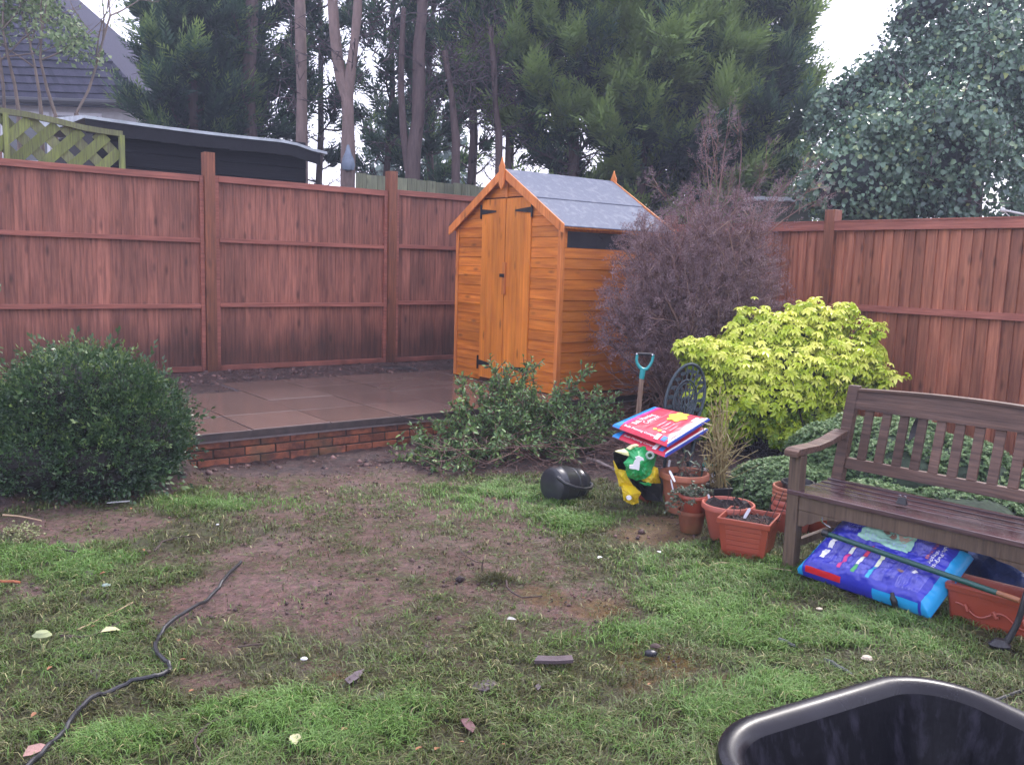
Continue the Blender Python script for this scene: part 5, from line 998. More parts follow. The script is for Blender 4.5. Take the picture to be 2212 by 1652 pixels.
for nm, pts_ in (('white_emblem', [(680, 500), (760, 470), (860, 520), (875, 575), (820, 560), (780, 590), (775, 700), (760, 790), (680, 760), (620, 755), (550, 745), (555, 670), (640, 660), (660, 580), (700, 550)]), ('round_sticker', [(480+60*cos(a)+60, 1390+50*sin(a)) for a in np.linspace(0, 2*pi, 11)[:-1]])):
    MB().prism([np.array(D(*sx(a, b, -.118)))+np.array([0, 0, 0]) for a, b in pts_], (0, .012, 0)).build(nm, M_white, gs, world=True)
MB().tube([D(*sx(1000+75*cos(a), 455+70*sin(a), -.02)) for a in np.linspace(0, 2*pi, 17)[:-1]], .008, 6, closed=True).build('letter_print', plain('grey_green_print', (.35, .45, .38)), gs, world=True)
rp = thing('red_mesh_bag', 'reddish mesh bag lying under the metal chair behind the yellow sack', 'bag', P(1405, 1075, 0)+np.array([0, .12, 0]), 0)
v_, f_ = crumple([P(1385, 1080, .03)+np.array([0, .1, 0]), P(1400, 1078, .05)+np.array([0, .1, 0]), P(1425, 1078, .05)+np.array([0, .12, 0]), P(1436, 1078, .03)+np.array([0, .12, 0])], [.02, .055, .055, .02], 16, 12, .15); link('mesh_sack', npmesh('mesh_sack', v_, f_), plain('red_mesh', (.30, .045, .025), rough=.6), rp, world=True, smooth=True)

# ------------------------------------------------------------------ spade
M_turq = plain('turquoise_plastic', (.03, .33, .34), rough=.35); M_ash = wood('worn_ash_shaft', (.33, .23, .16), (.12, .07, .05), rough=.7, tint=.1, axis='z', knots=False, scale=12)
sp_ = thing('spade', 'spade stuck in the bed with a turquoise D-shaped handle', 'spade', P(1376, 985, 0)+np.array([0, .2, 0]), 0)
dp = 6.15; s_ = dp/1885
MB().tube([D(1386, 812, dp), D(1384, 840, dp), D(1380, 880, dp), D(1377, 915, dp), D(1374, 960, dp+.02)], [.016, .017, .018, .018, .019], 10).build('shaft', M_ash, sp_, world=True, smooth=True)
hp = [(1377, 764), (1375, 775), (1376, 784), (1381, 792), (1388, 798), (1397, 797), (1404, 789), (1409, 779), (1411, 766)]
mb = MB(); mb.tube([D(x, y, dp) for x, y in hp], [.010, .010, .010, .012, .014, .012, .010, .010, .010], 8); mb.tube([D(1389, 796, dp), D(1388, 803, dp), D(1386, 818, dp)], [.020, .020, .018], 10); mb.build('grip_fork', M_turq, sp_, world=True, smooth=True)
MB().tube([D(1377, 764, dp), D(1411, 766, dp)], .011, 10).build('grip', M_blkp, sp_, world=True, smooth=True)
for x, y in ((1377, 764), (1411, 766)): MB().tube([D(x-1.5, y, dp-.016), D(x-1.5, y, dp-.004)], .006, 8).build('rivet', M_stl, sp_, world=True)
a = D(1374, 960, dp+.02); mb = MB(); mb.hexa([a+np.array([x, y, z]) for z in (-.3, -.01) for x, y in ((-.085, -.005), (.085, -.005), (.085, .002), (-.085, .002))]); mb.build('blade', M_iron, sp_, world=True)

# ------------------------------------------------------------------ watering can on its side
M_can = mat('black_can_plastic', (.028, .030, .036), (.02, .021, .026), rough=.28, scale=14, bump=.12, spec=.6)
wc0 = D(1190, 1035, 5.30); wc1 = D(1254, 1042, 5.47); ax_ = norm(wc1-wc0); wc0[2] = .108; wc1[2] = .085; ax_ = norm(wc1-wc0); Lc = np.linalg.norm(wc1-wc0)*1.02
wt = thing('watering_can', 'black plastic watering can lying on its side at the lawn edge', 'watering can', (wc0+wc1)/2*np.array([1, 1, 0]), 0)
Rm = np.stack([norm(np.cross(np.array([0, 0, 1.]), ax_)), np.cross(ax_, norm(np.cross(np.array([0, 0, 1.]), ax_))), ax_], 1)
def CN(q): return wc0+Rm @ np.array(q)
k_ = Lc
mb = MB(); mb.lathe([(.0005, .002), (.088, .0), (.106, .008), (.113, .03), (.114, .045), (.117, .052), (.114, .058), (.112, .12*k_/.23), (.1045, .135*k_/.23), (.107, .14*k_/.23), (.103, .147*k_/.23), (.096, .19*k_/.23), (.098, .195*k_/.23), (.092, .2*k_/.23), (.082, .232*k_/.23), (.070, .250*k_/.23), (.062, .252*k_/.23), (.058, .235*k_/.23), (.0005, .235*k_/.23)], 36); mb.xf(CN); mb.build('body', M_can, wt, world=True, smooth=True)
hp = [D(1203, 1030, 5.19), D(1220, 1044, 5.18), D(1243, 1053, 5.22), D(1262, 1056, 5.29), D(1276, 1054, 5.35), D(1280, 1047, 5.40), D(1273, 1041, 5.43), D(1262, 1037, 5.45), D(1252, 1035, 5.46)]
MB().tube(hp, [.010, .011, .011, .011, .011, .010, .010, .010, .009], 10).build('handle', M_can, wt, world=True, smooth=True)
sb_ = wc0*.6+wc1*.4; MB().tube([sb_+np.array([.01, .09, -.02]), sb_+np.array([.03, .19, -.03]), sb_+np.array([.07, .3, -.045])], [.022, .018, .014], 10).build('spout', M_can, wt, world=True, smooth=True)

# ------------------------------------------------------------------ pots
M_ter = mat('terracotta', (.36, .125, .065), (.23, .075, .042), rough=.7, scale=9, bump=.25, c3=(.34, .16, .10))
M_tero = mat('old_mossy_terracotta', (.26, .075, .03), (.12, .042, .02), rough=.75, scale=9, bump=.4, c3=(.15, .11, .035))
M_rp = mat('red_brown_plastic', (.32, .062, .033), (.26, .05, .027), rough=.4, scale=5, bump=.04)
M_rpl = mat('faded_red_plastic', (.42, .115, .078), (.34, .08, .052), rough=.42, scale=5, bump=.04)
M_soil = mat('potting_soil', (.035, .022, .020), (.010, .007, .007), rough=.95, scale=40, bump=1.)
M_tag = plain('white_plant_tag', (.85, .87, .92), rough=.3, bump=0)
def potprof(r0, r1, h, lip, rim, wall=.006, rings=()):
    pr_ = [(.0005, 0), (r0*.95, 0), (r0, .004), (r0+(r1-r0)*(h-rim)/h, h-rim)]
    for z in rings: pass
    pr_ += [(r1+lip, h-rim+.002), (r1+lip, h-.004), (r1+lip-.003, h), (r1-wall+.001, h), (r1-wall-.002, h-.006), (r0+(r1-r0)*.55-wall, h*.55), (.0005, h*.55)]
    return pr_
def soilmound(r, z, seed, amp=.012, n=20):
    g = random.Random(seed); pr_ = []; vs = [(0, 0, z+amp)]; fs = []
    for i in range(1, 7):
        for k in range(n): a = 2*pi*k/n; q = r*i/6; vs.append((q*cos(a), q*sin(a), z+(g.uniform(-amp, amp) if i < 6 else -.004)))
    fs = [(0, 1+k, 1+(k+1) % n) for k in range(n)]+[(1+(i)*n+k, 1+(i+1)*n+k, 1+(i+1)*n+(k+1) % n, 1+i*n+(k+1) % n) for i in range(5) for k in range(n)]; mb = MB(); mb.add(vs, fs); return mb
def roundpot(label, c, r0, r1, h, M, lip=.008, rim=.03, tilt=0, soil=None, name='plant_pot', group='plant pots left of the bench', nseg=36, seed=2, amp=.012, cat='pot'):
    t = thing(name, label, cat, c, 0, group); MB().lathe(potprof(r0, r1, h, lip, rim), nseg).build('pot', M, t, smooth=True)
    if soil: soilmound(r1-.010, h-soil, seed, amp).build('soil', M_soil, t)
    return t
def ptag(label, a, b, wd=.014, parent=None):
    mb = MB(); d = np.array(b)-np.array(a); a = np.array(a); b = np.array(b); m_ = a+d*.88; s = norm(np.cross(d, np.array([.2, 1, 0])))
    mb.prism([a-s*wd*.3, a+s*wd*.3, b*.3+a*.7+s*wd*.5, m_+s*wd*.5, b+s*wd*.25, b-s*wd*.25, m_-s*wd*.5, b*.3+a*.7-s*wd*.5], (0, .0015, 0)); o = mb.build('plant_tag', M_tag, None); tag(o, label, 'plant tag', 'white plant tags'); return o
# a) big terracotta pot
cA = P(1474, 1104, 0); ZA = .245; qa = roundpot('wide terracotta pot with a rolled rim and dark soil beside the metal chair', cA, .10, .138, ZA, M_ter, lip=.012, rim=.035, soil=.035)
ptag('upright white plant tag at the back of the wide terracotta pot', D(1444, 1010, 5.32), D(1447, 993, 5.32)); ptag('white plant tag leaning over the front rim of the wide terracotta pot', D(1458, 1040, 5.02), D(1446, 1016, 5.10))
g = np.random.default_rng(3); M_sage = leafmat('sage_leaves', (.09, .13, .09), (.19, .25, .18), (.32, .38, .26), rough=.6, trans=.2)
sg_ = straggly('sage_plant', 'thin grey green sage plant growing in the wide terracotta pot', [(cA+np.array([g.uniform(-.05, .08), g.uniform(-.03, .05), ZA-.04]), D(x, y, 5.2)) for x, y in ((1487, 985), (1462, 992), (1500, 975), (1506, 1000), (1478, 1000), (1520, 990), (1470, 1010), (1512, 1015), (1495, 1020), (1480, 970))], 51, leafs=(.03, .055), M=M_sage, per=9, side=False, wd=.32)
# b) two stacked old pots with a trailing plant
cB = P(1492, 1147, 0); qb = roundpot('old mossy terracotta pot at the foot of the row, supporting another pot', cB, .060, .078, .125, M_tero, lip=.004, rim=.022)
cB2 = cB+np.array([.006, .01, .082]); roundpot('terracotta pot standing inside the old mossy pot', cB2, .062, .077, .130, M_rp, lip=.004, rim=.02, soil=.012)
M_tr = leafmat('trailing_leaves', (.06, .075, .05), (.13, .17, .11), (.26, .31, .2), rough=.55, trans=.2)
st_ = []
for i in range(54):
    a = g.uniform(0, 2*pi); r = g.uniform(.03, .14); a0 = cB2+np.array([cos(a)*.04, sin(a)*.04, .12]); b0_ = cB2+np.array([cos(a)*r*1.15-.015, sin(a)*r*.8, .15+g.uniform(-.05, .045)-(.07 if r > .11 else 0)]); st_.append((a0, b0_))
straggly('trailing_plant', 'small leaved trailing plant spilling over the stacked terracotta pots', st_, 52, leafs=(.012, .022), M=M_tr, per=26, side=False, wd=.8, r=.0015)
ptag('white plant tag standing among the trailing plant', D(1455, 1063, 4.95), D(1449, 1035, 4.95), .008)
# c) square black pot with tall dry stems and a seed packet
cC = P(1548, 1102, 0); M_bp = mat('black_nursery_plastic', (.018, .018, .022), (.012, .012, .015), rough=.38, bump=.05)
def sqpot(label, c, w0, w1, h, M, ang, rim=.022, lip=.005, wall=.004, soil=None, group='plant pots left of the bench', grooves=False):
    t = thing('square_pot', label, 'pot', c, ang, group); mb = MB()
    def ring(w_, z): return [(-w_, -w_, z), (w_, -w_, z), (w_, w_, z), (-w_, w_, z)]
    R = [ring(w0, 0), ring(w0+(w1-w0)*(1-rim/h), h-rim), ring(w1+lip, h-rim+.001), ring(w1+lip, h-.003), ring(w1+lip-.002, h), ring(w1-wall, h), ring(w1-wall-.002, h-.01), ring(w0+(w1-w0)*.5-wall, h*.5)]
    vs = [p_ for r in R for p_ in r]; fs = [(3, 2, 1, 0)]+[(i*4+k, i*4+(k+1) % 4, (i+1)*4+(k+1) % 4, (i+1)*4+k) for i in range(7) for k in range(4)]+[(28, 29, 30, 31)]; mb.add(vs, fs); mb.build('pot', M, t, bevel=.0025)
    if soil:
        g = random.Random(8); n_ = 14; w_ = w1-wall-.003; vs = [(w_*(2*i/n_-1), w_*(2*j/n_-1), h-soil+(g.uniform(-.012, .014) if 0 < i < n_ and 0 < j < n_ else 0)) for j in range(n_+1) for i in range(n_+1)]; mb = MB(); mb.add(vs, [(j*(n_+1)+i, j*(n_+1)+i+1, (j+1)*(n_+1)+i+1, (j+1)*(n_+1)+i) for j in range(n_) for i in range(n_)]); mb.build('soil', M_soil, t)
    if grooves:
        for sx, sy in ((0, -1), (-1, 0), (1, 0), (0, 1)):
            for z in (.035, .062, .089, .116, .143): # raised slats of the moulded side panels
                wz = w0+(w1-w0)*z/h; mb = MB(); e = .0035; hw = wz*.74
                if sx == 0: mb.hexa([(x, sy*(wz+o_*e), zz) for zz in (z, z+.0225) for x, o_ in ((-hw, -.6), (hw, -.6), (hw, 1.0), (-hw, 1.0))])
                else: mb.hexa([(sx*(wz+o_*e), y, zz) for zz in (z, z+.0225) for y, o_ in ((-hw, -.6), (hw, -.6), (hw, 1.0), (-hw, 1.0))])
                mb.build('side_slat', M, t, bevel=.0015)
    return t
sqpot('black square nursery pot holding tall dry stems', cC, .052, .062, .155, M_bp, .25, soil=.015)
M_dry = leafmat('dry_bamboo', (.20, .15, .06), (.34, .27, .13), (.45, .40, .20), rough=.6, trans=.1)
db = thing('dry_bamboo_plant', 'tall bundle of dry straw coloured stems growing in the black square pot', 'plant', cC+np.array([0, 0, .14]), 0); A = []; B = []; ra = []; lp = []; ld = []
g = np.random.default_rng(12)
for i in range(46):
    a0 = cC+np.array([g.normal()*.022, g.normal()*.018, .13]); top = D(1547+g.normal()*20+g.uniform(-12, 22), g.uniform(850, 1000), 5.15+g.normal()*.05); n_ = 7; o = a0; bd = g.normal(size=3)*.018
    for s in range(n_):
        f = (s+1)/n_; nx_ = a0+(top-a0)*f+bd*sin(pi*f)+g.normal(size=3)*.003; A.append(o); B.append(nx_); ra.append(.0042*(1-.6*f)); o = nx_
        if g.random() < .45: lp.append(nx_); ld.append(norm((top-a0)+g.normal(size=3)*.28))
        if s > 2 and g.random() < .3: A.append(nx_); B.append(nx_+norm((top-a0)+g.normal(size=3)*.45)*g.uniform(.05, .14)); ra.append(.0018)
for k in range(9): # wide side shoots low down
    a0 = cC+np.array([0, 0, .16+.03*k]); b0_ = a0+norm(np.array([g.uniform(.3, 1), g.normal()*.2, g.uniform(.4, 1.2)]))*g.uniform(.15, .3); A.append(a0); B.append(b0_); ra.append(.002)
Vv, Ff = segs(A, B, ra, np.array(ra)*.75, 5); link('stems', npmesh('stems', Vv, Ff, np.repeat(g.random(len(A)), 10)), M_dry, db, world=True)
lp = np.array(lp); v_, f_, T = inst(leaf(.10), LEAFF, lp, frames(np.array(ld), roll=1), g.uniform(.05, .11, len(lp)), g.random(len(lp))); link('leaves', npmesh('leaves', v_, f_, T), M_dry, db, world=True)
pk_ = thing('flower_packet', 'printed card packet with white flowers standing behind the black square pot', 'packet', D(1530, 1045, 5.24), 0)
pl = [D(1517, 998, 5.22), D(1549, 1003, 5.22), D(1546, 1046, 5.22), D(1512, 1040, 5.22)]; MB().prism(pl, (0, .003, 0)).build('card', plain('dark_packet_card', (.03, .06, .05)), pk_, world=True)
MB().prism([D(1518, 998, 5.216), D(1549, 1003, 5.216), D(1549, 1011, 5.216), D(1517, 1006, 5.216)], (0, .002, 0)).build('teal_band', plain('teal_band_print', (.10, .35, .30)), pk_, world=True)
for i, (x, y, r) in enumerate(((1524, 1013, 5.5), (1531, 1018, 6), (1539, 1026, 6.5), (1524, 1026, 5), (1541, 1038, 5.5), (1533, 1034, 4.5))):
    mb = MB(); pts_ = [D(x+r*(1+.3*cos(5*a))*.75*cos(a), y+r*(1+.3*cos(5*a))*.75*sin(a), 5.213) for a in np.linspace(0, 2*pi, 21)[:-1]]; mb.prism(pts_, (0, .0015, 0)); mb.build('white_flower_print', M_white, pk_, world=True)
# d) round red plastic pot
cD = P(1566, 1176, 0); cD[1] += .10; cD[0] += .03; roundpot('round faded red plastic pot heaped with dark compost', cD, .088, .137, .205, M_rpl, lip=.007, rim=.03, soil=.012, seed=5, amp=.03)
ptag('white plant tag at the back left of the round red plastic pot', cD+np.array([-.085, .06, .19]), cD+np.array([-.10, .055, .235]), .012)
# e) square red pot with grooved sides
cf = P(1653.6, 1211.5, 0); cl_ = P(1570, 1196, 0); rimz = .20; rf_, rl_, rr_ = P(1653.6, 1140, rimz), P(1560.7, 1110.8, rimz), P(1690.9, 1121.6, rimz); print('sq', np.linalg.norm(cf-cl_), np.linalg.norm(rf_-rl_), np.linalg.norm(rf_-rr_))
dx_ = norm(cf-cl_); w0 = .108; w1 = .130; n_ = np.array([-dx_[1], dx_[0], 0]); cE = (rf_+rl_)/2*np.array([1, 1, 0])+n_*w1; sqpot('square red brown plastic pot with ribbed sides beside the bench leg', cE, w0, w1, rimz, M_rp, math.atan2(dx_[1], dx_[0]), rim=.03, lip=.006, soil=.028, grooves=True)
ptag('broad white plant tag stuck in the ribbed square pot', P(1606, 1122, rimz-.03), P(1606, 1122, rimz-.03)+np.array([.03, .0, .062]), .016)
A = []; B = []; g = np.random.default_rng(6)
for i in range(70):
    q = cE+np.array([g.uniform(-.1, .1), g.uniform(-.1, .1), rimz-.025]); d = norm(np.array([g.normal()*.8, g.normal()*.8, g.uniform(.1, .8)])); A.append(q); B.append(q+d*g.uniform(.02, .06))
Vv, Ff = segs(A, B, .0016, .001, 3); tag(link('dead_stems', npmesh('dead_stems', Vv, Ff), M_stem), 'short dead stalks poking from the soil of the ribbed square pot', 'dead stems', kind='stuff')
M_wire = mat('brown_wire', (.05, .03, .028), rough=.6, bump=0)
ws = thing('wire_plant_support', 'thin brown wire plant support standing between the red pots and the pot stack', 'plant support', cE+np.array([.0, .1, .1]), 0); mb = MB()
for (x0, y0, x1, y1) in ((1662, 1128, 1693, 1060), (1678, 1130, 1708, 1058), (1648, 1122, 1678, 1064)): mb.tube([D(x0, y0, 4.36), D((x0+x1)/2+1, (y0+y1)/2, 4.37), D(x1, y1, 4.38)], .0022, 5)
for (x0, y0, x1, y1) in ((1664, 1100, 1706, 1106), (1670, 1078, 1712, 1083), (1650, 1118, 1688, 1126)): mb.tube([D(x0, y0, 4.365), D(x1, y1, 4.365)], .0018, 5)
mb.build('wire_grid', M_wire, ws, world=True)
for (x0, y0, x1, y1) in ((1568, 1100, 1576, 1045), (1598, 1110, 1610, 1030), (1585, 1112, 1583, 1070)): MB().tube([D(x0, y0, 4.45), D(x0+(x1-x0)*.4+2, (y0+y1)/2, 4.45), D(x1, y1, 4.45)], .0018, 5).build('thin_stake', M_wire, ws, world=True)
# f) stack of nested terracotta pots with a black pot on top
cF = P(1708, 1150, 0); cF[2] = 0
for i, (z, lb) in enumerate(((.0, 'lowest terracotta pot of the nested stack behind the bench leg'), (.042, 'second terracotta pot from the bottom of the nested stack'), (.074, 'middle terracotta pot of the nested stack behind the bench leg'), (.096, 'fourth terracotta pot from the bottom of the nested stack'), (.118, 'uppermost terracotta pot of the nested stack, under the black pot'))):
    roundpot(lb, cF+np.array([0, 0, z]), .085, .112, .155, M_ter if i > 1 else M_rpl, lip=.005, rim=.028 if i < 2 else .014, group='nested terracotta pots')
roundpot('black plastic pot sitting in the top of the terracotta stack', cF+np.array([.02, .0, .19]), .07, .088, .11, M_bp, lip=.004, rim=.014, group='plant pots left of the bench')
roundpot('dark red plastic pot half hidden under the left end of the bench', P(1762, 1150, 0), .075, .10, .17, M_rp, rim=.02, group='plant pots left of the bench')
# g) terracotta trough
tO = P(2046, 1336, 0); tdir = norm(P(2197, 1379, 0)-tO); tn = np.array([-tdir[1], tdir[0], 0]); TL = .56; TH_ = .165
tr_ = thing('trough_planter', 'long empty terracotta trough with a raised wavy vine pattern under the bench', 'planter', tO, math.atan2(tdir[1], tdir[0]))
def rr_ring(x0, x1, y0, y1, r, z, n=5):
    o = []
    for cx_, cy_, a0 in ((x1-r, y0+r, -pi/2), (x1-r, y1-r, 0), (x0+r, y1-r, pi/2), (x0+r, y0+r, pi)): o += [(cx_+r*cos(a0+pi/2*k/n), cy_+r*sin(a0+pi/2*k/n), z) for k in range(n+1)]
    return o
def loft(rings, cap0=True, cap1=True):
    n_ = len(rings[0]); mb = MB(); mb.add([p_ for r in rings for p_ in r], [(i*n_+k, i*n_+(k+1) % n_, (i+1)*n_+(k+1) % n_, (i+1)*n_+k) for i in range(len(rings)-1) for k in range(n_)]+([list(range(n_))[::-1]] if cap0 else [])+([[ (len(rings)-1)*n_+k for k in range(n_)]] if cap1 else [])); return mb
R = lambda e, z, r=.02: rr_ring(-.0-e, TL+e, -.0-e, .15+e, r, z)
loft([R(-.004, 0), R(.012, TH_-.03), R(.020, TH_-.027), R(.022, TH_-.006), R(.018, TH_), R(.002, TH_), R(-.001, TH_-.01), R(-.01, .03)]).build('trough', M_ter if False else M_rp, tr_, smooth=True)
mb = MB(); mb.tube([(x, -.0085-.010*(.06+.022*sin(x*38))/TH_-.001, .068+.020*sin(x*38)) for x in np.linspace(.03, TL-.03, 60)], .0042, 6)
for i in range(5): x = .06+i*.11; mb.tube([(x+.004*k, -.010-.004, .075+.012*sin(k*.9)) for k in range(8)], [.003, .006, .008, .009, .009, .008, .006, .003], 6)
mb.build('vine_relief', M_rp, tr_, smooth=True)

# ------------------------------------------------------------------ big blue compost bag under the bench
M_blu = plain('blue_plastic', (.030, .035, .42), rough=.28, bump=.4, spec=.6); M_mint = plain('mint_print', (.36, .66, .50), rough=.3); M_cy = plain('bright_cyan_plastic', (.02, .36, .72), rough=.3, bump=.3)
# corners u: left->right along the bench, v: front->back
qFL, qFR = P(1722, 1246, .0), P(2008, 1346, .0); bd_ = norm(qFR-qFL); bn_ = np.array([-bd_[1], bd_[0], 0])
cs_ = [qFL+np.array([0, 0, .02]), qFR+np.array([0, 0, .02]), qFR+bn_*.30+bd_*.02+np.array([0, 0, .235]), qFL+bn_*.33+bd_*.06+np.array([0, 0, .27])]
bt, f, nr = bag('large_compost_bag', 'large full blue printed compost bag lying under the bench', cs_, .085, M_blu, (cs_[0]+cs_[2])/2*np.array([1, 1, 0]), 21, nu=110, nv=80, crease=.010); LU = np.linalg.norm(cs_[1]-cs_[0]); LVv = np.linalg.norm(cs_[3]-cs_[0])
for u0, u1 in ((0, .05), (.945, 1)): patch('cyan_end', bt, f, nr, u0, u1, 0, 1, M_cy, 1)
patch('red_stripe', bt, f, nr, .075, .36, .012, .055, plain('red_print', (.62, .02, .03)), 1); patch('cyan_front_edge', bt, f, nr, .6, .925, .0, .05, M_cy, 1)
patch('mint_panel', bt, f, nr, .27, .66, .62, .93, M_mint, 1)
for u0, v0, u1, v1 in ((.13, .36, .17, .50), (.13, .20, .17, .33)): patch('white_panel', bt, f, nr, u0, u1, v0, v1, M_white, 1)
for u0, cols in ((.305, ((.46, .52, (.65, .04, .08)), (.36, .455, (.8, .85, .7)), (.13, .355, (.70, .05, .25)))), (.415, ((.38, .56, (.65, .04, .10)), (.24, .375, (.85, .88, .75)), (.13, .235, (.08, .40, .12)))), (.53, ((.30, .54, (.75, .80, .55)), (.12, .295, (.05, .45, .6))))):
    for v0, v1, c in cols: patch('colour_bar', bt, f, nr, u0, u0+.028, v0, v1, plain('bar_print', c), 1)
M_lp = plain('lilac_small_print', (.36, .36, .75)); g = random.Random(14)
vs_ = []; fs_ = []
def dashes(u0, u1, v0, v1, step):
    """rows of tiny printed words running front to back"""
    global vs_, fs_
    u_ = u0
    while u_ < u1:
        v = v0+g.uniform(0, .02)
        while v < v1:
            l = g.uniform(.012, .04); uu = np.array([u_, u_+.0035, u_+.0035, u_]); vv = np.array([v, v, min(v+l, v1), min(v+l, v1)]); pq = f(uu, vv, 1)+nr*.0022; n0 = sum(len(q) for q in vs_); vs_.append(pq); fs_.append([n0, n0+1, n0+2, n0+3]); v += l+.008
        u_ += step
for (a, b, c, d) in ((.18, .225, .2, .52), (.245, .295, .14, .55), (.345, .405, .14, .55), (.455, .52, .13, .55), (.57, .64, .13, .55), (.66, .72, .2, .55), (.74, .80, .13, .5), (.82, .90, .13, .42), (.08, .24, .66, .9), (.68, .78, .64, .9), (.30, .62, .64, .72)): dashes(a, b, c, d, .011)
link('small_print', npmesh('small_print', np.concatenate(vs_), np.array(fs_)), M_lp, bt, world=True)
M_brn = plain('brown_print', (.30, .18, .13)); M_tan = plain('tan_print', (.60, .42, .30))
for cu_, cv_, r, Mx in ((.32, .86, .022, M_pk), (.375, .83, .018, plain('sky_print', (.15, .40, .55))), (.43, .81, .022, M_brn), (.49, .79, .028, M_brn), (.585, .80, .05, M_tan), (.72, .34, .02, M_brn), (.80, .40, .02, M_white), (.17, .85, .02, M_white), (.24, .93, .018, M_tan)):
    k = 16; uu = np.array([(cu_, cv_)]+[(cu_+r*(1+.2*cos(3*a+cu_*40))*cos(a), cv_+r*1.3*(1+.15*sin(4*a))*sin(a)) for a in np.linspace(0, 2*pi, k+1)[:-1]]); pq = f(uu[:, 0], uu[:, 1], 1)+nr*.0034; link('picture_spot', npmesh('picture_spot', pq, np.array([(0, 1+i, 1+(i+1) % k) for i in range(k)])), Mx, bt, world=True)
text_on(bt, f, nr, 'Multi-Purpose', M_white, .865, .92, .021, LU, LVv, ax='v', flip=True, bold=.006); text_on(bt, f, nr, 'compost', M_white, .83, .80, .020, LU, LVv, ax='v', flip=True, bold=.006); text_on(bt, f, nr, 'John Innes', M_orange, .79, .92, .021, LU, LVv, ax='v', flip=True, bold=.006)
v_, f_ = crumple([f(np.array([.745]), np.array([.07]), 1)[0], f(np.array([.755]), np.array([.03]), 1)[0]+np.array([.0, -.01, -.01]), f(np.array([.765]), np.array([.0]), 1)[0]+np.array([0, -.02, -.01])], [.008, .017, .006], 10, 6, .3); link('torn_flap', npmesh('torn_flap', v_, f_), M_in, bt, world=True)

# ------------------------------------------------------------------ green pole with a hook
pa, pb = D(1782, 1151, 4.02), D(2203, 1297, 3.36)
gp = thing('green_pole', 'long dark green metal pole with hook and copper end across the blue bag', 'pole', (pa+pb)/2*np.array([1, 1, 0]), 0)
M_gp = mat('dark_green_paint', (.012, .075, .06), (.008, .05, .042), rough=.3, scale=20, bump=.05); M_cop = mat('worn_copper', (.35, .13, .05), (.22, .09, .04), rough=.5, scale=20, bump=.2)
pm = pa+(pb-pa)*.90; MB().tube([pa, pm], .0125, 14).build('shaft', M_gp, gp, world=True, smooth=True); MB().tube([pm, pb], .0118, 14).build('copper_end', M_cop, gp, world=True, smooth=True)
MB().tube([pa-(pb-pa)*.012, pa+(pb-pa)*.025], .0165, 14).build('end_cap', M_blkp, gp, world=True, smooth=True)
MB().tube([D(1793, 1139, 4.0), D(1783, 1133, 4.0), D(1776, 1127, 4.0), D(1774, 1122, 4.0), D(1776, 1117, 4.0)], .0045, 8).build('hook', M_stl, gp, world=True, smooth=True)
# ------------------------------------------------------------------ blue mesh crate bundle behind
M_tarp = mat('dark_blue_tarp', (.012, .045, .20), (.006, .018, .08), rough=.35, scale=16, bump=.8)
tb = thing('blue_tarpaulin', 'crumpled dark blue tarpaulin heaped under the right end of the bench', 'tarpaulin', P(2120, 1290, 0)+np.array([.15, .25, 0]), 0)
v_, f_ = crumple([D(2060, 1205, 4.15), D(2085, 1215, 4.05), D(2120, 1240, 3.95), D(2165, 1260, 3.85), D(2215, 1290, 3.75), D(2240, 1300, 3.7)], [.03, .10, .13, .14, .13, .04], 34, 15, .22, squash=.8); v_[:, 2] = np.maximum(v_[:, 2], .01); link('sheet', npmesh('sheet', v_, f_), M_tarp, tb, world=True)
bm_ = thing('black_netting', 'folded black netting behind the blue tarpaulin under the bench', 'netting', P(2180, 1260, 0)+np.array([.1, .4, 0]), 0)
mb = MB(); g = random.Random(3)
for i in range(26): y0 = g.uniform(-12, 30); mb.tube([D(2100+g.uniform(-30, 40), 1185+y0, 4.0), D(2160, 1215+y0*1.2+g.uniform(-5, 5), 3.9), D(2240, 1275+y0*1.3+g.uniform(-6, 6), 3.8)], .004, 5)
mb.build('net_folds', M_blkp, bm_, world=True)
# ------------------------------------------------------------------ curved iron leg at the right edge
il = thing('iron_stand', 'black curved iron stand leg with a flared foot at the right edge', 'stand', P(2165, 1396, 0), 0)
dl = 3.27; MB().tube([D(2172, 1390, dl), D(2186, 1368, dl), D(2198, 1345, dl), D(2207, 1318, dl), D(2216, 1285, dl), D(2232, 1250, dl+.02), D(2260, 1225, dl+.05), D(2290, 1215, dl+.1)], [.014, .013, .0125, .012, .012, .012, .011, .011], 10).build('leg', M_iron, il, world=True, smooth=True)
c = D(2160, 1388, dl); mb = MB(); mb.lathe([(.001, -.018), (.030, -.018), (.034, -.006), (.022, .006), (.016, .016), (.001, .018)], 10); mb.xf(lambda q: (q[0]*1.3+c[0], q[1]+c[1], q[2]+c[2])); mb.build('foot', M_iron, il, world=True, smooth=True)
a0 = D(2290, 1215, dl+.1); MB().tube([a0, a0+np.array([.05, .02, .0]), a0+np.array([.05, .02, -.28])], .011, 8).build('post', M_iron, il, world=True)

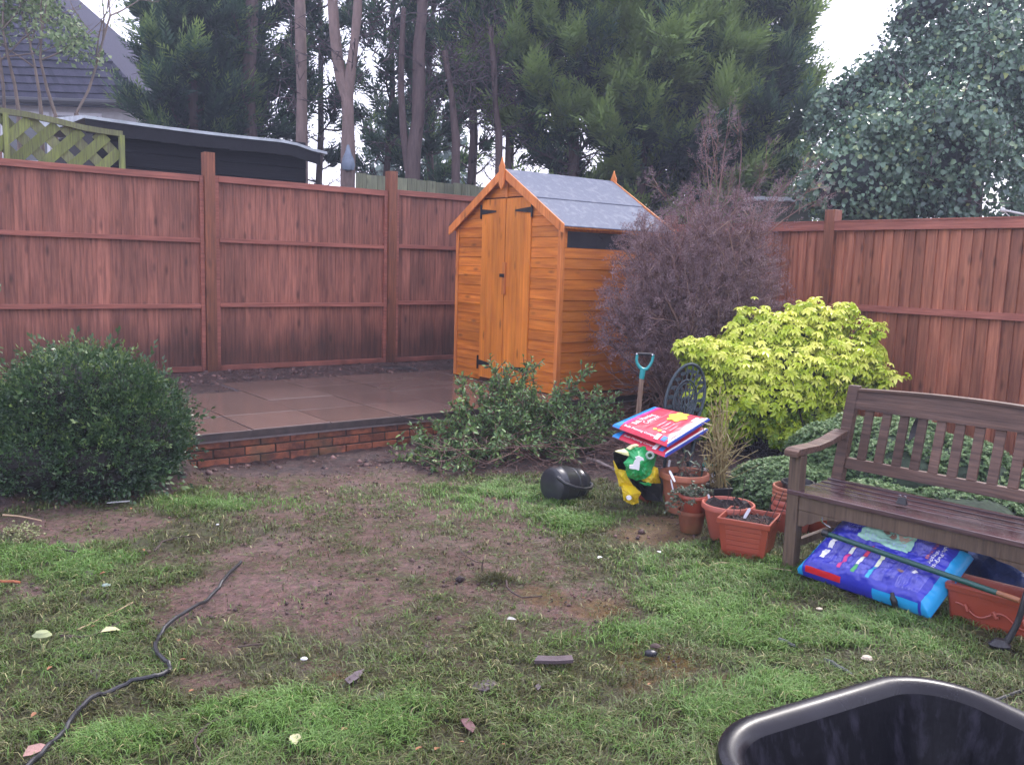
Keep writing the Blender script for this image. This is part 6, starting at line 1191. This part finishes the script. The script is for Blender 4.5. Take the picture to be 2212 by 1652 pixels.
# ------------------------------------------------------------------ wheelbarrow in the foreground
M_bar = mat('scuffed_black_plastic', (.010, .009, .013), (.006, .005, .008), rough=.34, scale=7, bump=.12, c3=(.02, .019, .026), rvar=.08, spec=.3)
M_dust = mat('dusty_black_plastic', (.026, .025, .036), (.006, .006, .009), rough=.5, scale=5, bump=.12, thr=(.5, .68), stretch=(5, 5, 1.4), spec=.12, rvar=.15)
RZ = .56; Aa = P(1535, 1580, RZ); Bb = P(1990, 1447, RZ); bxd = norm(Bb-Aa); byd = np.array([bxd[1], -bxd[0], 0])   # byd runs towards the viewer's right
print('barrow', Aa, Bb, np.linalg.norm(Bb-Aa))
WBL = .70; WBW = .92; o_ = Aa-bxd*.05+np.array([0, 0, 0])
wb = thing('wheelbarrow', 'black plastic wheelbarrow tub with a rolled rim in the near right corner', 'wheelbarrow', o_*np.array([1, 1, 0]), 0)
def tubring(e, z, r=.16, n=10, bow=.0):
    base = rr_ring(-e, WBL+e, -e, WBW+e, max(.03, r+e), 0, n); return [o_+bxd*x+byd*y+np.array([0, 0, z-o_[2]+o_[2]*0]) for x, y, _ in base]
def TR(e, z, r=.16):
    out = []
    for x, y, _ in rr_ring(-e, WBL+e, -e, WBW+e, max(.03, r+e), 0, 12):
        q = o_+bxd*x+byd*y; out.append(np.array([q[0], q[1], z+.012*sin(x*4.2)]))
    return out
rings_out = [TR(-.17, RZ-.33), TR(-.12, RZ-.31), TR(-.035, RZ-.06), TR(-.005, RZ-.045), TR(.012, RZ-.038), TR(.018, RZ-.022), TR(.014, RZ-.006), TR(.002, RZ), TR(-.016, RZ-.002), TR(-.030, RZ-.012), TR(-.036, RZ-.024)]
mbx = loft(rings_out, cap0=True, cap1=False); mbx.build('tub_rim', M_bar, wb, world=True, smooth=True)
loft([TR(-.036, RZ-.024), TR(-.05, RZ-.07), TR(-.11, RZ-.26), TR(-.15, RZ-.295), TR(-.24, RZ-.305)], cap0=False).build('tub_inside', M_dust, wb, world=True, smooth=True)
mc = o_+bxd*WBL/2+byd*WBW/2
for s in (.2, .8):
    a0 = o_+bxd*WBL*s+byd*.12; b0_ = o_+bxd*WBL*s+byd*(WBW+.45); a0[2] = RZ-.30; b0_[2] = RZ-.1; MB().tube([a0, a0*.4+b0_*.6-np.array([0, 0, .05]), b0_], .016, 10).build('handle', M_iron, wb, world=True, smooth=True)
    l0 = o_+bxd*WBL*s+byd*.72; l0[2] = RZ-.3; l1 = l0+byd*.06; l1[2] = .0; MB().tube([l0, l1], .014, 8).build('stand_leg', M_iron, wb, world=True)
wc_ = o_+bxd*WBL/2+byd*.12; ang = math.atan2(bxd[1], bxd[0]); mb = MB(); mb.lathe([(.06, -.04), (.13, -.045), (.165, -.03), (.172, 0), (.165, .03), (.13, .045), (.06, .04), (.02, .02), (.02, -.02)], 28)
mb.xf(lambda q: (wc_[0]+bxd[0]*q[2]+byd[0]*q[0], wc_[1]+bxd[1]*q[2]+byd[1]*q[0], .172+q[1])); mb.build('wheel', M_blkp, wb, world=True, smooth=True)

# ================================================================== LAWN
def gz_at(x, y): return gh(np.asarray(x, float), np.asarray(y, float))+micro(np.asarray(x, float), np.asarray(y, float))
N = 1350000; q = rng.random((N, 2)); y = 1.5+q[:, 0]**1.25*6.0; x = (q[:, 1]-.5)*2*(y*.68+.6)
px, py = topx(np.stack([x, y, np.zeros(N)], -1)); mud, lush, bed = lawninfo(x, y); u_, v_ = uv(np.stack([x, y, np.zeros(N)], -1))
cl_ = fbm(x*14, y*14, 51); patch_ = fbm(x*3.1, y*3.1, 52)
dens = (1-.93*np.clip(mud*1.1, 0, 1))*(.12+1.0*sst(.4, .6, cl_))*(.35+.7*lush+.5*sst(.38, .6, patch_))*(1-bed*.9)
dens *= np.where((u_ > -.9) & (v_ > -.03), 0, 1)*np.where(y > 1.5, 1, 0); keep = rng.random(N) < dens*.70; x, y, mud, lush, patch_, cl_ = [a[keep] for a in (x, y, mud, lush, patch_, cl_)]; N = len(x); print('blades', N)
z = gz_at(x, y)-.004; hgt = (.022+.032*rng.random(N)+.018*lush*rng.random(N)+.012*(patch_-.4))*(1-.45*mud); az = rng.normal(size=N)*1.5+fbm(x*1.3, y*1.3, 61)*9; lean = rng.uniform(.35, 1.7, N)*(1-.25*lush)
d = np.stack([np.cos(az), np.sin(az), np.zeros(N)], -1); s = np.stack([-np.sin(az), np.cos(az), np.zeros(N)], -1); w_ = (.0011+.0011*rng.random(N))[:, None]*(1+.25*np.clip(y-2.5, 0, 3))[:, None]; h_ = hgt[:, None]; ln = lean[:, None]
o = np.stack([x, y, z], -1); up = np.array([0, 0, 1.]); m1 = o+d*h_*ln*.35+up*h_*.62; tp_ = o+d*h_*ln*1.0+up*h_*(.95-.33*np.clip(ln, 0, 1.6))
Vv = np.stack([o-s*w_, o+s*w_, m1+s*w_*.8, m1-s*w_*.8, tp_], 1).reshape(-1, 3); b = (np.arange(N)*5)[:, None]; F4 = b+np.array([[0, 1, 2, 3]]); F3 = b+np.array([[3, 2, 4]])
tn = np.clip(.27+.34*lush+.42*(patch_-.45)+.16*rng.normal(size=N)+.25*(fbm(x*7, y*7, 71)-.5)-.10*mud, 0, 1); dead = rng.random(N) < .05; tn = np.where(dead, .97, np.clip(tn, 0, .85))
M_gr = bpy.data.materials.new('grass_blades'); M_gr.use_nodes = True; n_ = M_gr.node_tree.nodes; L_ = M_gr.node_tree.links; at = n_.new('ShaderNodeAttribute'); at.attribute_name = 'tint'; rp = n_.new('ShaderNodeValToRGB'); els = [(0, (.075, .062, .032)), (.22, (.12, .12, .05)), (.45, (.125, .195, .05)), (.7, (.145, .285, .06)), (.88, (.23, .36, .11)), (1, (.45, .37, .20))]
rp.color_ramp.elements[0].color = (*els[0][1], 1); rp.color_ramp.elements[1].color = (*els[-1][1], 1)
for p_, c_ in els[1:-1]: e_ = rp.color_ramp.elements.new(p_); e_.color = (*c_, 1)
L_.new(at.outputs['Fac'], rp.inputs[0]); b_ = n_['Principled BSDF']; L_.new(rp.outputs[0], b_.inputs['Base Color']); b_.inputs['Roughness'].default_value = .5; b_.inputs['Specular IOR Level'].default_value = .35
tr = n_.new('ShaderNodeBsdfTranslucent'); L_.new(rp.outputs[0], tr.inputs[0]); ms = n_.new('ShaderNodeMixShader'); ms.inputs[0].default_value = .3; L_.new(b_.outputs[0], ms.inputs[1]); L_.new(tr.outputs[0], ms.inputs[2]); L_.new(ms.outputs[0], n_['Material Output'].inputs[0])
tag(link('grass', npmesh('grass', Vv, [F4, F3], np.repeat(tn, 5)), M_gr), 'worn wet grass of the muddy lawn', 'grass', kind='stuff')
# trampled, matted strands pressed into the mud
N = 520000; q = rng.random((N, 2)); y = 1.6+q[:, 0]**1.15*5.9; x = (q[:, 1]-.5)*2*(y*.64+.25); mud, lush, bed = lawninfo(x, y); u_, v_ = uv(np.stack([x, y, x*0], -1))
k = (rng.random(N) < (.10+1.0*sst(.44, .60, fbm(x*4.5, y*4.5, 95)*.6+.4*fbm(x*19, y*19, 96)))*(1-.75*bed)*(.35+.65*mud)*(1-.72*sst(.8, .98, mud))) & ~((u_ > -.9) & (v_ > -.03)); x, y, mud = x[k], y[k], mud[k]; N = len(x); print('matted', N)
az = fbm(x*1.7, y*1.7, 97)*10+rng.normal(size=N)*.9; v_, f_, T = inst(leaf(.09, DIA), DIAF, np.stack([x, y, gz_at(x, y)+.001+rng.random(N)*.007*(1-.3*mud)], -1), frames(np.stack([np.cos(az), np.sin(az), rng.normal(size=N)*.18], -1), up=(0, 0, 1), roll=.4), rng.uniform(.012, .04, N), np.clip(.12+.18*rng.normal(size=N)+.35*(fbm(x*3, y*3, 98)-.45)*2*rng.random(N)+.1, 0, .6))
tag(link('trampled_grass', npmesh('trampled_grass', v_, f_, T), M_gr), 'flattened brown and olive grass pressed into the mud', 'grass', kind='stuff')
# mud clods and litter
ico = [(0, 0, 1), (.9, 0, .3), (.28, .85, .3), (-.72, .53, .3), (-.72, -.53, .3), (.28, -.85, .3), (0, 0, -.4)]; icf = np.array([(0, 1, 2), (0, 2, 3), (0, 3, 4), (0, 4, 5), (0, 5, 1), (6, 2, 1), (6, 3, 2), (6, 4, 3), (6, 5, 4), (6, 1, 5)])
N = 60000; q = rng.random((N, 2)); y = 1.6+q[:, 0]*6.2; x = (q[:, 1]-.5)*2*(y*.64+.3); mud, lush, bed = lawninfo(x, y); u_, v_ = uv(np.stack([x, y, x*0], -1)); k = (rng.random(N) < (.55*mud*sst(.42, .6, fbm(x*5, y*5, 81))+.9*bed)) & ~((u_ > -.9) & (v_ > -.02)); x, y, bed = x[k], y[k], bed[k]; N = len(x)
v_, f_, T = inst(np.array(ico), icf, np.stack([x, y, gz_at(x, y)], -1), frames(np.array([1., 0, 0])+rng.normal(size=(N, 3))*.5, up=(0, 0, 1), roll=.3), rng.gamma(1.6, .0026, N)*(1+.9*bed), rng.random(N))
M_clod = leafmat('mud_clods', (.03, .018, .018), (.09, .05, .045), (.19, .105, .09), rough=.7, spec=.4, trans=0); tag(link('mud_clods', npmesh('mud_clods', v_, f_, T), M_clod), 'crumbs of wet mud on the lawn and bed', 'mud', kind='stuff')
# soil strip crumbs near the left fence
N = 5000; u_ = rng.uniform(-1.2, 3.4, N); v_ = rng.uniform(2.3, 2.86, N)-np.where(rng.random(N) < .2, rng.random(N)*.9, 0); k = ~((v_ < 2.38) & (u_ > 1.0)) & ~((v_ < 1.8) & (u_ > 0)); p_ = O[None]+U[None]*u_[:, None]+V[None]*v_[:, None]; p_ = p_[k]; N = len(p_); p_[:, 2] = gz_at(p_[:, 0], p_[:, 1])
v_, f_, T = inst(np.array(ico), icf, p_, frames(rng.normal(size=(N, 3)), up=(0, 0, 1), roll=.3), rng.gamma(2, .005, N), rng.random(N)); tag(link('soil_crumbs', npmesh('soil_crumbs', v_, f_, T), M_clod), 'loose soil along the foot of the left fence', 'soil', kind='stuff')
M_lit = leafmat('leaf_litter', (.03, .018, .014), (.08, .042, .028), (.24, .13, .06), rough=.7, trans=.1)
N = 30000; q = rng.random((N, 2)); y = 3.2+q[:, 0]*5; x = (q[:, 1]-.5)*2*(y*.64+.3); mud, lush, bed = lawninfo(x, y); u_, v_ = uv(np.stack([x, y, x*0], -1)); k = (rng.random(N) < .6*bed+.006) & ~((u_ > -.9) & (v_ > -.02)); x, y = x[k], y[k]; N = len(x)
v_, f_, T = inst(leaf(.5), LEAFF, np.stack([x, y, gz_at(x, y)+.006], -1), frames(np.stack([rng.normal(size=N), rng.normal(size=N), rng.normal(size=N)*.2], -1), up=(0, 0, 1), roll=.35), rng.uniform(.012, .035, N), rng.random(N)); tag(link('leaf_litter', npmesh('leaf_litter', v_, f_, T), M_lit), 'brown leaf litter in the beds', 'leaf litter', kind='stuff')

def zz(p_): p_ = np.array(p_, float); p_[2] = float(gz_at(p_[0], p_[1])); return p_
# ------------------------------------------------------------------ black hose
hp = [(1560,370),(1490,450),(1420,530),(1300,640),(1160,740),(1050,830),(1008,920),(1030,1000),(1098,1062),(1085,1100),(1000,1140),(820,1180),(640,1260),(520,1350),(430,1480),(330,1580),(230,1690),(120,1800)]
hp = [P(a/2.996, 1101+b/2.996, 0) for a, b in hp]; pts = []
for i in range(len(hp)-1):
    p0, p1, p2, p3 = hp[max(i-1, 0)], hp[i], hp[i+1], hp[min(i+2, len(hp)-1)]
    for t in np.linspace(0, 1, 7)[:-1]: q = .5*((2*p1)+(-p0+p2)*t+(2*p0-5*p1+4*p2-p3)*t*t+(-p0+3*p1-3*p2+p3)*t**3); q[2] = float(gz_at(q[0], q[1]))+.030+.006*sin(i*2.1); pts.append(q)
M_hose = mat('black_rubber', (.02, .02, .024), (.012, .012, .015), rough=.4, bump=.1, scale=30)
tag(MB().tube(pts, [.0075]*len(pts), 8).build('hose', M_hose, smooth=True), 'thin black hose snaking across the lawn at the left', 'hose')
tag(MB().tube([zz(P(x, y, 0))+np.array([0, 0, .015]) for x, y in ((2150, 1522), (2180, 1510), (2212, 1498), (2260, 1480))], .006, 6).build('black_cable', M_hose, smooth=True), 'short end of black cable on the grass behind the wheelbarrow tub at the right edge', 'cable')
pts = [W(3.0+.22*cos(a), 2.35+.12*sin(a), .27+.05*(sin(a*.5))) for a in np.linspace(0, 5, 14)]; tag(MB().tube(pts, .006, 6).build('cable_loop', M_hose, smooth=True), 'loop of thin black cable on the soil between the shed and the left fence', 'cable')
# ------------------------------------------------------------------ sticks
M_st = mat('dark_stick_bark', (.075, .045, .038), (.035, .022, .02), rough=.8, scale=20, bump=.5); M_stp = mat('pale_dry_stem', (.46, .33, .20), (.30, .20, .12), rough=.7, bump=.1)
def stick(label, pts_, r, M, name='stick', cat='stick', lift=.022):
    pp = [zz(P(x, y, 0))+np.array([0, 0, lift+.003*(i % 2)]) for i, (x, y) in enumerate(pts_)]; q = []
    for i in range(len(pp)-1): q += [pp[i], (pp[i]+pp[i+1])/2+rng.normal(size=3)*np.array([.004, .004, .001])]
    q.append(pp[-1]); tag(MB().tube(q, [r*(1-.4*i/len(q)) for i in range(len(q))], 6).build(name, M, smooth=True), label, cat)
c1 = lambda a, b: (a/2.996, 1101+b/2.996); c2 = lambda a, b: (737.3+a/2.996, 1101+b/2.996); c3 = lambda a, b: (1474.7+a/2.996, 1101+b/2.996)
stick('thin curved dark twig ending at a pale leaf, upper left of the lawn', [c1(1000, 290), c1(1050, 245), c1(1130, 218), c1(1240, 212)], .004, M_st)
stick('thick curved dark stick left of the hose', [c1(390, 845), c1(500, 855), c1(600, 850), c1(690, 815), c1(785, 755)], .007, M_st)
stick('dark bent stick under the round shrub, upper left', [c1(380, 280), c1(450, 295), c1(530, 310)], .006, M_st)
stick('greenish straight stem lying left of the hose bend', [c1(500, 810), c1(660, 735), c1(860, 635)], .0035, M_stp)
stick('brown bent twig at the bottom of the lawn', [c1(1420, 1365), c1(1340, 1440), c1(1275, 1500), c1(1265, 1560), c1(1295, 1640)], .005, M_st)
stick('short dark stick on the mud right of the hose', [c1(1540, 912), c1(1620, 905), c1(1705, 897)], .004, M_st)
stick('orange brown stick at the left edge', [c1(-60, 480), c1(20, 495), c1(130, 498)], .008, mat('orange_stick', (.40, .13, .05), rough=.7))
stick('orange stem among the litter left of the round shrub', [c1(20, 65), c1(120, 75), c1(270, 105)], .005, M_stp)
stick('curved dark twig beside the central mud patch', [c2(1068, 495), c2(1100, 560), c2(1170, 592), c2(1300, 595)], .0045, M_st)
stick('thin arched rootlet above the turf clump', [c2(760, 265), c2(790, 320), c2(850, 360), c2(900, 380)], .003, M_st)
stick('long pale dry stem lying between the ribbed pot and the blue bag', [c3(170, 385), c3(240, 372), c3(450, 385), c3(600, 400), c3(710, 412)], .0045, M_stp)
stick('short crooked brown twig on the grass below the ribbed pot', [c3(130, 785), c3(210, 785), c3(260, 810), c3(330, 790)], .004, M_st)
stick('pale cut branch lying in the bed beside the watering can', [(1268, 1000), (1290, 1008), (1330, 1022)], .014, mat('pale_branch_bark', (.30, .24, .22), (.14, .11, .10), rough=.9, scale=14, bump=.5), lift=.03)
stick('dark slat half buried in the grass beside the wheelbarrow tub', [c3(915, 1010), c3(1000, 1060), c3(1090, 1110)], .009, mat('grey_slat', (.10, .11, .10), rough=.8))
stick('grey slat in the grass above the one beside the wheelbarrow tub', [c3(620, 870), c3(670, 890), c3(725, 915)], .009, mat('grey_slat', (.09, .10, .10), rough=.8))
q0, q1 = zz(P(*c2(912, 405), 0)), zz(P(*c2(905, 400), 0)); tag(MB().tube([q0, q0+np.array([-.002, 0, .03]), q0+np.array([.004, 0, .06])], [.004, .004, .003], 6).build('upright_twig', M_st), 'short twig standing upright at the turf clump', 'stick')
# turf clump
c = zz(P(*c2(1000, 470), 0)); n_ = 900; g = np.random.default_rng(2); a = g.normal(size=(n_, 2))*np.array([.045, .02]); o = c+np.stack([a[:, 0], a[:, 1], .018*np.exp(-(a[:, 0]/.05)**2)], -1); dd = norm(g.normal(size=(n_, 3))*np.array([1, 1, .5])+np.array([0, 0, .5])); v_, f_, T = inst(leaf(.07), LEAFF, o, frames(dd, roll=1), g.uniform(.02, .045, n_), g.uniform(0, .3, n_))
tag(link('turf_clump', npmesh('turf_clump', v_, f_, T), M_gr), 'loose dark clump of turf lying on the mud', 'turf')
# ------------------------------------------------------------------ slate and timber pieces
M_sl = mat('purple_slate', (.115, .082, .092), (.06, .045, .052), rough=.5, scale=18, bump=.3)
def chip(label, pts_, M, h=.004, name='slate_chip', cat='slate', group='slate chips in the lawn', lift=.014):
    pp = [P(x, y, 0) for x, y in pts_]; m_ = zz(np.mean(pp, axis=0)); mb = MB(); mb.prism([np.array([q[0], q[1], m_[2]+lift+rng.uniform(-.002, .003)]) for q in pp], (0, 0, h)); o = mb.build(name, M, bevel=.0015); tag(o, label, cat, group)
chip('long flat slate strip lying in the lawn, the widest stone there', [c2(1245, 1040), c2(1270, 1010), c2(1390, 1008), c2(1490, 1003), c2(1500, 1040), c2(1380, 1048)], M_sl, .014, name='slate_strip', group=None, cat='slate strip', lift=.028)
chip('leaf shaped purple slate chip below the centre of the lawn', [c2(820, 1175), c2(870, 1145), c2(940, 1130), c2(1005, 1150), c2(985, 1180), c2(930, 1205), c2(860, 1190)], M_sl)
chip('pointed grey purple slate chip left of the leaf shaped one', [c2(140, 1305), c2(200, 1255), c2(275, 1230), c2(285, 1262), c2(220, 1290)], M_sl)
chip('reddish slate chip near the bottom of the picture', [c2(765, 1385), c2(830, 1380), c2(870, 1430), c2(850, 1472), c2(800, 1440)], mat('reddish_slate', (.15, .065, .068), (.09, .042, .045), rough=.5, bump=.3))
chip('small blue grey slate chip right of the leaf shaped one', [c2(1250, 1175), c2(1275, 1158), c2(1295, 1180), c2(1270, 1200)], M_sl)
chip('broken slate pair in the grass left of the hose', [c1(500, 430), c1(520, 405), c1(560, 420), c1(610, 410), c1(600, 440), c1(550, 460)], M_sl)
chip('grey blue slate chip in the grass left of the lower hose', [c1(580, 1080), c1(620, 1065), c1(660, 1075), c1(650, 1120), c1(600, 1130)], M_sl)
chip('thin slate sliver near the left bottom mud', [c1(730, 1520), c1(770, 1495), c1(775, 1530), c1(740, 1545)], M_sl)
chip('purple slate chip at the left of the bottom mud patch', [c2(20, 1130), c2(90, 1080), c2(150, 1060), c2(120, 1110), c2(50, 1155)], M_sl)
M_pale = mat('pale_stone', (.58, .50, .38), (.42, .36, .27), rough=.8, bump=.4, scale=30); M_wst = mat('white_pebble', (.66, .66, .64), (.5, .5, .5), rough=.5, bump=.2)
def pebble(label, xy, r, M, name='pebble', cat='pebble', group=None, sq=.6):
    c = zz(P(*xy, 0)); mb = MB(); g = random.Random(int(xy[0])); pr_ = [(.0005, -.4*r)]+[(r*cos(a)*(1+g.uniform(-.12, .12)), r*sq*sin(a)) for a in np.linspace(-.5, 1.3, 6)]+[(.0005, r*sq)]; mb.lathe(pr_, 9, noise=.1); mb.xf(lambda q: (q[0]*1.2+c[0], q[1]*.9+c[1], q[2]+c[2]+r*.35+.018)); tag(mb.build(name, M, smooth=True), label, cat, group)
pebble('white pebble on the mud in the middle of the lawn', c1(1968, 1000), .011, M_wst); pebble('tiny white pebble at the top of the muddy area', c1(1409, 131), .008, M_wst)
pebble('angular pale stone in front of the wheelbarrow tub', c3(1188, 1010), .018, M_pale, 'stone', 'stone'); pebble('pale stone chip left of the blue bag', c3(882, 668), .012, M_pale, 'stone', 'stone'); pebble('thin pale stone chip below the blue bag', c3(1255, 706), .012, M_pale, 'stone', 'stone', sq=.3)
pebble('round yellow green fallen fruit at the left edge of the lawn', c1(275, 865), .030, mat('pale_green_fruit', (.32, .36, .17), (.22, .25, .12), rough=.5, bump=.1), 'fallen_fruit', 'fruit', sq=.75)
pebble('small grey green stone in the grass left of the hose top', c1(690, 532), .016, mat('grey_green_stone', (.24, .32, .27), rough=.6), 'stone', 'stone')
pebble('black crumpled scrap on the mossy patch right of centre', c2(2000, 975), .022, mat('black_scrap', (.02, .022, .03), rough=.35, bump=.8), 'plastic_scrap', 'scrap'); pebble('dark mud lump above the black scrap', c2(2030, 930), .018, M_st, 'mud_lump', 'mud lump', sq=.4)
# white scrap and red scrap under the round shrub
q = zz(P(256, 1088, 0))+np.array([0, 0, .012]); mb = MB(); mb.prism([q+np.array(p_) for p_ in ((-.06, -.02, 0), (0, -.012, .004), (.06, .012, .006), (.055, .026, .006), (-.01, .012, .004), (-.055, -.008, 0))], (0, 0, .003)); tag(mb.build('paper_scrap', M_white), 'torn white paper scrap under the edge of the round shrub', 'scrap')
q = zz(P(248, 1072, 0)); mb = MB(); mb.prism([q+np.array(p_) for p_ in ((-.03, 0, .05), (.03, 0, .005), (-.01, 0, .005))], (0, .02, 0)); tag(mb.build('pot_shard', M_ter), 'broken orange pot shard under the round shrub', 'pot shard')
# small cut white-green sprig at left
g = np.random.default_rng(77); c0 = P(60, 1155, 0); straggly('cut_sprig', 'cut sprig with tiny pale green leaves lying at the left edge', [(c0+np.array([-.1, 0, .01]), P(60+g.uniform(-55, 45), 1155+g.uniform(-22, 30), .02)) for i in range(7)], 61, leafs=(.010, .016), M=leafmat('pale_sprig', (.25, .28, .12), (.40, .42, .22), rough=.6), per=14, wd=.7, r=.0015)
# ------------------------------------------------------------------ fallen leaves
M_fl = mat('fallen_leaf', (.30, .12, .045), (.2, .08, .035), rough=.6, bump=.1); M_fly = mat('fallen_pale_leaf', (.52, .50, .26), (.38, .36, .2), rough=.6, bump=.1)
FLm = {}
def fleaf(label, xy, M, size=.035, a=None, group='small orange brown fallen leaves on the lawn'):
    if M.name not in FLm:
        vs, fs = leaf(.6)*1.0, LEAFF; FLm[M.name] = npmesh('fallen_leaf', vs-np.array([.5, 0, 0]), fs); FLm[M.name].materials.append(M)
    o = bpy.data.objects.new('fallen_leaf', FLm[M.name]); COL.objects.link(o); c = zz(P(*xy, 0)); o.location = (c[0], c[1], c[2]+.032); o.scale = (size,)*3; o.rotation_euler = (rng.uniform(-.3, .3), rng.uniform(-.3, .3), rng.uniform(0, 6) if a is None else a); tag(o, label, 'leaf', group)
for xy in (c1(325, 1085), c1(1160, 890), c1(1240, 755), c1(370, 342), c1(665, 458), c1(590, 285), c1(1095, 125), c1(710, 378), c1(600, 800), c1(985, 68), c1(1185, 1015), c1(1240, 1205), c1(850, 35), c1(220, 1390), c2(1990, 1190), c2(620, 1600), c2(500, 1618), c2(20, 1480), c2(1045, 1555), c2(780, 1550), c1(930, 295)):
    fleaf('small orange brown fallen leaf on the lawn', xy, M_fl, rng.uniform(.015, .028))
fleaf('larger pale yellow leaf left of the hose', c1(715, 840), M_fly, .07, .3, None); fleaf('pale leaf at the end of the upper left twig', c1(1240, 212), M_fly, .05, .8, None); fleaf('pale yellowish leaf near the bottom of the lawn, left of centre', c1(1910, 1530), M_fly, .06, 1.9, None)
fleaf('pale leaf at the very bottom left beside the hose', c1(235, 1630), mat('pink_brown_leaf', (.42, .24, .2), rough=.6), .07, .6, None)
fleaf('white feather-like scrap on the grass left of the blue bag', c2(2050, 305), M_white, .035, 2.2, None); fleaf('small silvery scrap on the grass in the middle right', c2(1675, 350), M_white, .035, .6, None); fleaf('pale grey leaf on the central lawn', c2(1100, 760), mat('grey_leaf', (.4, .4, .36), rough=.7), .04, .2, None)

# ------------------------------------------------------------------ volume added to imitate lens glare over the trees
hz = MB().box((-34, -4, -2.5), (30, 40, 12)).build('added_glare_haze', None); hm = bpy.data.materials.new('glare_haze'); hm.use_nodes = True; n_ = hm.node_tree.nodes; n_.remove(n_['Principled BSDF']); pv = n_.new('ShaderNodeVolumePrincipled'); pv.inputs['Color'].default_value = (.72, .80, 1, 1); pv.inputs['Density'].default_value = .0036; pv.inputs['Anisotropy'].default_value = .3
hm.node_tree.links.new(pv.outputs[0], n_['Material Output'].inputs['Volume']); hz.data.materials.append(hm); tag(hz, 'thin pale volume added to imitate lens glare over the far trees', 'added_glare_haze', kind='stuff')
